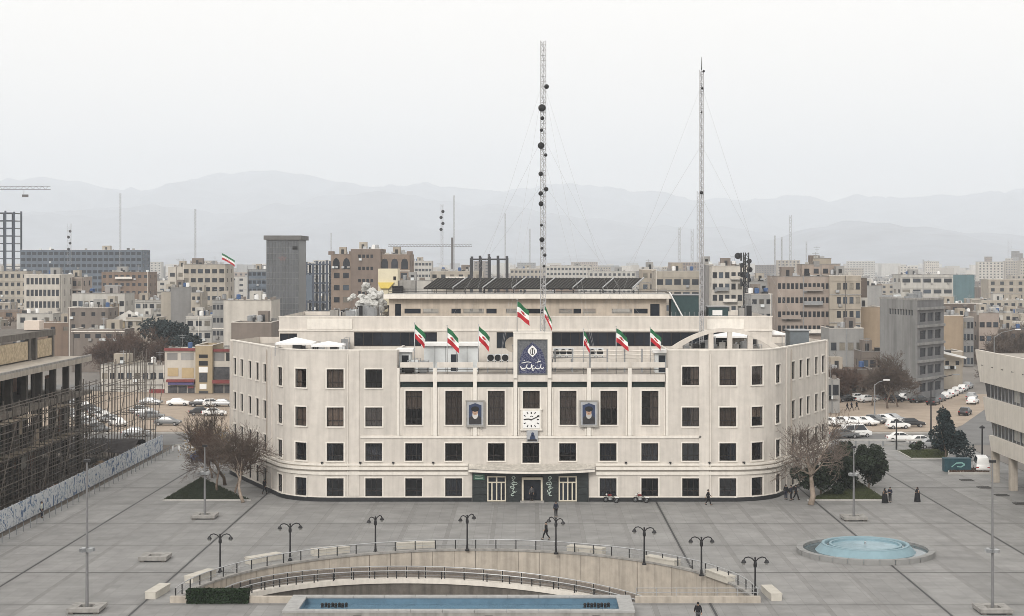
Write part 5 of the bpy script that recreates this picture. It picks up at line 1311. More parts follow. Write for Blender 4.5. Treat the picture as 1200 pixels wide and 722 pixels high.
# ================================================================== cars
TYRE = M('tyre', (.014,.014,.015), .9, .2, 4); RIMM = M('wheel_rim', (.42,.42,.43), .35, .1, 4, metal=.6); CGL = M('car_glass', (.018,.022,.027), .08, .1, 2, spec=.6)
HL = M('headlight', (.70,.70,.68), .15, .05, 3); TL = M('tail_light', (.30,.02,.02), .2, .1, 3)
PAINT = {'white': M('car_white',(.76,.76,.75),.28,.03,1,spec=.5), 'silver': M('car_silver',(.40,.41,.42),.3,.04,1,metal=.4), 'grey': M('car_grey',(.13,.135,.14),.3,.05,1,spec=.5),
         'black': M('car_black',(.018,.018,.02),.2,.1,1,spec=.6), 'blue': M('car_blue',(.045,.07,.12),.25,.05,1,spec=.6)}
def car_body(kind):
    if kind == 'sedan': low = [(-2.15,.32),(2.1,.32),(2.18,.55),(2.1,.78),(1.15,.93),(-1.35,.96),(-2.1,.90),(-2.2,.6)]; top = [(-1.55,.95),(-1.0,1.40),(.25,1.43),(1.15,.93)]; hw = .84
    elif kind == 'hatch': low = [(-1.85,.32),(1.85,.32),(1.92,.55),(1.85,.80),(1.0,.95),(-1.75,.97),(-1.9,.85),(-1.92,.55)]; top = [(-1.78,.96),(-1.45,1.42),(.2,1.46),(1.0,.94)]; hw = .80
    else: low = [(-2.3,.35),(2.3,.35),(2.38,.6),(2.3,.95),(1.7,1.1),(-2.3,1.12),(-2.38,.6)]; top = [(-2.25,1.1),(-2.15,1.95),(1.0,2.0),(1.75,1.1)]; hw = .88
    bm = bmesh.new()
    def ext(poly, h0, h1, zmin, zmax):
        vs = []
        for s in (-1,1):
            vs.append([bm.verts.new((x, s*(h0+(h1-h0)*max(0,min(1,(z-zmin)/(zmax-zmin)))), z)) for x, z in poly])
        n = len(poly); bm.faces.new(vs[0]); bm.faces.new(vs[1][::-1])
        for i in range(n): j = (i+1) % n; bm.faces.new((vs[0][j],vs[0][i],vs[1][i],vs[1][j]))
    ext(low, hw, hw-.06, .5, 1.0); zt = max(z for _, z in top); ext(top, hw-.05, hw-.22, top[0][1], zt)
    bmesh.ops.recalc_face_normals(bm, faces=bm.faces); bmesh.ops.bevel(bm, geom=[e for e in bm.edges], offset=.06, segments=2, affect='EDGES', profile=.6)
    me = bpy.data.meshes.new('body'); bm.to_mesh(me); bm.free(); me.polygons.foreach_set('use_smooth',[True]*len(me.polygons)); return me, low, top, hw
CARP = {}
def car_proto(kind, colr):
    key = (kind, colr)
    if key in CARP: return CARP[key]
    if kind not in CARP: CARP[kind] = car_body(kind)
    me, low, top, hw = CARP[kind]; m2 = me.copy(); m2.materials.clear(); m2.materials.append(PAINT[colr])
    if ('p',kind) not in CARP:
        z0, z1 = top[0][1]+.06, max(z for _, z in top)-.07; hh = hw-.05; ht = hw-.22
        def side(s):
            def P(x, z): w_ = hh+(ht-hh)*(z-top[0][1])/(z1+.07-top[0][1]); return (x, s*(w_+.012), z)
            xr, xf = top[0][0]+.2, top[3][0]-.22; xrt, xft = top[1][0]+.08, top[2][0]-.05; xm = (xrt+xft)/2-.05; g = MB()
            g.quad(P(xr,z0),P(xm-.03,z0),P(xm-.03,z1),P(xrt,z1)); g.quad(P(xm+.03,z0),P(xf,z0),P(xft,z1),P(xm+.03,z1)); return g.mesh('side_window', CGL)
        def scr(a, b, off):
            g = MB(); A, Bv = Vector((a[0],0,a[1])), Vector((b[0],0,b[1])); n_ = Vector((-(Bv.z-A.z),0,Bv.x-A.x)).normalized()*off
            p, q = A.lerp(Bv,.10)+n_, A.lerp(Bv,.88)+n_; g.quad((p.x,-hh+.12,p.z),(p.x,hh-.12,p.z),(q.x,ht-.06,q.z),(q.x,-ht+.06,q.z)); return g.mesh('windscreen', CGL)
        def lamp(x, z, s, mt, sg): return MB().box(x-.05, x+.05, s*hw*.78-.17, s*hw*.78+.17, z-.08, z+.08).mesh('lamp', mt)
        g = MB(); prof = [(.0,-.1),(.3,-.1),(.31,-.06),(.31,.06),(.3,.1),(.0,.1)]
        b = len(g.v); n = 16
        for r_, q in prof:
            for k in range(n): a = 2*math.pi*k/n; g.v.append((r_*math.cos(a), q, r_*math.sin(a)))
        for i in range(len(prof)-1):
            for k in range(n): k2 = (k+1) % n; g.f.append((b+i*n+k,b+i*n+k2,b+(i+1)*n+k2,b+(i+1)*n+k))
        wheel = g.mesh('wheel', TYRE, None, False); g = MB()
        for s in (-1,1): disc(g, (0,s*.105,0), [(0,.0),(.19,.0)], 10)
        rim = g.mesh('rim', RIMM)
        fx, rx = low[1][0], low[0][0]
        CARP[('p',kind)] = dict(side=[side(-1),side(1)], ws=scr(top[3],top[2],-.03 if False else .02), rs=scr(top[0],top[1],-.02), wheel=wheel, rim=rim,
            hl=[lamp(fx+.0,.66,s,HL,s) for s in (-1,1)], tl=[lamp(rx-.02,.72,s,TL,s) for s in (-1,1)], wx=(rx+.75, fx-.78), hw=hw)
    Pp = CARP[('p',kind)]
    return m2, Pp
CARM = {}
def car(kind, colr, p, rz, label, group):
    if (kind,colr) not in CARM:
        m2, Pp = car_proto(kind, colr)
        t = thing('parked_car' if kind != 'van' else 'parked_van', label, 'car' if kind != 'van' else 'van', p, group, local=True, rotz=rz)
        inst('body', m2, t)
        for s in Pp['side']: inst('side_window', s, t)
        inst('windscreen', Pp['ws'], t); inst('rear_window', Pp['rs'], t)
        for x in Pp['wx']:
            for s in (-1,1): wh = inst('wheel', Pp['wheel'], t, (x, s*(Pp['hw']-.08), .31)); inst('rim', Pp['rim'], wh)
        for m_ in Pp['hl']: inst('headlight', m_, t)
        for m_ in Pp['tl']: inst('tail_light', m_, t)
        CARM[(kind,colr)] = t; return t
    return dup(CARM[(kind,colr)], p, rz, label, group)
W, S, Gy, K_, Bl = 'white','silver','grey','black','blue'
KN = {'sedan':'sedan','hatch':'hatchback','van':'van'}
def row(items, where, group, rz):
    items = sorted(items)
    for k, it in enumerate(items):
        px, py, c = it[:3]; c = random.choice([Gy,S,K_,Bl,S]) if (c == W and random.random() < .22) else c; kd = it[3] if len(it) > 3 else random.choice(['sedan','sedan','hatch']); a = it[4] if len(it) > 4 else rz
        p = G(px,py); p.z = -.045
        car(kd, c, p, R_(a+random.uniform(-4,4)), f'{c} {KN[kd]}, {ORD[k]} from the left {where}', group)
row([(974,470,Bl),(991,470,K_),(1004,469,W),(1016,471,W),(1034,468.5,Gy),(1049,471,W),(1062,469,W),(1077,471.5,K_),(1086,468,W)], 'in the row below the grey tower', 'cars in the row below the grey tower', 28)
row([(975,499,W),(989,498,W),(1002,498,W),(1015,498,W),(1026,496,Gy),(1037,495,W),(1046,494,S)], 'in the middle row of the right parking lot', 'cars in the middle row of the right lot', -50)
row([(1052,502,W,'hatch',10),(1070,500,K_,'hatch',0)], 'on the open edge of the right parking lot', 'loose cars in the right lot', 0)
row([(990,513,W,'sedan',5),(1003,512,W,'van',20),(1056,517,W,'sedan',0),(1080,521,W,'sedan',4),(1093,525,S,'sedan',4),(1108,524,Gy,'sedan',4)], 'in the street behind the right lawn', 'cars in the street behind the right lawn', 0)
row([(1094,474,K_),(1101,470,Gy),(1109,467,W),(1116,464,W),(1122,461,W),(1128,458,W),(1134,455,S)], 'on the left side of the side road', 'cars on the left side of the side road', 62)
row([(1131,486,W),(1140,473,W),(1139,468,S)], 'on the right side of the side road', 'cars on the right side of the side road', 62)
car('van', W, G(1150,552), R_(80), 'white van parked behind the pillar of the right building', 'vans')
row([(177,474,W,'sedan',0),(209,475,W,'sedan',0),(236,476,K_,'sedan',0),(249,476,W,'hatch',20),(262,476,S,'sedan',0)], 'in front of the shops on the left', 'cars in front of the left shops', 0)
row([(166,484,S,'sedan',5),(172,487,W,'sedan',5),(178,491,W,'sedan',5),(197,498,Gy,'sedan',-8),(236,486,K_,'sedan',15),(251,487,W,'sedan',10)], 'in the middle of the left parking lot', 'cars in the middle of the left lot', 0)
row([(98,479,W),(106,483,W),(114,487,S),(122,491,W),(130,495,W),(138,499,W),(88,476,W),(78,473,Gy)], 'in the diagonal row seen through the scaffolding', 'cars seen through the scaffolding', -42)
row([(84,488,S),(95,493,W),(106,499,W),(115,506,Gy)], 'in the nearer diagonal row behind the scaffolding', 'cars behind the scaffolding', -42)
row([(104,532,W,'sedan',-5),(131,528,W,'sedan',-5)], 'inside the building site', 'cars in the building site', 0)
row([(160,511,S,'sedan',0),(40,508,W,'sedan',0),(62,514,W,'sedan',0)], 'in the street past the hoarding', 'cars in the left street', 0)
# ================================================================== motorcycles
def motorbike(label, p, rz):
    t = thing('motorcycle', label, 'motorcycle', p, 'motorcycles by the entrance', local=True, rotz=rz)
    for x in (-.62,.64):
        g = MB(); pts = [(x+.28*math.cos(2*math.pi*k/14),0,.3+.28*math.sin(2*math.pi*k/14)) for k in range(15)]; g.tube(pts, .055, 6, False); wh = part('wheel', g, TYRE, t)
        g = MB(); 
        for k in range(6): a = math.pi*k/6; g.tube([(x-.26*math.cos(a),0,.3-.26*math.sin(a)),(x+.26*math.cos(a),0,.3+.26*math.sin(a))], .012, 3)
        part('spokes', g, GALV, wh)
    g = MB(); g.tube([(.64,0,.3),(.5,0,.75),(.42,0,.98)], .04, 6); part('fork', g, GALV, t)
    g = MB(); g.tube([(.42,0,.85),(-.05,0,.35),(-.62,0,.3)], .035, 6); g.tube([(.42,0,.85),(-.3,0,.68),(-.62,0,.32)], .03, 6); part('frame', g, METAL_D, t)
    g = MB(); g.ball((.14,0,.82), .3, .14, .13, 10, 6); part('fuel_tank', g, M('bike_red',(.14,.02,.02),.25,.1,3) if not bpy.data.materials.get('bike_red') else bpy.data.materials['bike_red'], t, True)
    g = MB(); g.ball((-.38,0,.80), .40, .13, .07, 10, 6); part('seat', g, BLACK, t, True)
    g = MB(); g.box(-.1,.24,-.13,.13,.3,.6); g.tube([(.1,-.14,.4),(-.2,-.16,.28),(-.75,-.17,.33)], .045, 6); part('engine', g, GALV, t)
    g = MB(); g.tube([(.34,-.36,1.05),(.42,-.1,.98),(.42,.1,.98),(.34,.36,1.05)], .022, 6); part('handlebar', g, METAL_D, t)
    g = MB(); g.ball((.55,0,.88), .1); part('headlight', g, HL, t, True)
    g = MB(); g.box(-.95,-.55,-.1,.1,.58,.64); part('mudguard', g, WHITE, t)
motorbike('motorcycle parked by the wall just right of the entrance', G(716,589), R_(155))
motorbike('motorcycle parked by the wall farther right of the entrance', G(751,589), R_(160))
# ================================================================== people
def skin_mesh(name, verts, edges, radii, root, mat, extra=None):
    me = bpy.data.meshes.new(name+'_tmp'); me.from_pydata(verts, edges, []); o = bpy.data.objects.new(name+'_tmp', me); COL.objects.link(o)
    o.modifiers.new('skin','SKIN')
    sv = me.skin_vertices[0].data
    for i, r in enumerate(radii): sv[i].radius = (r, r) if not isinstance(r, tuple) else r; sv[i].use_root = (i == root)
    sb = o.modifiers.new('sub','SUBSURF'); sb.levels = 1; sb.render_levels = 1
    dg = bpy.context.evaluated_depsgraph_get(); out = bpy.data.meshes.new_from_object(o.evaluated_get(dg)); bpy.data.objects.remove(o); bpy.data.meshes.remove(me)
    if extra:
        bm = bmesh.new(); bm.from_mesh(out); m2 = extra.mesh('x', None); bm.from_mesh(m2); bm.to_mesh(out); bm.free(); bpy.data.meshes.remove(m2)
    out.name = name; out.materials.clear(); out.materials.append(mat); out.polygons.foreach_set('use_smooth',[True]*len(out.polygons)); return out
def joints(pose):
    J = dict(pel=(0,0,.93), wst=(0,0,1.08), chs=(0,-.01,1.28), nk=(0,0,1.47), hd=(0,-.02,1.60), top=(0,-.01,1.68))
    for s, n in ((-1,'l'),(1,'r')):
        J['sh'+n] = (s*.18,0,1.41); J['el'+n] = (s*.24,.03,1.13); J['wr'+n] = (s*.23,-.06,.88); J['hp'+n] = (s*.09,0,.90); J['kn'+n] = (s*.10,-.01,.50); J['an'+n] = (s*.10,.02,.09); J['to'+n] = (s*.11,-.15,.04)
    if pose == 'walk':
        J['knl'] = (-.09,-.20,.52); J['anl'] = (-.09,-.30,.10); J['tol'] = (-.09,-.46,.08); J['knr'] = (.09,.06,.50); J['anr'] = (.09,.34,.14); J['tor'] = (.09,.20,.04)
        J['ell'] = (-.23,.14,1.15); J['wrl'] = (-.22,.22,.93); J['elr'] = (.23,-.06,1.14); J['wrr'] = (.22,-.26,.98)
    if pose == 'fold':
        for s, n in ((-1,'l'),(1,'r')): J['el'+n] = (s*.25,-.04,1.12); J['wr'+n] = (s*.05,-.22,1.12)
    return J
PM = {}
def body_mesh(pose):
    if pose in PM: return PM[pose]
    J = joints(pose); names = list(J); ix = {n:i for i,n in enumerate(names)}
    E = [('pel','wst'),('wst','chs'),('chs','nk'),('nk','hd'),('hd','top')]
    for n in 'lr': E += [('chs','sh'+n),('sh'+n,'el'+n),('el'+n,'wr'+n),('pel','hp'+n),('hp'+n,'kn'+n),('kn'+n,'an'+n),('an'+n,'to'+n)]
    rad = dict(pel=(.14,.11),wst=(.13,.10),chs=(.16,.11),nk=.055,hd=(.085,.10),top=(.06,.07))
    for n in 'lr': rad.update({'sh'+n:.06,'el'+n:.045,'wr'+n:.032,'hp'+n:.085,'kn'+n:.06,'an'+n:.042,'to'+n:.035})
    ex = MB()                        # fingers, nose, ears belong to the same body mesh
    for n, s in (('l',-1),('r',1)):
        w_ = Vector(J['wr'+n]); e_ = Vector(J['el'+n]); d_ = (w_-e_).normalized(); ex.tube([w_-d_*.02,w_+d_*.09],[.03,.036],6)
        for k in range(4): b = w_+d_*.08+Vector((0,(k-1.5)*.018,0)); L_ = (.06,.075,.07,.05)[k]; ex.tube([b,b+d_*L_*.6,b+d_*L_+Vector((-s*.02,0,0))],[.010,.009,.007],4)
        ex.tube([w_+d_*.02+Vector((0,-.03,0)),w_+d_*.07+Vector((-s*.01,-.055,0))],[.012,.009],4)
    ex.ball((0,-.125,1.59), .014, .02, .022, 6, 4)
    for s in (-1,1): ex.ball((s*.09,0,1.60), .012, .022, .03, 6, 4)
    PM[pose] = skin_mesh('body', [J[n] for n in names], [(ix[a],ix[b]) for a,b in E], [rad[n] for n in names], 0, SKIN, ex)
    j2 = ['pel','wst','chs','nk']+[a+n for n in 'lr' for a in ('sh','el','wr')]; ix = {n:i for i,n in enumerate(j2)}; P = dict(J)
    for n in 'lr': P['wr'+n] = tuple(Vector(J['wr'+n])*.85+Vector(J['el'+n])*.15)
    P['pel'] = (0,0,.84); P['nk'] = (0,0,1.45)
    PM[pose+'coat'] = ([P[n] for n in j2],[(ix[a],ix[b]) for a,b in (('pel','wst'),('wst','chs'),('chs','nk'),('chs','shl'),('shl','ell'),('ell','wrl'),('chs','shr'),('shr','elr'),('elr','wrr'))],
        [(.18,.14),(.165,.135),(.19,.14),.075]+[.085,.068,.052]*2)
    j3 = ['pel','hpl','knl','anl','hpr','knr','anr']; ix = {n:i for i,n in enumerate(j3)}; P = dict(J); 
    for n in 'lr': P['an'+n] = tuple(Vector(J['an'+n])+Vector((0,0,.02)))
    PM[pose+'leg'] = ([P[n] for n in j3],[(0,1),(1,2),(2,3),(0,4),(4,5),(5,6)],[(.155,.125),.105,.082,.068,.105,.082,.068])
    return PM[pose]
CL = {'black': M('cloth_black',(.012,.012,.014),.9,.2,3), 'navy': M('cloth_navy',(.02,.024,.04),.9,.2,3), 'grey': M('cloth_grey',(.07,.07,.075),.9,.2,3), 'brown': M('cloth_brown',(.06,.04,.03),.9,.2,3), 'hivis': M('cloth_pale',(.40,.42,.38),.8,.1,3)}
HAIR = M('black_hair', (.010,.009,.008), .6, .2, 5)
def person(label, p, rz, pose='stand', coat='black', leg='black', hgt=1.72):
    b = body_mesh(pose); t = thing('person', label, 'person', p, local=True, rotz=rz); t.scale = (hgt/1.70,)*3
    bo = inst('body', b, t)
    for nm, key, c in (('jacket','coat',coat),('trousers','leg',leg)):
        k = (pose,key,c)
        if k not in PM: v, e, r = PM[pose+key]; PM[k] = skin_mesh(nm, v, e, r, 0, CL[c])
        inst(nm, PM[k], t)
    if 'hair' not in PM:
        g = MB()
        for i in range(5):
            for j in range(10):
                def Q(i,j): th = R_(i*22); a = 2*math.pi*j/10; return (.098*math.sin(th)*math.cos(a), .012+.112*math.sin(th)*math.sin(a), 1.615+.125*math.cos(th))
                if i == 4 and 6 < j < 9: continue
                g.quad(Q(i,j),Q(i+1,j),Q(i+1,j+1),Q(i,j+1))
        PM['hair'] = g.mesh('hair', HAIR, None, True)
        g = MB()
        for s in (-1,1): g.ball((s*.034,-.108,1.625), .012, .008, .008, 6, 4)
        g.box(-.025,.025,-.118,-.108,1.545,1.553); PM['eyes'] = g.mesh('eyes', HAIR)
    inst('hair', PM['hair'], t); inst('eyes', PM['eyes'], t)
    J = joints(pose); g = MB()
    for n in 'lr': a, b_ = Vector(J['an'+n]), Vector(J['to'+n]); g.tube([a+Vector((0,.04,-.04)),(a+b_)/2+Vector((0,0,-.02)),b_+Vector((0,-.02,0))],[.05,.052,.04],7)
    part('shoes', g, BLACK, t, True); return t
def chador(label, p, rz, hgt=1.62):
    b = body_mesh('fold'); t = thing('person', label, 'person', p, local=True, rotz=rz); t.scale = (hgt/1.70,)*3; inst('body', b, t)
    g = MB(); n = 20; rings = [(0.02,.40,.36),(.5,.34,.32),(.95,.30,.27),(1.25,.27,.23),(1.42,.20,.16),(1.50,.115,.12),(1.6,.125,.135),(1.69,.10,.115),(1.745,.02,.03)]
    for i, (z, rx, ry) in enumerate(rings):
        for k in range(n):
            a = 2*math.pi*k/n; f = 1+.07*math.sin(a*5+i*.4)*(1 if z < 1.3 else 0); g.v.append((rx*f*math.cos(a), .02+ry*f*math.sin(a), z))
    for i in range(len(rings)-1):
        for k in range(n):
            am = 2*math.pi*(k+.5)/n
            if i in (5,6) and abs(am-1.5*math.pi) < .7: continue      # face opening
            g.f.append((i*n+k,i*n+(k+1)%n,(i+1)*n+(k+1)%n,(i+1)*n+k))
    part('chador', g, CL['black'], t, True); g = MB()
    if 'eyes' in PM: inst('eyes', PM['eyes'], t)
    part('shoes', MB().ball((-.1,-.32,.04),.05,.1,.04).ball((.1,-.3,.04),.05,.1,.04), BLACK, t); return t
person('man in dark clothes walking across the plaza left of the middle lamp', G(640,632.5), R_(-70), 'walk', 'black','black')
person('person in dark coat near the plaza entrance, behind the middle lamp', G(651.5,606.5), R_(200), 'stand', 'navy','black')
person('person in dark clothes walking along the right part of the facade', G(830,592), R_(70), 'walk','black','black')
person('person standing close to the right wing, left of a pair', G(921,585.5), R_(150), 'stand','black','navy')
person('person standing in the middle of the pair by the right wing', G(927,586.5), R_(250), 'stand','navy','black')
person('person in dark coat nearest the plane tree trunk', G(932.5,586), R_(100), 'walk','black','black')
chador('woman in black chador walking at the right of the right lawn', G(1075,588), R_(-60))
chador('woman in dark chador at the corner of the right lawn', G(1037,589.5), R_(40))
person('person in dark clothes beside the woman at the lawn corner', G(1043,589), R_(-30), 'fold','navy','black')
person('person at the bottom edge of the picture right of the pool', G(818,733), R_(180), 'walk','black','grey')
person('person in dark clothes walking beside the left wing', G(310,579), R_(160), 'walk','black','black')
person('worker in pale jacket by the painted hoarding', G(49,607), R_(90), 'stand','hivis','navy')
person('person standing at the far end of the left street', G(224,526)+Vector((0,0,0)), R_(0), 'stand','black','black')
person('person in the open middle doorway of the entrance', (.3,-.55,.16), R_(0), 'stand','grey','black',1.65)
person('person standing on the tan lot right of the wing', G(977,484), R_(30), 'stand','black','black')
person('left one of three people crossing the tan lot', G(993,482), R_(80), 'walk','black','black')
person('middle one of three people crossing the tan lot', G(998,481), R_(80), 'walk','navy','black')
person('right one of three people crossing the tan lot', G(1004,480), R_(80), 'walk','black','black')
# ================================================================== the city
CW = {}
def cm(nm, col, streak=.2, var=.14):
    if nm not in CW: CW[nm] = M('wall_'+nm, tuple(c*.84 for c in col), .9, var, .35, streak=streak, bump=.05, sfreq=.3)
    return CW[nm]
cm('cream',(.47,.425,.36)); cm('beige',(.43,.38,.315)); cm('white',(.56,.54,.50)); cm('grey',(.27,.265,.26)); cm('greyb',(.36,.355,.345)); cm('brown',(.255,.185,.14)); cm('pink',(.40,.335,.29)); cm('tan',(.38,.295,.21))
cm('brick',(.235,.20,.175)); cm('bluegrey',(.145,.175,.215)); cm('darkb',(.15,.12,.10)); cm('stonewhite',(.62,.58,.52)); cm('yellow',(.42,.34,.225))
PANE = dark_glass('city_window', (.035,.038,.045), .15)
PANE2 = M('curtained_window',(.16,.145,.12),.6,.4,.8,rnd=.5); PANE3 = M('blue_glass_window',(.06,.075,.095),.25,.3,.8,rnd=.4)
ROOF2 = M('city_roof', (.34,.315,.285), .95, .25, .3); REDT = M('red_roof', (.28,.11,.075), .9, .2, .6)
PANEM = {}
rc = random.Random(77)
def rooftop(t, w_, dp, zt, rnd, n=3, big=True):
    if big:
        g = MB(); x = rnd.uniform(-w_*.25,w_*.25); sw, sd = max(2,min(4,w_*.25)), 3.0; g.box(x-sw/2,x+sw/2,dp*.4,min(dp*.4+sd,dp-.2),zt-.6,zt+2.2); sh_ = part('stair_head', g, rnd.choice([CW['cream'],CW['beige'],CW['greyb'],CW['white'],CW['brick']]), t); g = MB(); g.box(x-.4,x+.4,dp*.4-.04,dp*.4,zt-.4,zt+1.5); part('door', g, METAL_D, sh_)
    for k in range(2*n+1):
        x, y = rnd.uniform(-w_*.44,w_*.44), rnd.uniform(.4,max(.8,dp*.8)); q = rnd.uniform(.25,.7); g = MB(); g.box(x-q,x+q,y-q*.8,y+q*.8,zt-.5,zt+rnd.uniform(-.1,.9)); part(rnd.choice(['vent','chimney','roof_box']), g, rnd.choice([CW['grey'],CW['white'],CONC,CW['brick'],METAL_D,GALV]), t)
    for k in range(n):
        x, y = rnd.uniform(-w_*.42,w_*.42), rnd.uniform(.6,max(.8,dp*.7)); ty = rnd.random()
        g = MB()
        if ty < .4: g.tube([(x,y,zt-.5),(x,y,zt+.25)], .07, 4); g.lathe([(0,.2),(.55,.2),(.55,1.3),(.0,1.42)], 8, (x,y,zt)); part('water_tank', g, rnd.choice([WHITE,GALV,METAL_G,BLT]), t)
        elif ty < .8: g.box(x-.5,x+.5,y-.45,y+.45,zt-.5,zt+.8); part('cooling_unit', g, rnd.choice([GALV,CABW,CONC]), t)
        else: g.tube([(x,y,zt-.5),(x,y,zt+3)], .05, 4); g.box(x-.8,x+.8,y-.03,y+.03,zt+2.6,zt+2.66); g.box(x-.5,x+.5,y-.03,y+.03,zt+2.2,zt+2.26); part('aerial', g, METAL_G, t)
def bld(label, px0, px1, yt, d, depth, mat, rows, cols, ww=1.1, wh=1.3, sh=3.2, top=1.1, side=2, name='apartment_block', group=None, rot=0, roof=ROOF2, clutter=3, skip=(), zb=0, xm=None, hgt=None, sides=True, pmat=None, big=True, margin=.0):
    pmat = pmat or PANE
    x0, x1 = gx(px0,d), gx(px1,d); zt = hgt if hgt else gz(yt,d); w_ = x1-x0; cx = (x0+x1)/2
    t = thing(name, label, 'building', (cx,d-D0,zb), group, local=True, rotz=rot); zt -= zb
    hw = w_/2; g = MB(); P = []
    def face(pos, W_, nc, key):
        if not nc: g.quad(pos(-W_/2,0,0),pos(W_/2,0,0),pos(W_/2,0,zt),pos(-W_/2,0,zt)); return
        op = []; wv = min(ww, W_/nc*.75)
        for r in range(rows):
            z1 = zt-top-sh*r; z0 = z1-wh
            if z0 < .25: break
            for c in range(nc):
                if (r,c,key) in skip: continue
                x = -W_/2+margin+(W_-2*margin)*(c+.5)/nc; op.append((x-wv/2,x+wv/2,z0,z1,.18))
        wall_grid(g, [-W_/2,W_/2]+[o[0] for o in op]+[o[1] for o in op], [0,zt]+[o[2] for o in op]+[o[3] for o in op], op, pos, .18)
        for o in op: P.append((pos((o[0]+o[1])/2,.14,o[2]), o[1]-o[0], key))
    face(lambda u,dep,z: (u,dep,z), w_, cols, 'f')
    sx = -1 if cx > 0 else 1                   # the flank that turns to the plaza
    face(lambda u,dep,z: (sx*(hw-dep), depth/2+u, z), depth, side if sides else 0, 's')
    g.quad((-sx*hw,0,0),(-sx*hw,depth,0),(-sx*hw,depth,zt),(-sx*hw,0,zt)); g.quad((-hw,depth,0),(hw,depth,0),(hw,depth,zt),(-hw,depth,zt))
    part('wall', g, mat, t)
    big_win = ww*F/d >= 4.5 and len(P) < 90
    if P:
        if big_win:
            for p, wv, key in P:
                k = (round(wv,2),round(wh,2),key,pmat.name)
                if k not in PANEM:
                    q = MB()
                    if key == 'f': q.quad((-wv/2,0,0),(wv/2,0,0),(wv/2,0,wh),(-wv/2,0,wh)); q.box(-.03,.03,-.05,-.005,0,wh); q.box(-wv/2-.05,wv/2+.05,-.2,-.002,-.06,0)
                    else: q.quad((0,-wv/2,0),(0,wv/2,0),(0,wv/2,wh),(0,-wv/2,wh)); q.box(-.05,.05,-.03,.03,0,wh)
                    PANEM[k] = [q.mesh('window', m_) for m_ in (pmat, pmat, pmat, PANE2, PANE3)]
                inst('window', rc.choice(PANEM[k]), t, p)
        else:
            q = MB()
            for p, wv, key in P:
                if key == 'f': q.quad((p[0]-wv/2,p[1],p[2]),(p[0]+wv/2,p[1],p[2]),(p[0]+wv/2,p[1],p[2]+wh),(p[0]-wv/2,p[1],p[2]+wh))
                else: q.quad((p[0],p[1]-wv/2,p[2]),(p[0],p[1]+wv/2,p[2]),(p[0],p[1]+wv/2,p[2]+wh),(p[0],p[1]-wv/2,p[2]+wh))
            part('windows', q, pmat, t, kind='stuff')
    if rows and cols and d < 900:
        r_ = rc.random()
        if r_ < .45:
            for r in range(rows):
                z = zt-top-sh*r+.45
                if z > .5: part('floor_band', MB().box(-hw-.05,hw+.05,-.14,-.002,z,z+.22), rc.choice([TRIM,CONC,mat]), t)
        elif r_ < .7 and w_ > 6:
            for r in range(rows):
                z = zt-top-wh-sh*r-.35
                if z > 2.5:
                    a = -hw+w_*rc.choice((.08,.3,.5)); b_ = a+w_*.36; q = MB(); q.box(a,b_,-1.1,-.003,z-.12,z+.02); bo = part('balcony', q, CONC, t); part('balustrade', MB().box(a,b_,-1.1,-1.02,z+.02,z+.85), rc.choice([METAL_G,TRIM,GALV,mat]), bo)
        for k in range(rc.randint(1,5)):
            r = rc.randrange(rows); z = zt-top-wh-sh*r-.75
            if z > 1.5: x = rc.uniform(-hw+.6,hw-.6); part('window_cooler', MB().box(x-.4,x+.4,-.6,-.004,z,z+.62), rc.choice([CABW,GALV,CONC]), t)
        if rc.random() < .6: x = rc.choice((-hw+.35,hw-.35,0)); part('drain_pipe', MB().tube([(x,-.12,0),(x,-.12,zt)], .08, 5), rc.choice([METAL_G,CONC_D,TRIM]), t)
    g = MB(); g.quad((-hw,0,zt-.5),(hw,0,zt-.5),(hw,depth,zt-.5),(-hw,depth,zt-.5)); part('roof', g, roof, t)
    g = MB(); g.box(-hw-.08,hw+.08,-.1,.2,zt,zt+.12); g.box(-hw-.08,-hw+.15,.2,depth,zt,zt+.12); g.box(hw-.15,hw+.08,.2,depth,zt,zt+.12); part('parapet', g, CONC if rc.random() < .5 else TRIM, t)
    if clutter: rooftop(t, w_, depth, zt, rc, clutter, big)
    return t
# ---- left side
bld('long blue grey slab block on the left skyline',24,166,293,800,18,CW['bluegrey'],7,22,2.6,1.5,3.0,1.0,clutter=3)
bld('pale beige block behind the left edge, below the open steel tower',-30,32,318,620,18,CW['cream'],6,9,1.3,1.4)
bld('cream office block with regular columns of windows on the left',28,72,322,500,14,CW['stonewhite'],6,8,.95,2.0,3.6,1.0,margin=.6)
bld('narrow block with balconies right of the cream office block',73,96,325,512,12,CW['pink'],5,4,1.6,1.6)
bld('brown block with small windows in front of the blue grey slab',119,174,319,640,15,CW['brown'],5,8,1.3,1.2)
bld('low white building with red roof strip on the left',84,146,344,470,12,CW['white'],3,9,1.3,1.4,3.1,2.2,roof=REDT)
bld('grey brick low building in front of the red roofed one',80,127,361,425,10,CW['brick'],2,4,1.0,1.0)
bld('small tan house between grey roofs on the left',120,131,357,440,8,CW['tan'],1,2,.9,1.0,clutter=1)
bld('cream eight storey apartment house with balconies left of the glass tower',214,264,310,560,16,CW['cream'],7,6,1.7,1.4,3.1,1.6,clutter=5)
bld('pale wing of the eight storey apartment house',197,217,313,565,14,CW['stonewhite'],7,2,1.7,1.3,3.1,2.0)
bld('grey blind wall block between two pale houses',200,225,337,475,10,CW['grey'],0,0,sides=False)
bld('pale house left of the grey blind wall',189,201,342,478,9,CW['cream'],0,0,clutter=1)
bld('pale house right of the grey blind wall',224,236,343,470,9,CW['cream'],2,2,.9,1.0,clutter=1)
bld('large blank cream block left of the glass tower',262,318,352,395,14,CW['stonewhite'],0,0,clutter=4)
bld('narrow grey block at the left flank of the blank cream block',249,262,352,400,14,CW['greyb'],5,3,.7,1.2)
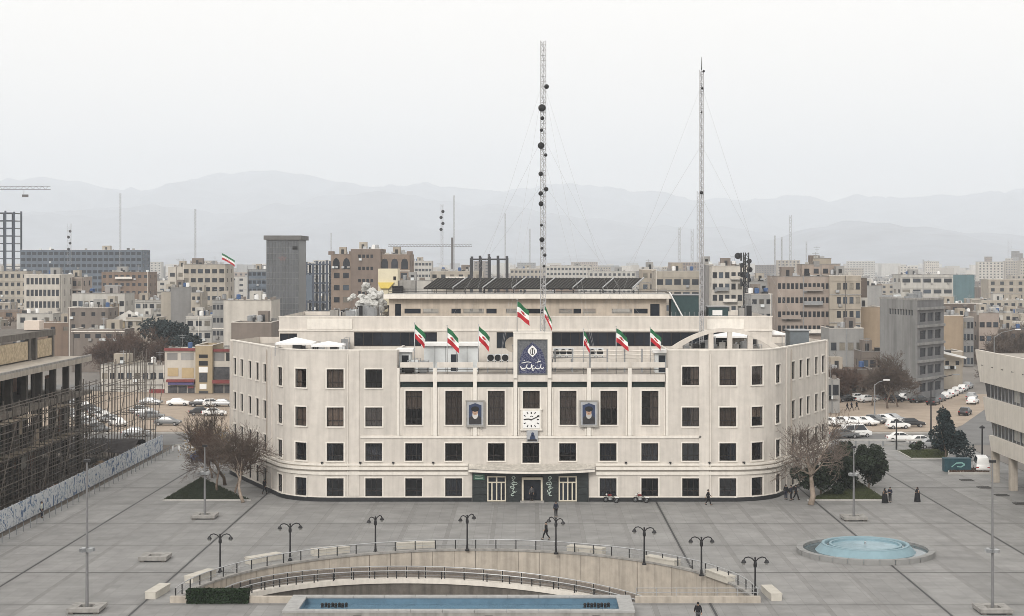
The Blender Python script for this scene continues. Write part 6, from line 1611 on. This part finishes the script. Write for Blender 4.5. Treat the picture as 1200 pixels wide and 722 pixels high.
bld('dark brick block in front of the blank cream block',271,318,378,330,10,CW['brick'],0,0,clutter=3)
bld('white two storey house on the far side of the left lot',118,194,428,338,9,CW['white'],2,8,1.2,1.2,3.0,1.6,clutter=4,name='house')
bld('long low roof behind the bare trees on the left',84,146,386,400,10,CW['brick'],1,5,1.4,1.0,clutter=3,name='house')
bld('low brown house at the foot of the cream office block',40,84,378,430,9,CW['brown'],1,3,1.2,1.0,clutter=2,name='house')
bld('grey low house left of the dark pine',148,186,372,430,9,CW['cream'],1,4,1.2,1.0,clutter=4,name='house')
bld('white stepped house right of the dark pine',218,248,371,425,10,CW['white'],3,3,1.5,1.3,clutter=3,name='house')
bld('flat white house behind the dark pine',150,190,352,500,10,CW['white'],2,5,1.4,1.3,clutter=3,name='house')
t = bld('small pale house left of the glass tower at skyline',290,312,316,640,10,CW['bluegrey'],3,4,1.5,1.3)
# pavilion with white hip roof
d = 430; x0, x1, z0, z1 = gx(131,d), gx(164,d), gz(378,d), gz(364,d); y0 = d-D0
t = thing('pavilion', 'small pavilion with pale pyramid roof on the left', 'building', ((x0+x1)/2,y0,0)); xm_, ym_ = (x0+x1)/2, y0+3.7
g = MB(); c = [(x0-.4,y0-.4,z0+.5),(x1+.4,y0-.4,z0+.5),(x1+.4,y0+7.8,z0+.5),(x0-.4,y0+7.8,z0+.5)]
for i in range(4): g.poly([c[i],c[(i+1)%4],(xm_,ym_,z1)])
part('roof', g, CW['white'], t); g = MB(); g.box(x0+.3,x1-.3,y0+.3,y0+7,0,z0-1.8); part('wall', g, CW['darkb'], t)
for k in range(6): x = x0+.3+(x1-x0-.6)*k/5; g = MB(); g.box(x-.3,x+.3,y0+.2,y0+.8,z0-1.8,z0+.5); part('column', g, CW['yellow'], t)
# shops
d = 335
t = bld('two storey shop building with cream walls and red awnings on the left',193,229,410,d,12,CW['stonewhite'],0,0,name='shop_building',clutter=2,big=False)
def facade(t, d, px0, px1, items):
    cxw = t.location.x
    for nm, a, b, y0, y1, mt, out in items:
        g = MB(); g.box(gx(a,d)-cxw, gx(b,d)-cxw, -out, .02-.03, max(gz(y1,d),0), gz(y0,d)); part(nm, g, mt, t)
REDA = M('red_awning',(.19,.045,.045),.7,.2,1.5); VIOL = M('violet_awning',(.085,.075,.19),.7,.15,1.5); SHUT = M('tan_shutter',(.44,.34,.20),.8,.1,1.5); SHOPI = M('shop_interior',(.05,.05,.055),.5,.9,1.2)
facade(t, d, 193, 229, [('roof_edge',193,229,408,411,REDA,.5),('window',196,208,413.5,422,CW['grey'],.06),('window',212,227,413.5,422,CW['greyb'],.06),('shutter',196.5,209,431,441,SHUT,.08),('shutter',213,227,431,443,SHUT,.08),('awning',196,229,444.5,447.5,REDA,1.2),('awning',198,228,447.7,450.5,VIOL,1.0),
    ('shop_front',197,208,452,464,SHOPI,.07),('shop_front',209,219,452,464,SHOPI,.07),('shop_front',220,228,452,464,SHOPI,.07),('sign',220,227,452.5,455,REDA,.15)])
t = bld('tan stair tower between the left shops',229,249,405,d-1,12,CW['yellow'],0,0,name='shop_building',clutter=0)
facade(t, d-1, 229, 249, [('window',233,243.5,415.5,419.5,BLACK,.04),('window',233,243.5,423,428.5,BLACK,.04),('panel',233,243.5,430,436.5,WHITE,.05),('window',233.5,243,437,448,SHOPI,.05),('panel',234,242,450,456,WHITE,.06),('shop_front',233,244,458,464,SHOPI,.05)])
t = bld('right hand shop with red roof edge next to the left wing',249,275,411,d,12,CW['stonewhite'],0,0,name='shop_building',clutter=1,big=False)
facade(t, d, 249, 275, [('roof_edge',249,275,409,412,REDA,.5),('window',251,263,413.5,423,CW['grey'],.06),('window',265,274,413.5,423,BLACK,.06),('sign',251,274,430,444,SHOPI,.3),('awning',250,274,445,449,REDA,1.2),('shop_front',251,262,451,464,SHOPI,.06),('shop_front',263,274,451,464,SHOPI,.06)])
g = MB(); da = 336.5; g.box(gx(177,da),gx(194,da),da-D0-1.6,da-D0,gz(461,da),gz(456,da))
solo('awning', g, REDA, 'red and white awning on the white house left of the shops', 'awning', (gx(185,da),da-D0-1.6,gz(461,da)))
# dark glass tower
d = 420; x0, x1 = gx(312,d), gx(350,d); zt = gz(281,d)
TG = M('tower_grid', (.21,.215,.22), .5, .1, 1); TGL = M('tower_glass', (.105,.11,.118), .3, .2, .3, spec=.4, rnd=.10)
t = thing('glass_tower', 'dark grey glass office tower with overhanging roof cap left of the civic building', 'building', ((x0+x1)/2,d-D0,0))
g = MB(); g.box(x0,x1,d-D0+.12,d-D0+14,0,zt); part('core', g, TG, t)
g = MB(); g.box(x0-.6,x1+.6,d-D0-.5,d-D0+14.6,zt,zt+1.1); part('roof_cap', g, cm('towercap',(.17,.165,.16)), t)
nc, nr = 10, 17; pw, ph_ = (x1-x0)/nc, 1.62
for c in range(nc):
    for r_ in range(nr):
        a, z = x0+pw*c, zt-.3-ph_*(r_+1); g = MB(); g.box(a+.07,a+pw-.07,d-D0-.02,d-D0+.13,z+.08,z+ph_-.08); part('glass_panel', g, TGL, t)
for z in range(12): g = MB(); g.box(x0-.02,x0+.02,d-D0+1,d-D0+13,4+2.2*z,5.4+2.2*z); part('side_window', g, TGL, t)
g = MB(); stroke(g, [(gx(331,d)-1.0,zt-4.5),(gx(331,d),zt-5.3),(gx(331,d)+1,zt-4.5)], .22, d-D0-.06); stroke(g, [(gx(331,d)-.6,zt-5.4),(gx(331,d),zt-4.2),(gx(331,d)+.6,zt-5.4)], .2, d-D0-.062); part('logo', g, M('logo_red',(.16,.12,.12),.6,.1,2), t)
g = MB(); g.box(x1-1.6,x1-.3,d-D0-.05,d-D0-.02,zt-2.6,zt-1.7); part('dark_panel', g, BLACK, t)
# open steel frames
def frame_bld(label, px0, px1, yt, d, depth, nx, sh, mat, name='steel_frame', base=0, clad=None):
    x0, x1, zt = gx(px0,d), gx(px1,d), gz(yt,d); t = thing(name, label, 'building', ((x0+x1)/2,d-D0,0)); y0 = d-D0
    for k in range(nx+1):
        for j in range(2): x = x0+(x1-x0)*k/nx; g = MB(); g.box(x-.4,x+.4,y0+depth*j-.4,y0+depth*j+.4,base,zt+(rc.random()*1.5)); part('column', g, mat, t)
    z = zt
    while z > base+2:
        g = MB(); g.box(x0-.4,x1+.4,y0-.38,y0+.38,z-.5,z); g.box(x0-.4,x1+.4,y0+depth-.38,y0+depth+.38,z-.5,z); part('beam', g, mat, t)
        g = MB(); g.box(x0,x1,y0+.4,y0+depth-.4,z-.35,z-.1); part('floor_deck', g, CW['grey'], t); z -= sh
    if clad:
        for (a,b,y1,y2) in clad: g = MB(); g.box(gx(a,d),gx(b,d),y0-.5,y0-.4,gz(y2,d),gz(y1,d)); part('cladding', g, CW['bluegrey'], t)
    return t
STEELB = cm('steelblue',(.075,.09,.12))
frame_bld('open dark steel tower frame at the far left edge',-14,16.5,249,850,12,3,4.0,STEELB)
frame_bld('blue grey steel frame building right of the glass tower',351,383,309,600,10,4,3.5,STEELB,clad=[(353,366,322,352)])
frame_bld('bare steel columns of an unfinished building behind the solar collectors',552,594,303,520,8,4,30,cm('steeldark',(.05,.05,.055)))
# brick hotel with arched windows
d = 480; BRK = cm('hotelbrick',(.235,.185,.155))
hb = [bld('brown brick building with arched top windows behind the left roof, left bay',388,412,298,d,18,cm('hoteltan',(.285,.22,.175)),6,2,1.7,1.5,3.6,1.9,clutter=1,margin=.3,skip={(0,c,'f') for c in range(3)})]
bld('brown brick building, taller plain middle bay',411,446,292,d-1,18,BRK,6,4,.8,1.0,3.6,1.6,clutter=4,margin=2)
hb.append(bld('brown brick building with arched top windows behind the left roof, right bay',445,480,298,d,18,cm('hoteltan',(.285,.22,.175)),6,3,1.9,1.6,3.6,1.9,clutter=2,margin=.3,skip={(0,c,'f') for c in range(3)}))
for t_, w_, nn in ((hb[0],gx(412,d)-gx(388,d),2),(hb[1],gx(480,d)-gx(445,d),3)):
    zt_ = gz(298,d)
    for c in range(nn):
        x = -w_/2+w_*(c+.5)/nn; g = MB(); g.extr([(x-1.0,zt_-4.4),(x+1.0,zt_-4.4),(x+1.0,zt_-2.4),(x+.7,zt_-1.6),(x,zt_-1.0),(x-.7,zt_-1.6),(x-1.0,zt_-2.4)], -.06, .05); part('arched_window', g, PANE, t_)
    for sx_ in (-1,1): g = MB(); g.box(sx_*w_/2-.8,sx_*w_/2+.8,-.15,2,zt_-.2,zt_+.9); part('corner_turret', g, CW['hotelbrick'], t_)
# behind the roof
bld('pale low block behind the solar collectors on the left',504,566,318,560,12,CW['cream'],2,6,1.5,1.2,clutter=6)
bld('pale white building right of the foil ducts behind the roof',470,505,329,420,10,CW['white'],0,0,clutter=2)
bld('hazy white block with dotted windows behind the mast',640,692,312,1050,14,CW['white'],5,12,1.5,1.5,3.2)
bld('hazy pale long block behind the mast base',598,640,315,1000,14,CW['cream'],4,9,1.5,1.4)
bld('hazy pale block left behind the solar collectors',478,506,306,900,14,CW['white'],6,7,1.5,1.4)
bld('hazy low white block right of the mast',690,745,318,900,14,CW['white'],4,10,1.5,1.4)
bld('cream block with stepped roof left of the thin mast',768,820,318,450,14,CW['cream'],5,5,2.0,1.5,3.6,2.2,clutter=4)
bld('pale flank of the cream block left of the thin mast',752,769,316,470,12,CW['beige'],4,2,1.3,1.3)
bld('white block with a grid of dark windows right of the thin mast',834,878,312,430,13,CW['stonewhite'],6,6,1.15,1.5,3.0,1.6,clutter=5)
bld('dark flank block left of the white gridded block',827,836,310,436,12,CW['grey'],0,0,clutter=1)
bld('grey block between the white block and the beige office building',878,912,330,420,12,CW['greyb'],4,3,1.0,1.2)
bld('pale house in front of the grey block by the dark mast',880,905,345,360,10,CW['greyb'],2,3,1.0,1.0,clutter=3)
d = 380
bld('large beige office building with four rows of windows right of the roof, left half',911,972,324,d,16,CW['pink'],5,12,.72,1.35,3.3,1.6,clutter=3)
bld('large beige office building right of the roof, right bay with wider windows',972,1009,323,d-1,16,CW['beige'],5,5,.95,1.5,3.3,1.7,clutter=2,skip={(r,0,'f') for r in range(6)})
bld('stepped beige penthouse on the large beige office building',940,984,310,d+8,8,CW['pink'],1,4,1.2,1.1,3,1.0,zb=24.0,clutter=2)
bld('small top box of the stepped beige penthouse',953,974,303,d+10,5,CW['beige'],0,0,zb=26.3,clutter=1,big=False)
bld('tan blank block at the right of the beige office building',1009,1034,360,390,12,CW['tan'],0,0,clutter=1)
bld('dark flank right of the beige office building',1008,1016,326,395,10,CW['darkb'],0,0,clutter=0)
bld('grey flat block behind the tan block',1014,1034,335,520,10,CW['greyb'],0,0,clutter=2)
bld('grey low house below the beige office building',972,1012,385,345,10,CW['greyb'],1,4,1.2,1.6,3,3.0,clutter=2,name='house')
bld('low brown brick house beside the right wing, nearer the parking lot',966,1022,433,318,8,CW['darkb'],1,4,1.4,1.4,3,2.0,name='house',roof=REDT,clutter=2)
bld('dark brick low house left of the grey tower',1010,1036,412,335,8,CW['brick'],1,3,1.2,1.4,3,1.8,name='house',clutter=1)
bld('small dark kiosk right behind the right wing',966,984,445,290,5,CW['greyb'],1,2,1.3,1.8,3,.9,name='kiosk',clutter=1,big=False)
# grey concrete tower turned towards the street
d = 312; cz = gz(352,d); TWR = cm('towergrey',(.30,.30,.295),.35); TWD = cm('towerband',(.20,.20,.205))
cxr = gx(1075,d); t = thing('grey_tower', 'grey concrete tower with blank left face and banded right face on the right', 'building', (cxr,d-D0,0))
yb_ = d-D0; A = Vector((cxr,yb_,0)); Lf = Vector((gx(1031,328)-cxr,328-d,0)); Rt = Vector((gx(1106,322)-cxr,322-d,0))
def tower_wall(Dv, ops_, nm, mat):
    L_ = Dv.length; tv = Dv.normalized(); nv = Vector((-tv.y,tv.x,0)); nv = nv if nv.y > 0 else -nv
    pos = lambda u,dep,z: tuple(A+tv*u+nv*dep+Vector((0,0,z)))
    g = MB(); wall_grid(g, [0,L_]+[o[0] for o in ops_]+[o[1] for o in ops_], [0,cz]+[o[2] for o in ops_]+[o[3] for o in ops_], ops_, pos, .3); part(nm, g, mat, t)
    for o in ops_: g = MB(); g.quad(pos(o[0],.25,o[2]),pos(o[1],.25,o[2]),pos(o[1],.25,o[3]),pos(o[0],.25,o[3])); part('window', g, PANE, t)
LL = Lf.length
tower_wall(Lf, [(LL*.12+LL*.072*k,LL*.12+LL*.072*k+LL*.055,cz-3.0,cz-1.9) for k in range(9)], 'blank_wall', TWR)
RL = Rt.length
tower_wall(Rt, [(RL*.10+RL*.28*k,RL*.10+RL*.28*k+RL*.23,cz-4.2-3.4*r_,cz-2.5-3.4*r_) for k in range(3) for r_ in range(5)], 'banded_wall', TWD)
Rb = A+Lf+Rt
g = MB(); P4 = [A,A+Rt,Rb,A+Lf]
for a,b in ((P4[1],P4[2]),(P4[2],P4[3])): g.quad(a,b,(b.x,b.y,cz),(a.x,a.y,cz))
part('rear_wall', g, TWR, t); g = MB(); g.poly([(p.x,p.y,cz-.4) for p in P4]); part('roof', g, ROOF2, t)
g = MB(); e = [A+(p-A)*1.02 for p in P4]; g.prism([(p.x,p.y-.15) for p in e], cz-.05, cz+.35); part('roof_edge', g, CONC, t)
for k in range(5): z = cz-1.9-3.4*k; g = MB(); tv = Rt.normalized(); nv = Vector((tv.y,-tv.x,0)); a, b = A+nv*.02, A+Rt+nv*.02; g.hexa([(a.x,a.y,z),(b.x,b.y,z),(b.x+nv.x*.35,b.y+nv.y*.35,z),(a.x+nv.x*.35,a.y+nv.y*.35,z),(a.x,a.y,z+.5),(b.x,b.y,z+.5),(b.x+nv.x*.35,b.y+nv.y*.35,z+.5),(a.x+nv.x*.35,a.y+nv.y*.35,z+.5)]); part('band', g, TWR, t)
for k in range(12):
    q = A+Lf*rc.uniform(.1,.9)+Rt*rc.uniform(.1,.9); g = MB(); g.obox((q.x,q.y,cz-.4),rc.uniform(.6,2),rc.uniform(.5,1.3),rc.uniform(.9,2.0),rc.random()); part('roof_unit', g, rc.choice([CONC,GALV,CABW,METAL_G,CW['white']]), t)
for k in range(4): p = A+Lf*(.2+.2*k)+Vector((0,-.2,0)); 
# right hand houses
bld('tan building with blind front right of the grey tower',1105,1129,370,420,14,CW['tan'],0,0,clutter=3)
bld('dark windowed flank right of the tan building',1129,1141,372,422,14,CW['grey'],6,3,1.0,1.6,3.1,1.2,clutter=2)
bld('pinkish block beyond the narrow street on the right',1147,1171,367,430,14,CW['pink'],4,3,1.8,1.3,3.6,2.4,clutter=2)
bld('cream house with slanted white roof by the side road',1104,1128,412,345,9,CW['beige'],1,2,.8,.9,3,2.0,clutter=1,name='house',big=False)
g = MB(); d = 344; y0 = d-D0; g.hexa([(gx(1103,d),y0-1.4,gz(414,d)),(gx(1130,d),y0-1.4,gz(420,d)),(gx(1130,d),y0,gz(420,d)),(gx(1103,d),y0,gz(414,d)),(gx(1103,d),y0-1.4,gz(411,d)),(gx(1131,d),y0-1.4,gz(418,d)),(gx(1131,d),y0,gz(418,d)),(gx(1103,d),y0,gz(411,d))])
solo('slanted_roof', g, WHITE, 'white slanted roof slab on the cream house by the side road', 'roof', (gx(1115,d),y0,gz(420,d)))
bld('long white office building with dark window strips on the right skyline',1056,1117,322,680,16,CW['white'],3,5,4.2,1.6,4.6,1.6,clutter=5)
bld('teal roofed long shed on the right skyline',1117,1142,322,750,12,cm('tealwall',(.12,.20,.22)),0,0,clutter=0)
bld('dark house roof right of the grey tower',1088,1150,356,520,12,CW['darkb'],1,5,1.3,1.2,clutter=6,name='house')
bld('pale low building at the far right behind the banded building',1150,1200,352,640,14,CW['cream'],2,6,1.5,1.3,clutter=4)
bld('brown low building behind the far right trees',1170,1215,386,430,14,CW['darkb'],1,4,1.3,1.2,clutter=3,name='house')
# ---- low-rise quarter, hazy fill
used = []
CWORD = dict(cream='cream',beige='beige',white='white',greyb='light grey',stonewhite='ivory',pink='pinkish',brick='brick grey',grey='grey',brown='brown',darkb='dark brown')
def fill(n, pxr, dr, hr, label, group, seed, wr=(8,20), uniq=False):
    r = random.Random(seed); k = 0; tries = 0; rec = []
    while k < n and tries < n*40:
        tries += 1; u = r.random(); d = dr[0]*(dr[1]/dr[0])**u; px = r.uniform(*pxr); w_ = r.uniform(*wr); x = gx(px,d); y = d-D0
        if any(abs(x-a) < (w_+b)/2+1 and abs(y-c) < 15 for a,b,c in used): continue
        used.append((x,w_,y)); h = r.uniform(*hr); ck = r.choice(['cream','beige','white','greyb','stonewhite','white','beige','pink','brick','grey','brown','darkb','grey']); mt = CW[ck]; ww_, wh_ = r.choice([(1.4,1.4),(1.0,1.5),(2.2,1.3),(1.1,1.1),(1.8,1.6)])
        near = d < 700
        t = bld(label, PX+(x-w_/2)*F/d, PX+(x+w_/2)*F/d, 0, d, r.uniform(9,13), mt, int(h/3.2), max(2,int(w_/(ww_*2.1))), ww_, wh_, 3.2, 1.0, side=2 if near else 0, sides=near, group=group, hgt=h, clutter=r.choice([3,4,5,6]) if near else (1 if r.random() < .4 else 0), name='low_block', big=near and r.random() < .5)
        rec.append((px,ck,t)); k += 1
    if uniq:
        cnt = {}
        for px_, ck, t in sorted(rec, key=lambda q: q[0]):
            wd = CWORD[ck]; n_ = cnt.get(wd,0); cnt[wd] = n_+1
            t['label'] = f'{wd} {label}, {ORD[min(n_,19)]} {wd} one from left'
for t_ in list(bpy.data.objects):
    if t_.parent is None and t_.get('category') == 'building': used.append((t_.location.x, 26, t_.location.y+5))
fill(58, (-40,315), (440,760), (6,13), 'low block in near left city', 'low blocks in the near left city', 1, (7,17), True)
fill(64, (870,1240), (440,760), (6,13), 'low block in near right city', 'low blocks in the near right city', 2, (7,17), True)
fill(90, (-60,1260), (780,1500), (7,19), 'block in the middle distance', 'blocks in the middle distance', 3, (9,24), True)
fill(70, (-80,1280), (1600,2600), (9,30), 'hazy pale block in the far city below the mountains', 'hazy far blocks', 4, (14,46))
fill(7, (1150,1205), (2600,3400), (34,50), 'hazy slender tower block on the far right skyline', 'hazy far right towers', 5, (9,14))
# distant roofs too small to tell apart: one mass
fr_ = random.Random(12); mats_ = [CW[k] for k in ('cream','white','greyb','stonewhite','beige','grey')]; gb = [MB() for _ in mats_]
for k in range(520):
    d = 2600*(6200/2600)**fr_.random(); px = fr_.uniform(-80,1280); x = gx(px,d); w_ = fr_.uniform(12,40); h = fr_.uniform(7,26); fr_.choice(gb).box(x-w_/2,x+w_/2,d-D0,d-D0+fr_.uniform(10,30),0,h)
g = MB(); ix = []
for k, q in enumerate(gb): n0 = len(g.v); g.v += q.v; g.f += [tuple(i+n0 for i in f) for f in q.f]; ix += [k]*len(q.f)
o = solo('distant_blocks', g, None, 'mass of hazy roofs at the foot of the mountains', 'houses', kind='stuff')
for m_ in mats_: o.data.materials.append(m_)
o.data.polygons.foreach_set('material_index', ix)
# crowded low houses in the gaps, too small to tell apart singly
mats_ = [CW[k] for k in ('cream','white','greyb','stonewhite','beige','grey','brick','brown','darkb')]+[PANE, ROOF2, GALV, WHITE]; nm_ = len(mats_); gb = [MB() for _ in mats_]; fr_ = random.Random(31); k = 0
while k < 2300:
    d = 470*(2600/470)**(fr_.random()**.8); px = fr_.uniform(-320,1520)
    if k < 260: d = fr_.uniform(285,470); px = fr_.uniform(360,930)
    x = gx(px,d); y = d-D0; w_ = fr_.uniform(6,15); dp = fr_.uniform(6,12); h = fr_.uniform(3.5,10.5)
    if any(abs(x-a) < (w_+b)/2 and -9 < y-c < 14 for a,b,c in used): k += .2; continue
    if d < 900: used.append((x,w_*.5,y))
    k += 1; wi = fr_.randrange(9); gb[wi].box(x-w_/2,x+w_/2,y,y+dp,0,h); gb[10].box(x-w_/2+.2,x+w_/2-.2,y+.2,y+dp-.2,h-.05,h+.03)
    gb[wi].box(x-w_/2,x+w_/2,y-.02,y+.22,h,h+.5)
    nw = int(w_/2.4); ww_ = fr_.uniform(.8,1.5)
    for r in range(int(h/3.1)):
        for c in range(nw):
            if fr_.random() < .2: continue
            xx = x-w_/2+w_*(c+.5)/nw; zz = h-1.0-3.1*r; gb[9].box(xx-ww_/2,xx+ww_/2,y-.06,y-.03,zz-1.3,zz)
    for q in range(fr_.randint(1,5)):
        xx, yy, s_ = x+fr_.uniform(-.45,.45)*w_, y+fr_.uniform(.1,.9)*dp, fr_.uniform(.3,1.1); gb[fr_.choice((wi,11,12,5,6,10))].box(xx-s_,xx+s_,yy-s_*.7,yy+s_*.7,h,h+fr_.uniform(.5,2.3))
g = MB(); ix = []
for k, q in enumerate(gb): n0 = len(g.v); g.v += q.v; g.f += [tuple(i+n0 for i in f) for f in q.f]; ix += [k]*len(q.f)
o = solo('crowded_houses', g, None, 'mass of crowded low houses filling the city between the larger blocks', 'houses', kind='stuff')
for m_ in mats_: o.data.materials.append(m_)
o.data.polygons.foreach_set('material_index', ix)
# ---- trees in the city
tp = dict(lv=5, nb=[6,6,5,5,4], wob=.2, rmin=.032, lr=(.6,.82))
cg = 'bare trees on the left lot'
for k, (px, d, h, lab) in enumerate(((133,372,11,'leftmost of the brown bare trees behind the left lot'),(150,378,13,'large brown bare tree in the middle of the clump behind the left lot'),(170,370,12,'brown bare tree right of the middle of the clump behind the left lot'),(186,360,9,'small brown bare tree next to the shops'),(118,385,9,'thin brown bare tree behind the scaffolding'))):
    bare_tree(lab, (gx(px,d),d-D0,0), h, 40+k, (0,0), BARK, TWIG_R, tp, group=cg)
evergreen('broad dark pine behind the left lot', (gx(204,400),400-D0,0), 6.2, 5, 12.5, 51, 7000, LEAF_B, 0, 'pine_tree', size=.5)
evergreen('dark pine rising behind the left wing roof', (gx(312,300),300-D0,0), 4.0, 4, 8.5, 52, 4500, LEAF_B, 0, 'pine_tree', size=.4)
for k, (px, d, h, lab, mt) in enumerate(((1040,300,9.5,'tall bare tree in front of the grey tower',TWIG),(1052,303,7.8,'bare tree just right of the tall bare tree by the grey tower',TWIG),(1022,306,7,'bare tree left of the tall bare tree by the grey tower',TWIG),(985,312,7,'reddish bare tree beside the right wing',TWIG_R),(1000,316,7.2,'reddish bare tree behind the low brown house',TWIG_R),(972,330,8,'small reddish bare tree at the edge of the right wing',TWIG_R))):
    bare_tree(lab, (gx(px,d),d-D0,0), h, 60+k, (0,0), BARK, mt, tp, group='bare trees by the right lot')
for k, (px, d, h) in enumerate(((1178,360,9),(1190,370,11),(1165,385,10),(1200,395,11),(1182,420,11),(1160,460,10),(1195,470,11),(1175,520,12),(1150,540,10),(1199,560,12))):
    bare_tree(f'dark bare tree beyond the banded building, {ORD[k]} in order from near to far', (gx(px,d),d-D0,0), h, 80+k, (0,0), BARK, TWIG, dict(lv=4,nb=[6,6,6,5],wob=.2,rmin=.045,lr=(.6,.82)), group='bare trees at the right edge')
tr_ = random.Random(71)
for side_, rng in (('left',(20,260)),('right',(890,1195))):
    px_ = sorted(tr_.uniform(*rng) for _ in range(12))
    for k, px in enumerate(px_):
        d = tr_.uniform(430,640); bare_tree(f'bare brown street tree in the {side_} city, {ORD[k]} from the left', (gx(px,d),d-D0-3,0), tr_.uniform(9,13), 200+k+(50 if side_ == 'right' else 0), (0,0), BARK, tr_.choice([TWIG,TWIG_R]), dict(lv=4,nb=[6,6,6,5],wob=.2,rmin=.055,lr=(.6,.82)), group=f'bare street trees in the {side_} city')
FT_ = M('far_tree', (.065,.06,.055), 1, .3, .4)
ft = random.Random(8); g = MB()
def far_s():
    while True:
        d = 600*(3000/600)**ft.random(); px = ft.uniform(-60,1260); x = gx(px,d)
        return (x+ft.gauss(0,2), d-D0+ft.gauss(0,2), abs(ft.gauss(0,1))*3.2+.5)
cent = [far_s() for _ in range(1500)]
for c in cent:
    for q in range(16):
        p = Vector((c[0]+ft.gauss(0,1.6), c[1]+ft.gauss(0,1.6), max(.3,c[2]*.6+ft.uniform(0,5)))); s = ft.uniform(.5,1.3); a = Vector((ft.gauss(0,1),ft.gauss(0,1),ft.gauss(0,1))).normalized(); b = a.orthogonal().normalized()*s; e_ = a.cross(b)
        g.poly([p-b,p+e_,p+b,p-e_])
solo('distant_trees', g, FT_, 'scattered dark trees between the houses of the far city', 'trees', kind='stuff')
# ---- masts of the city
mg = 'thin masts in the city'
for px, yt, yb, d, wd, lab in ((141,226,297,800,.9,'tall thin mast on the blue grey slab block, right'),(81.5,262,296,800,2.0,'short lattice mast with dishes on the blue grey slab block'),(229,245,306,700,.7,'thin mast left of the cream apartment house'),(388,273,310,900,.5,'thin faint mast behind the brown brick building'),(518,239,310,700,1.0,'lattice mast, left of the pair behind the solar collectors'),(532,229,312,700,.5,'thin mast, right of the pair behind the solar collectors'),(592,250,312,800,.5,'thin mast above the bare steel columns'),(796,266,322,620,.9,'short mast left of the thin roof mast'),(811,268,322,600,.9,'second short mast left of the thin roof mast'),(818,224,322,560,.8,'tall mast just left of the thin roof mast'),(926,252,325,560,.8,'tall thin mast above the beige office building'),(908,276,325,620,.5,'left thin mast beside the beige office building'),(916,278,325,620,.5,'second thin mast beside the beige office building'),(945,283,325,700,.5,'thin faint mast right of the beige penthouse'),(1082,304,330,680,.5,'short pole on the long white office building'),(1183,281,322,1600,4.0,'tapered far lattice tower on the right skyline'),(621,268,312,700,.4,'faint pole left of the dish mast')):
    t = lattice('antenna_mast', lab, gx(px,d), d-D0, gz(yb,d)-6, gz(yt,d), wd, 'antenna mast', step=max(1.6,wd*1.2), r=.055, group=mg, dishes=[(gz(yt+9+7*q,d),.4*(-1)**q,.7) for q in range(4)] if px in (81.5,518) else [])
d = 400; t = lattice('telecom_tower', 'dark telecom tower crowded with antennas right of the white gridded block', gx(874,d), d-D0, 0, gz(296,d), 1.3, 'antenna mast', step=1.4, r=.14, mat=METAL_D, dishes=[(gz(y,d),dx,r_) for y,dx,r_ in ((300,-2.0,.8),(306,.8,.6),(311,-1,.6),(316,.9,.7),(322,-.9,.7),(328,.8,.5),(333,-.6,.6))])
for k in range(8): z = gz(300+5*k,d); part('panel_antenna', MB().box(gx(874,d)-1.5+(k%3),gx(874,d)-1.1+(k%3),d-D0-1.3,d-D0-1.0,z-1.2,z+.8), METAL_D, t)
# tower crane far left
d = 850; t = thing('tower_crane', 'tower crane jib at the far left edge above the steel frame', 'crane', (gx(-12,d),d-D0,0)); CRM = cm('cranegrey',(.14,.13,.125))
zc = gz(222,d); g = MB(); xA, xB = gx(-40,d), gx(59,d)
for z, dy in ((zc,-.6),(zc,.6),(zc+1.6,0)): g.tube([(xA,d-D0+dy,z),(xB,d-D0+dy,z)], .14, 4)
x = xA; k = 0
while x < xB-1.5: g.tube([(x,d-D0,zc+(1.6 if k%2 else 0)),(x+1.6,d-D0,zc+(0 if k%2 else 1.6))], .09, 3); x += 1.6; k += 1
part('jib', g, CRM, t); part('mast', MB().box(gx(-12,d)-.8,gx(-12,d)+.8,d-D0-.8,d-D0+.8,0,zc+6), CRM, t)
g = MB(); g.tube([(gx(28,d),d-D0,zc),(gx(28,d),d-D0,gz(229,d))], .1, 4); g.box(gx(26,d),gx(33,d),d-D0-.5,d-D0+.5,gz(231,d),gz(228,d)); part('hook_block', g, CRM, t)
d = 900; zc = gz(289,d); t = thing('tower_crane', 'faint far crane behind the brown brick building', 'crane', (gx(530,d),d-D0,0)); g = MB()
for dz in (0,1.3): g.tube([(gx(455,d),d-D0,zc+dz),(gx(553,d),d-D0,zc+dz)], .14, 4)
x = gx(455,d)
while x < gx(551,d): g.tube([(x,d-D0,zc),(x+.8,d-D0,zc+1.3),(x+1.6,d-D0,zc)], .08, 3); x += 1.6
part('jib', g, CRM, t); part('mast', MB().box(gx(530,d)-.6,gx(530,d)+.6,d-D0-.6,d-D0+.6,0,zc+5), CRM, t)
# flag on the apartment house
make_flag('flag', 'small flag on a pole on the cream apartment house', (gx(260,560),560-D0,gz(312,560)), 4.6, 4.5, 2.6, 2.2, 33)
# ================================================================== haze: even air over the whole place
hz = MB(); hz.box(-16000, 16000, -1500, 15500, -6, 1000)
hm = bpy.data.materials.new('haze_air'); hm.use_nodes = True; ht = hm.node_tree; ht.nodes.clear()
ho = ht.nodes.new('ShaderNodeOutputMaterial'); pv = ht.nodes.new('ShaderNodeVolumePrincipled')
pv.inputs['Color'].default_value = (.88,.935,1,1); pv.inputs['Density'].default_value = .00017; pv.inputs['Anisotropy'].default_value = 0
ht.links.new(pv.outputs[0], ho.inputs['Volume'])
solo('haze', hz, hm, 'pale winter haze over the city and mountains', 'haze', kind='stuff')
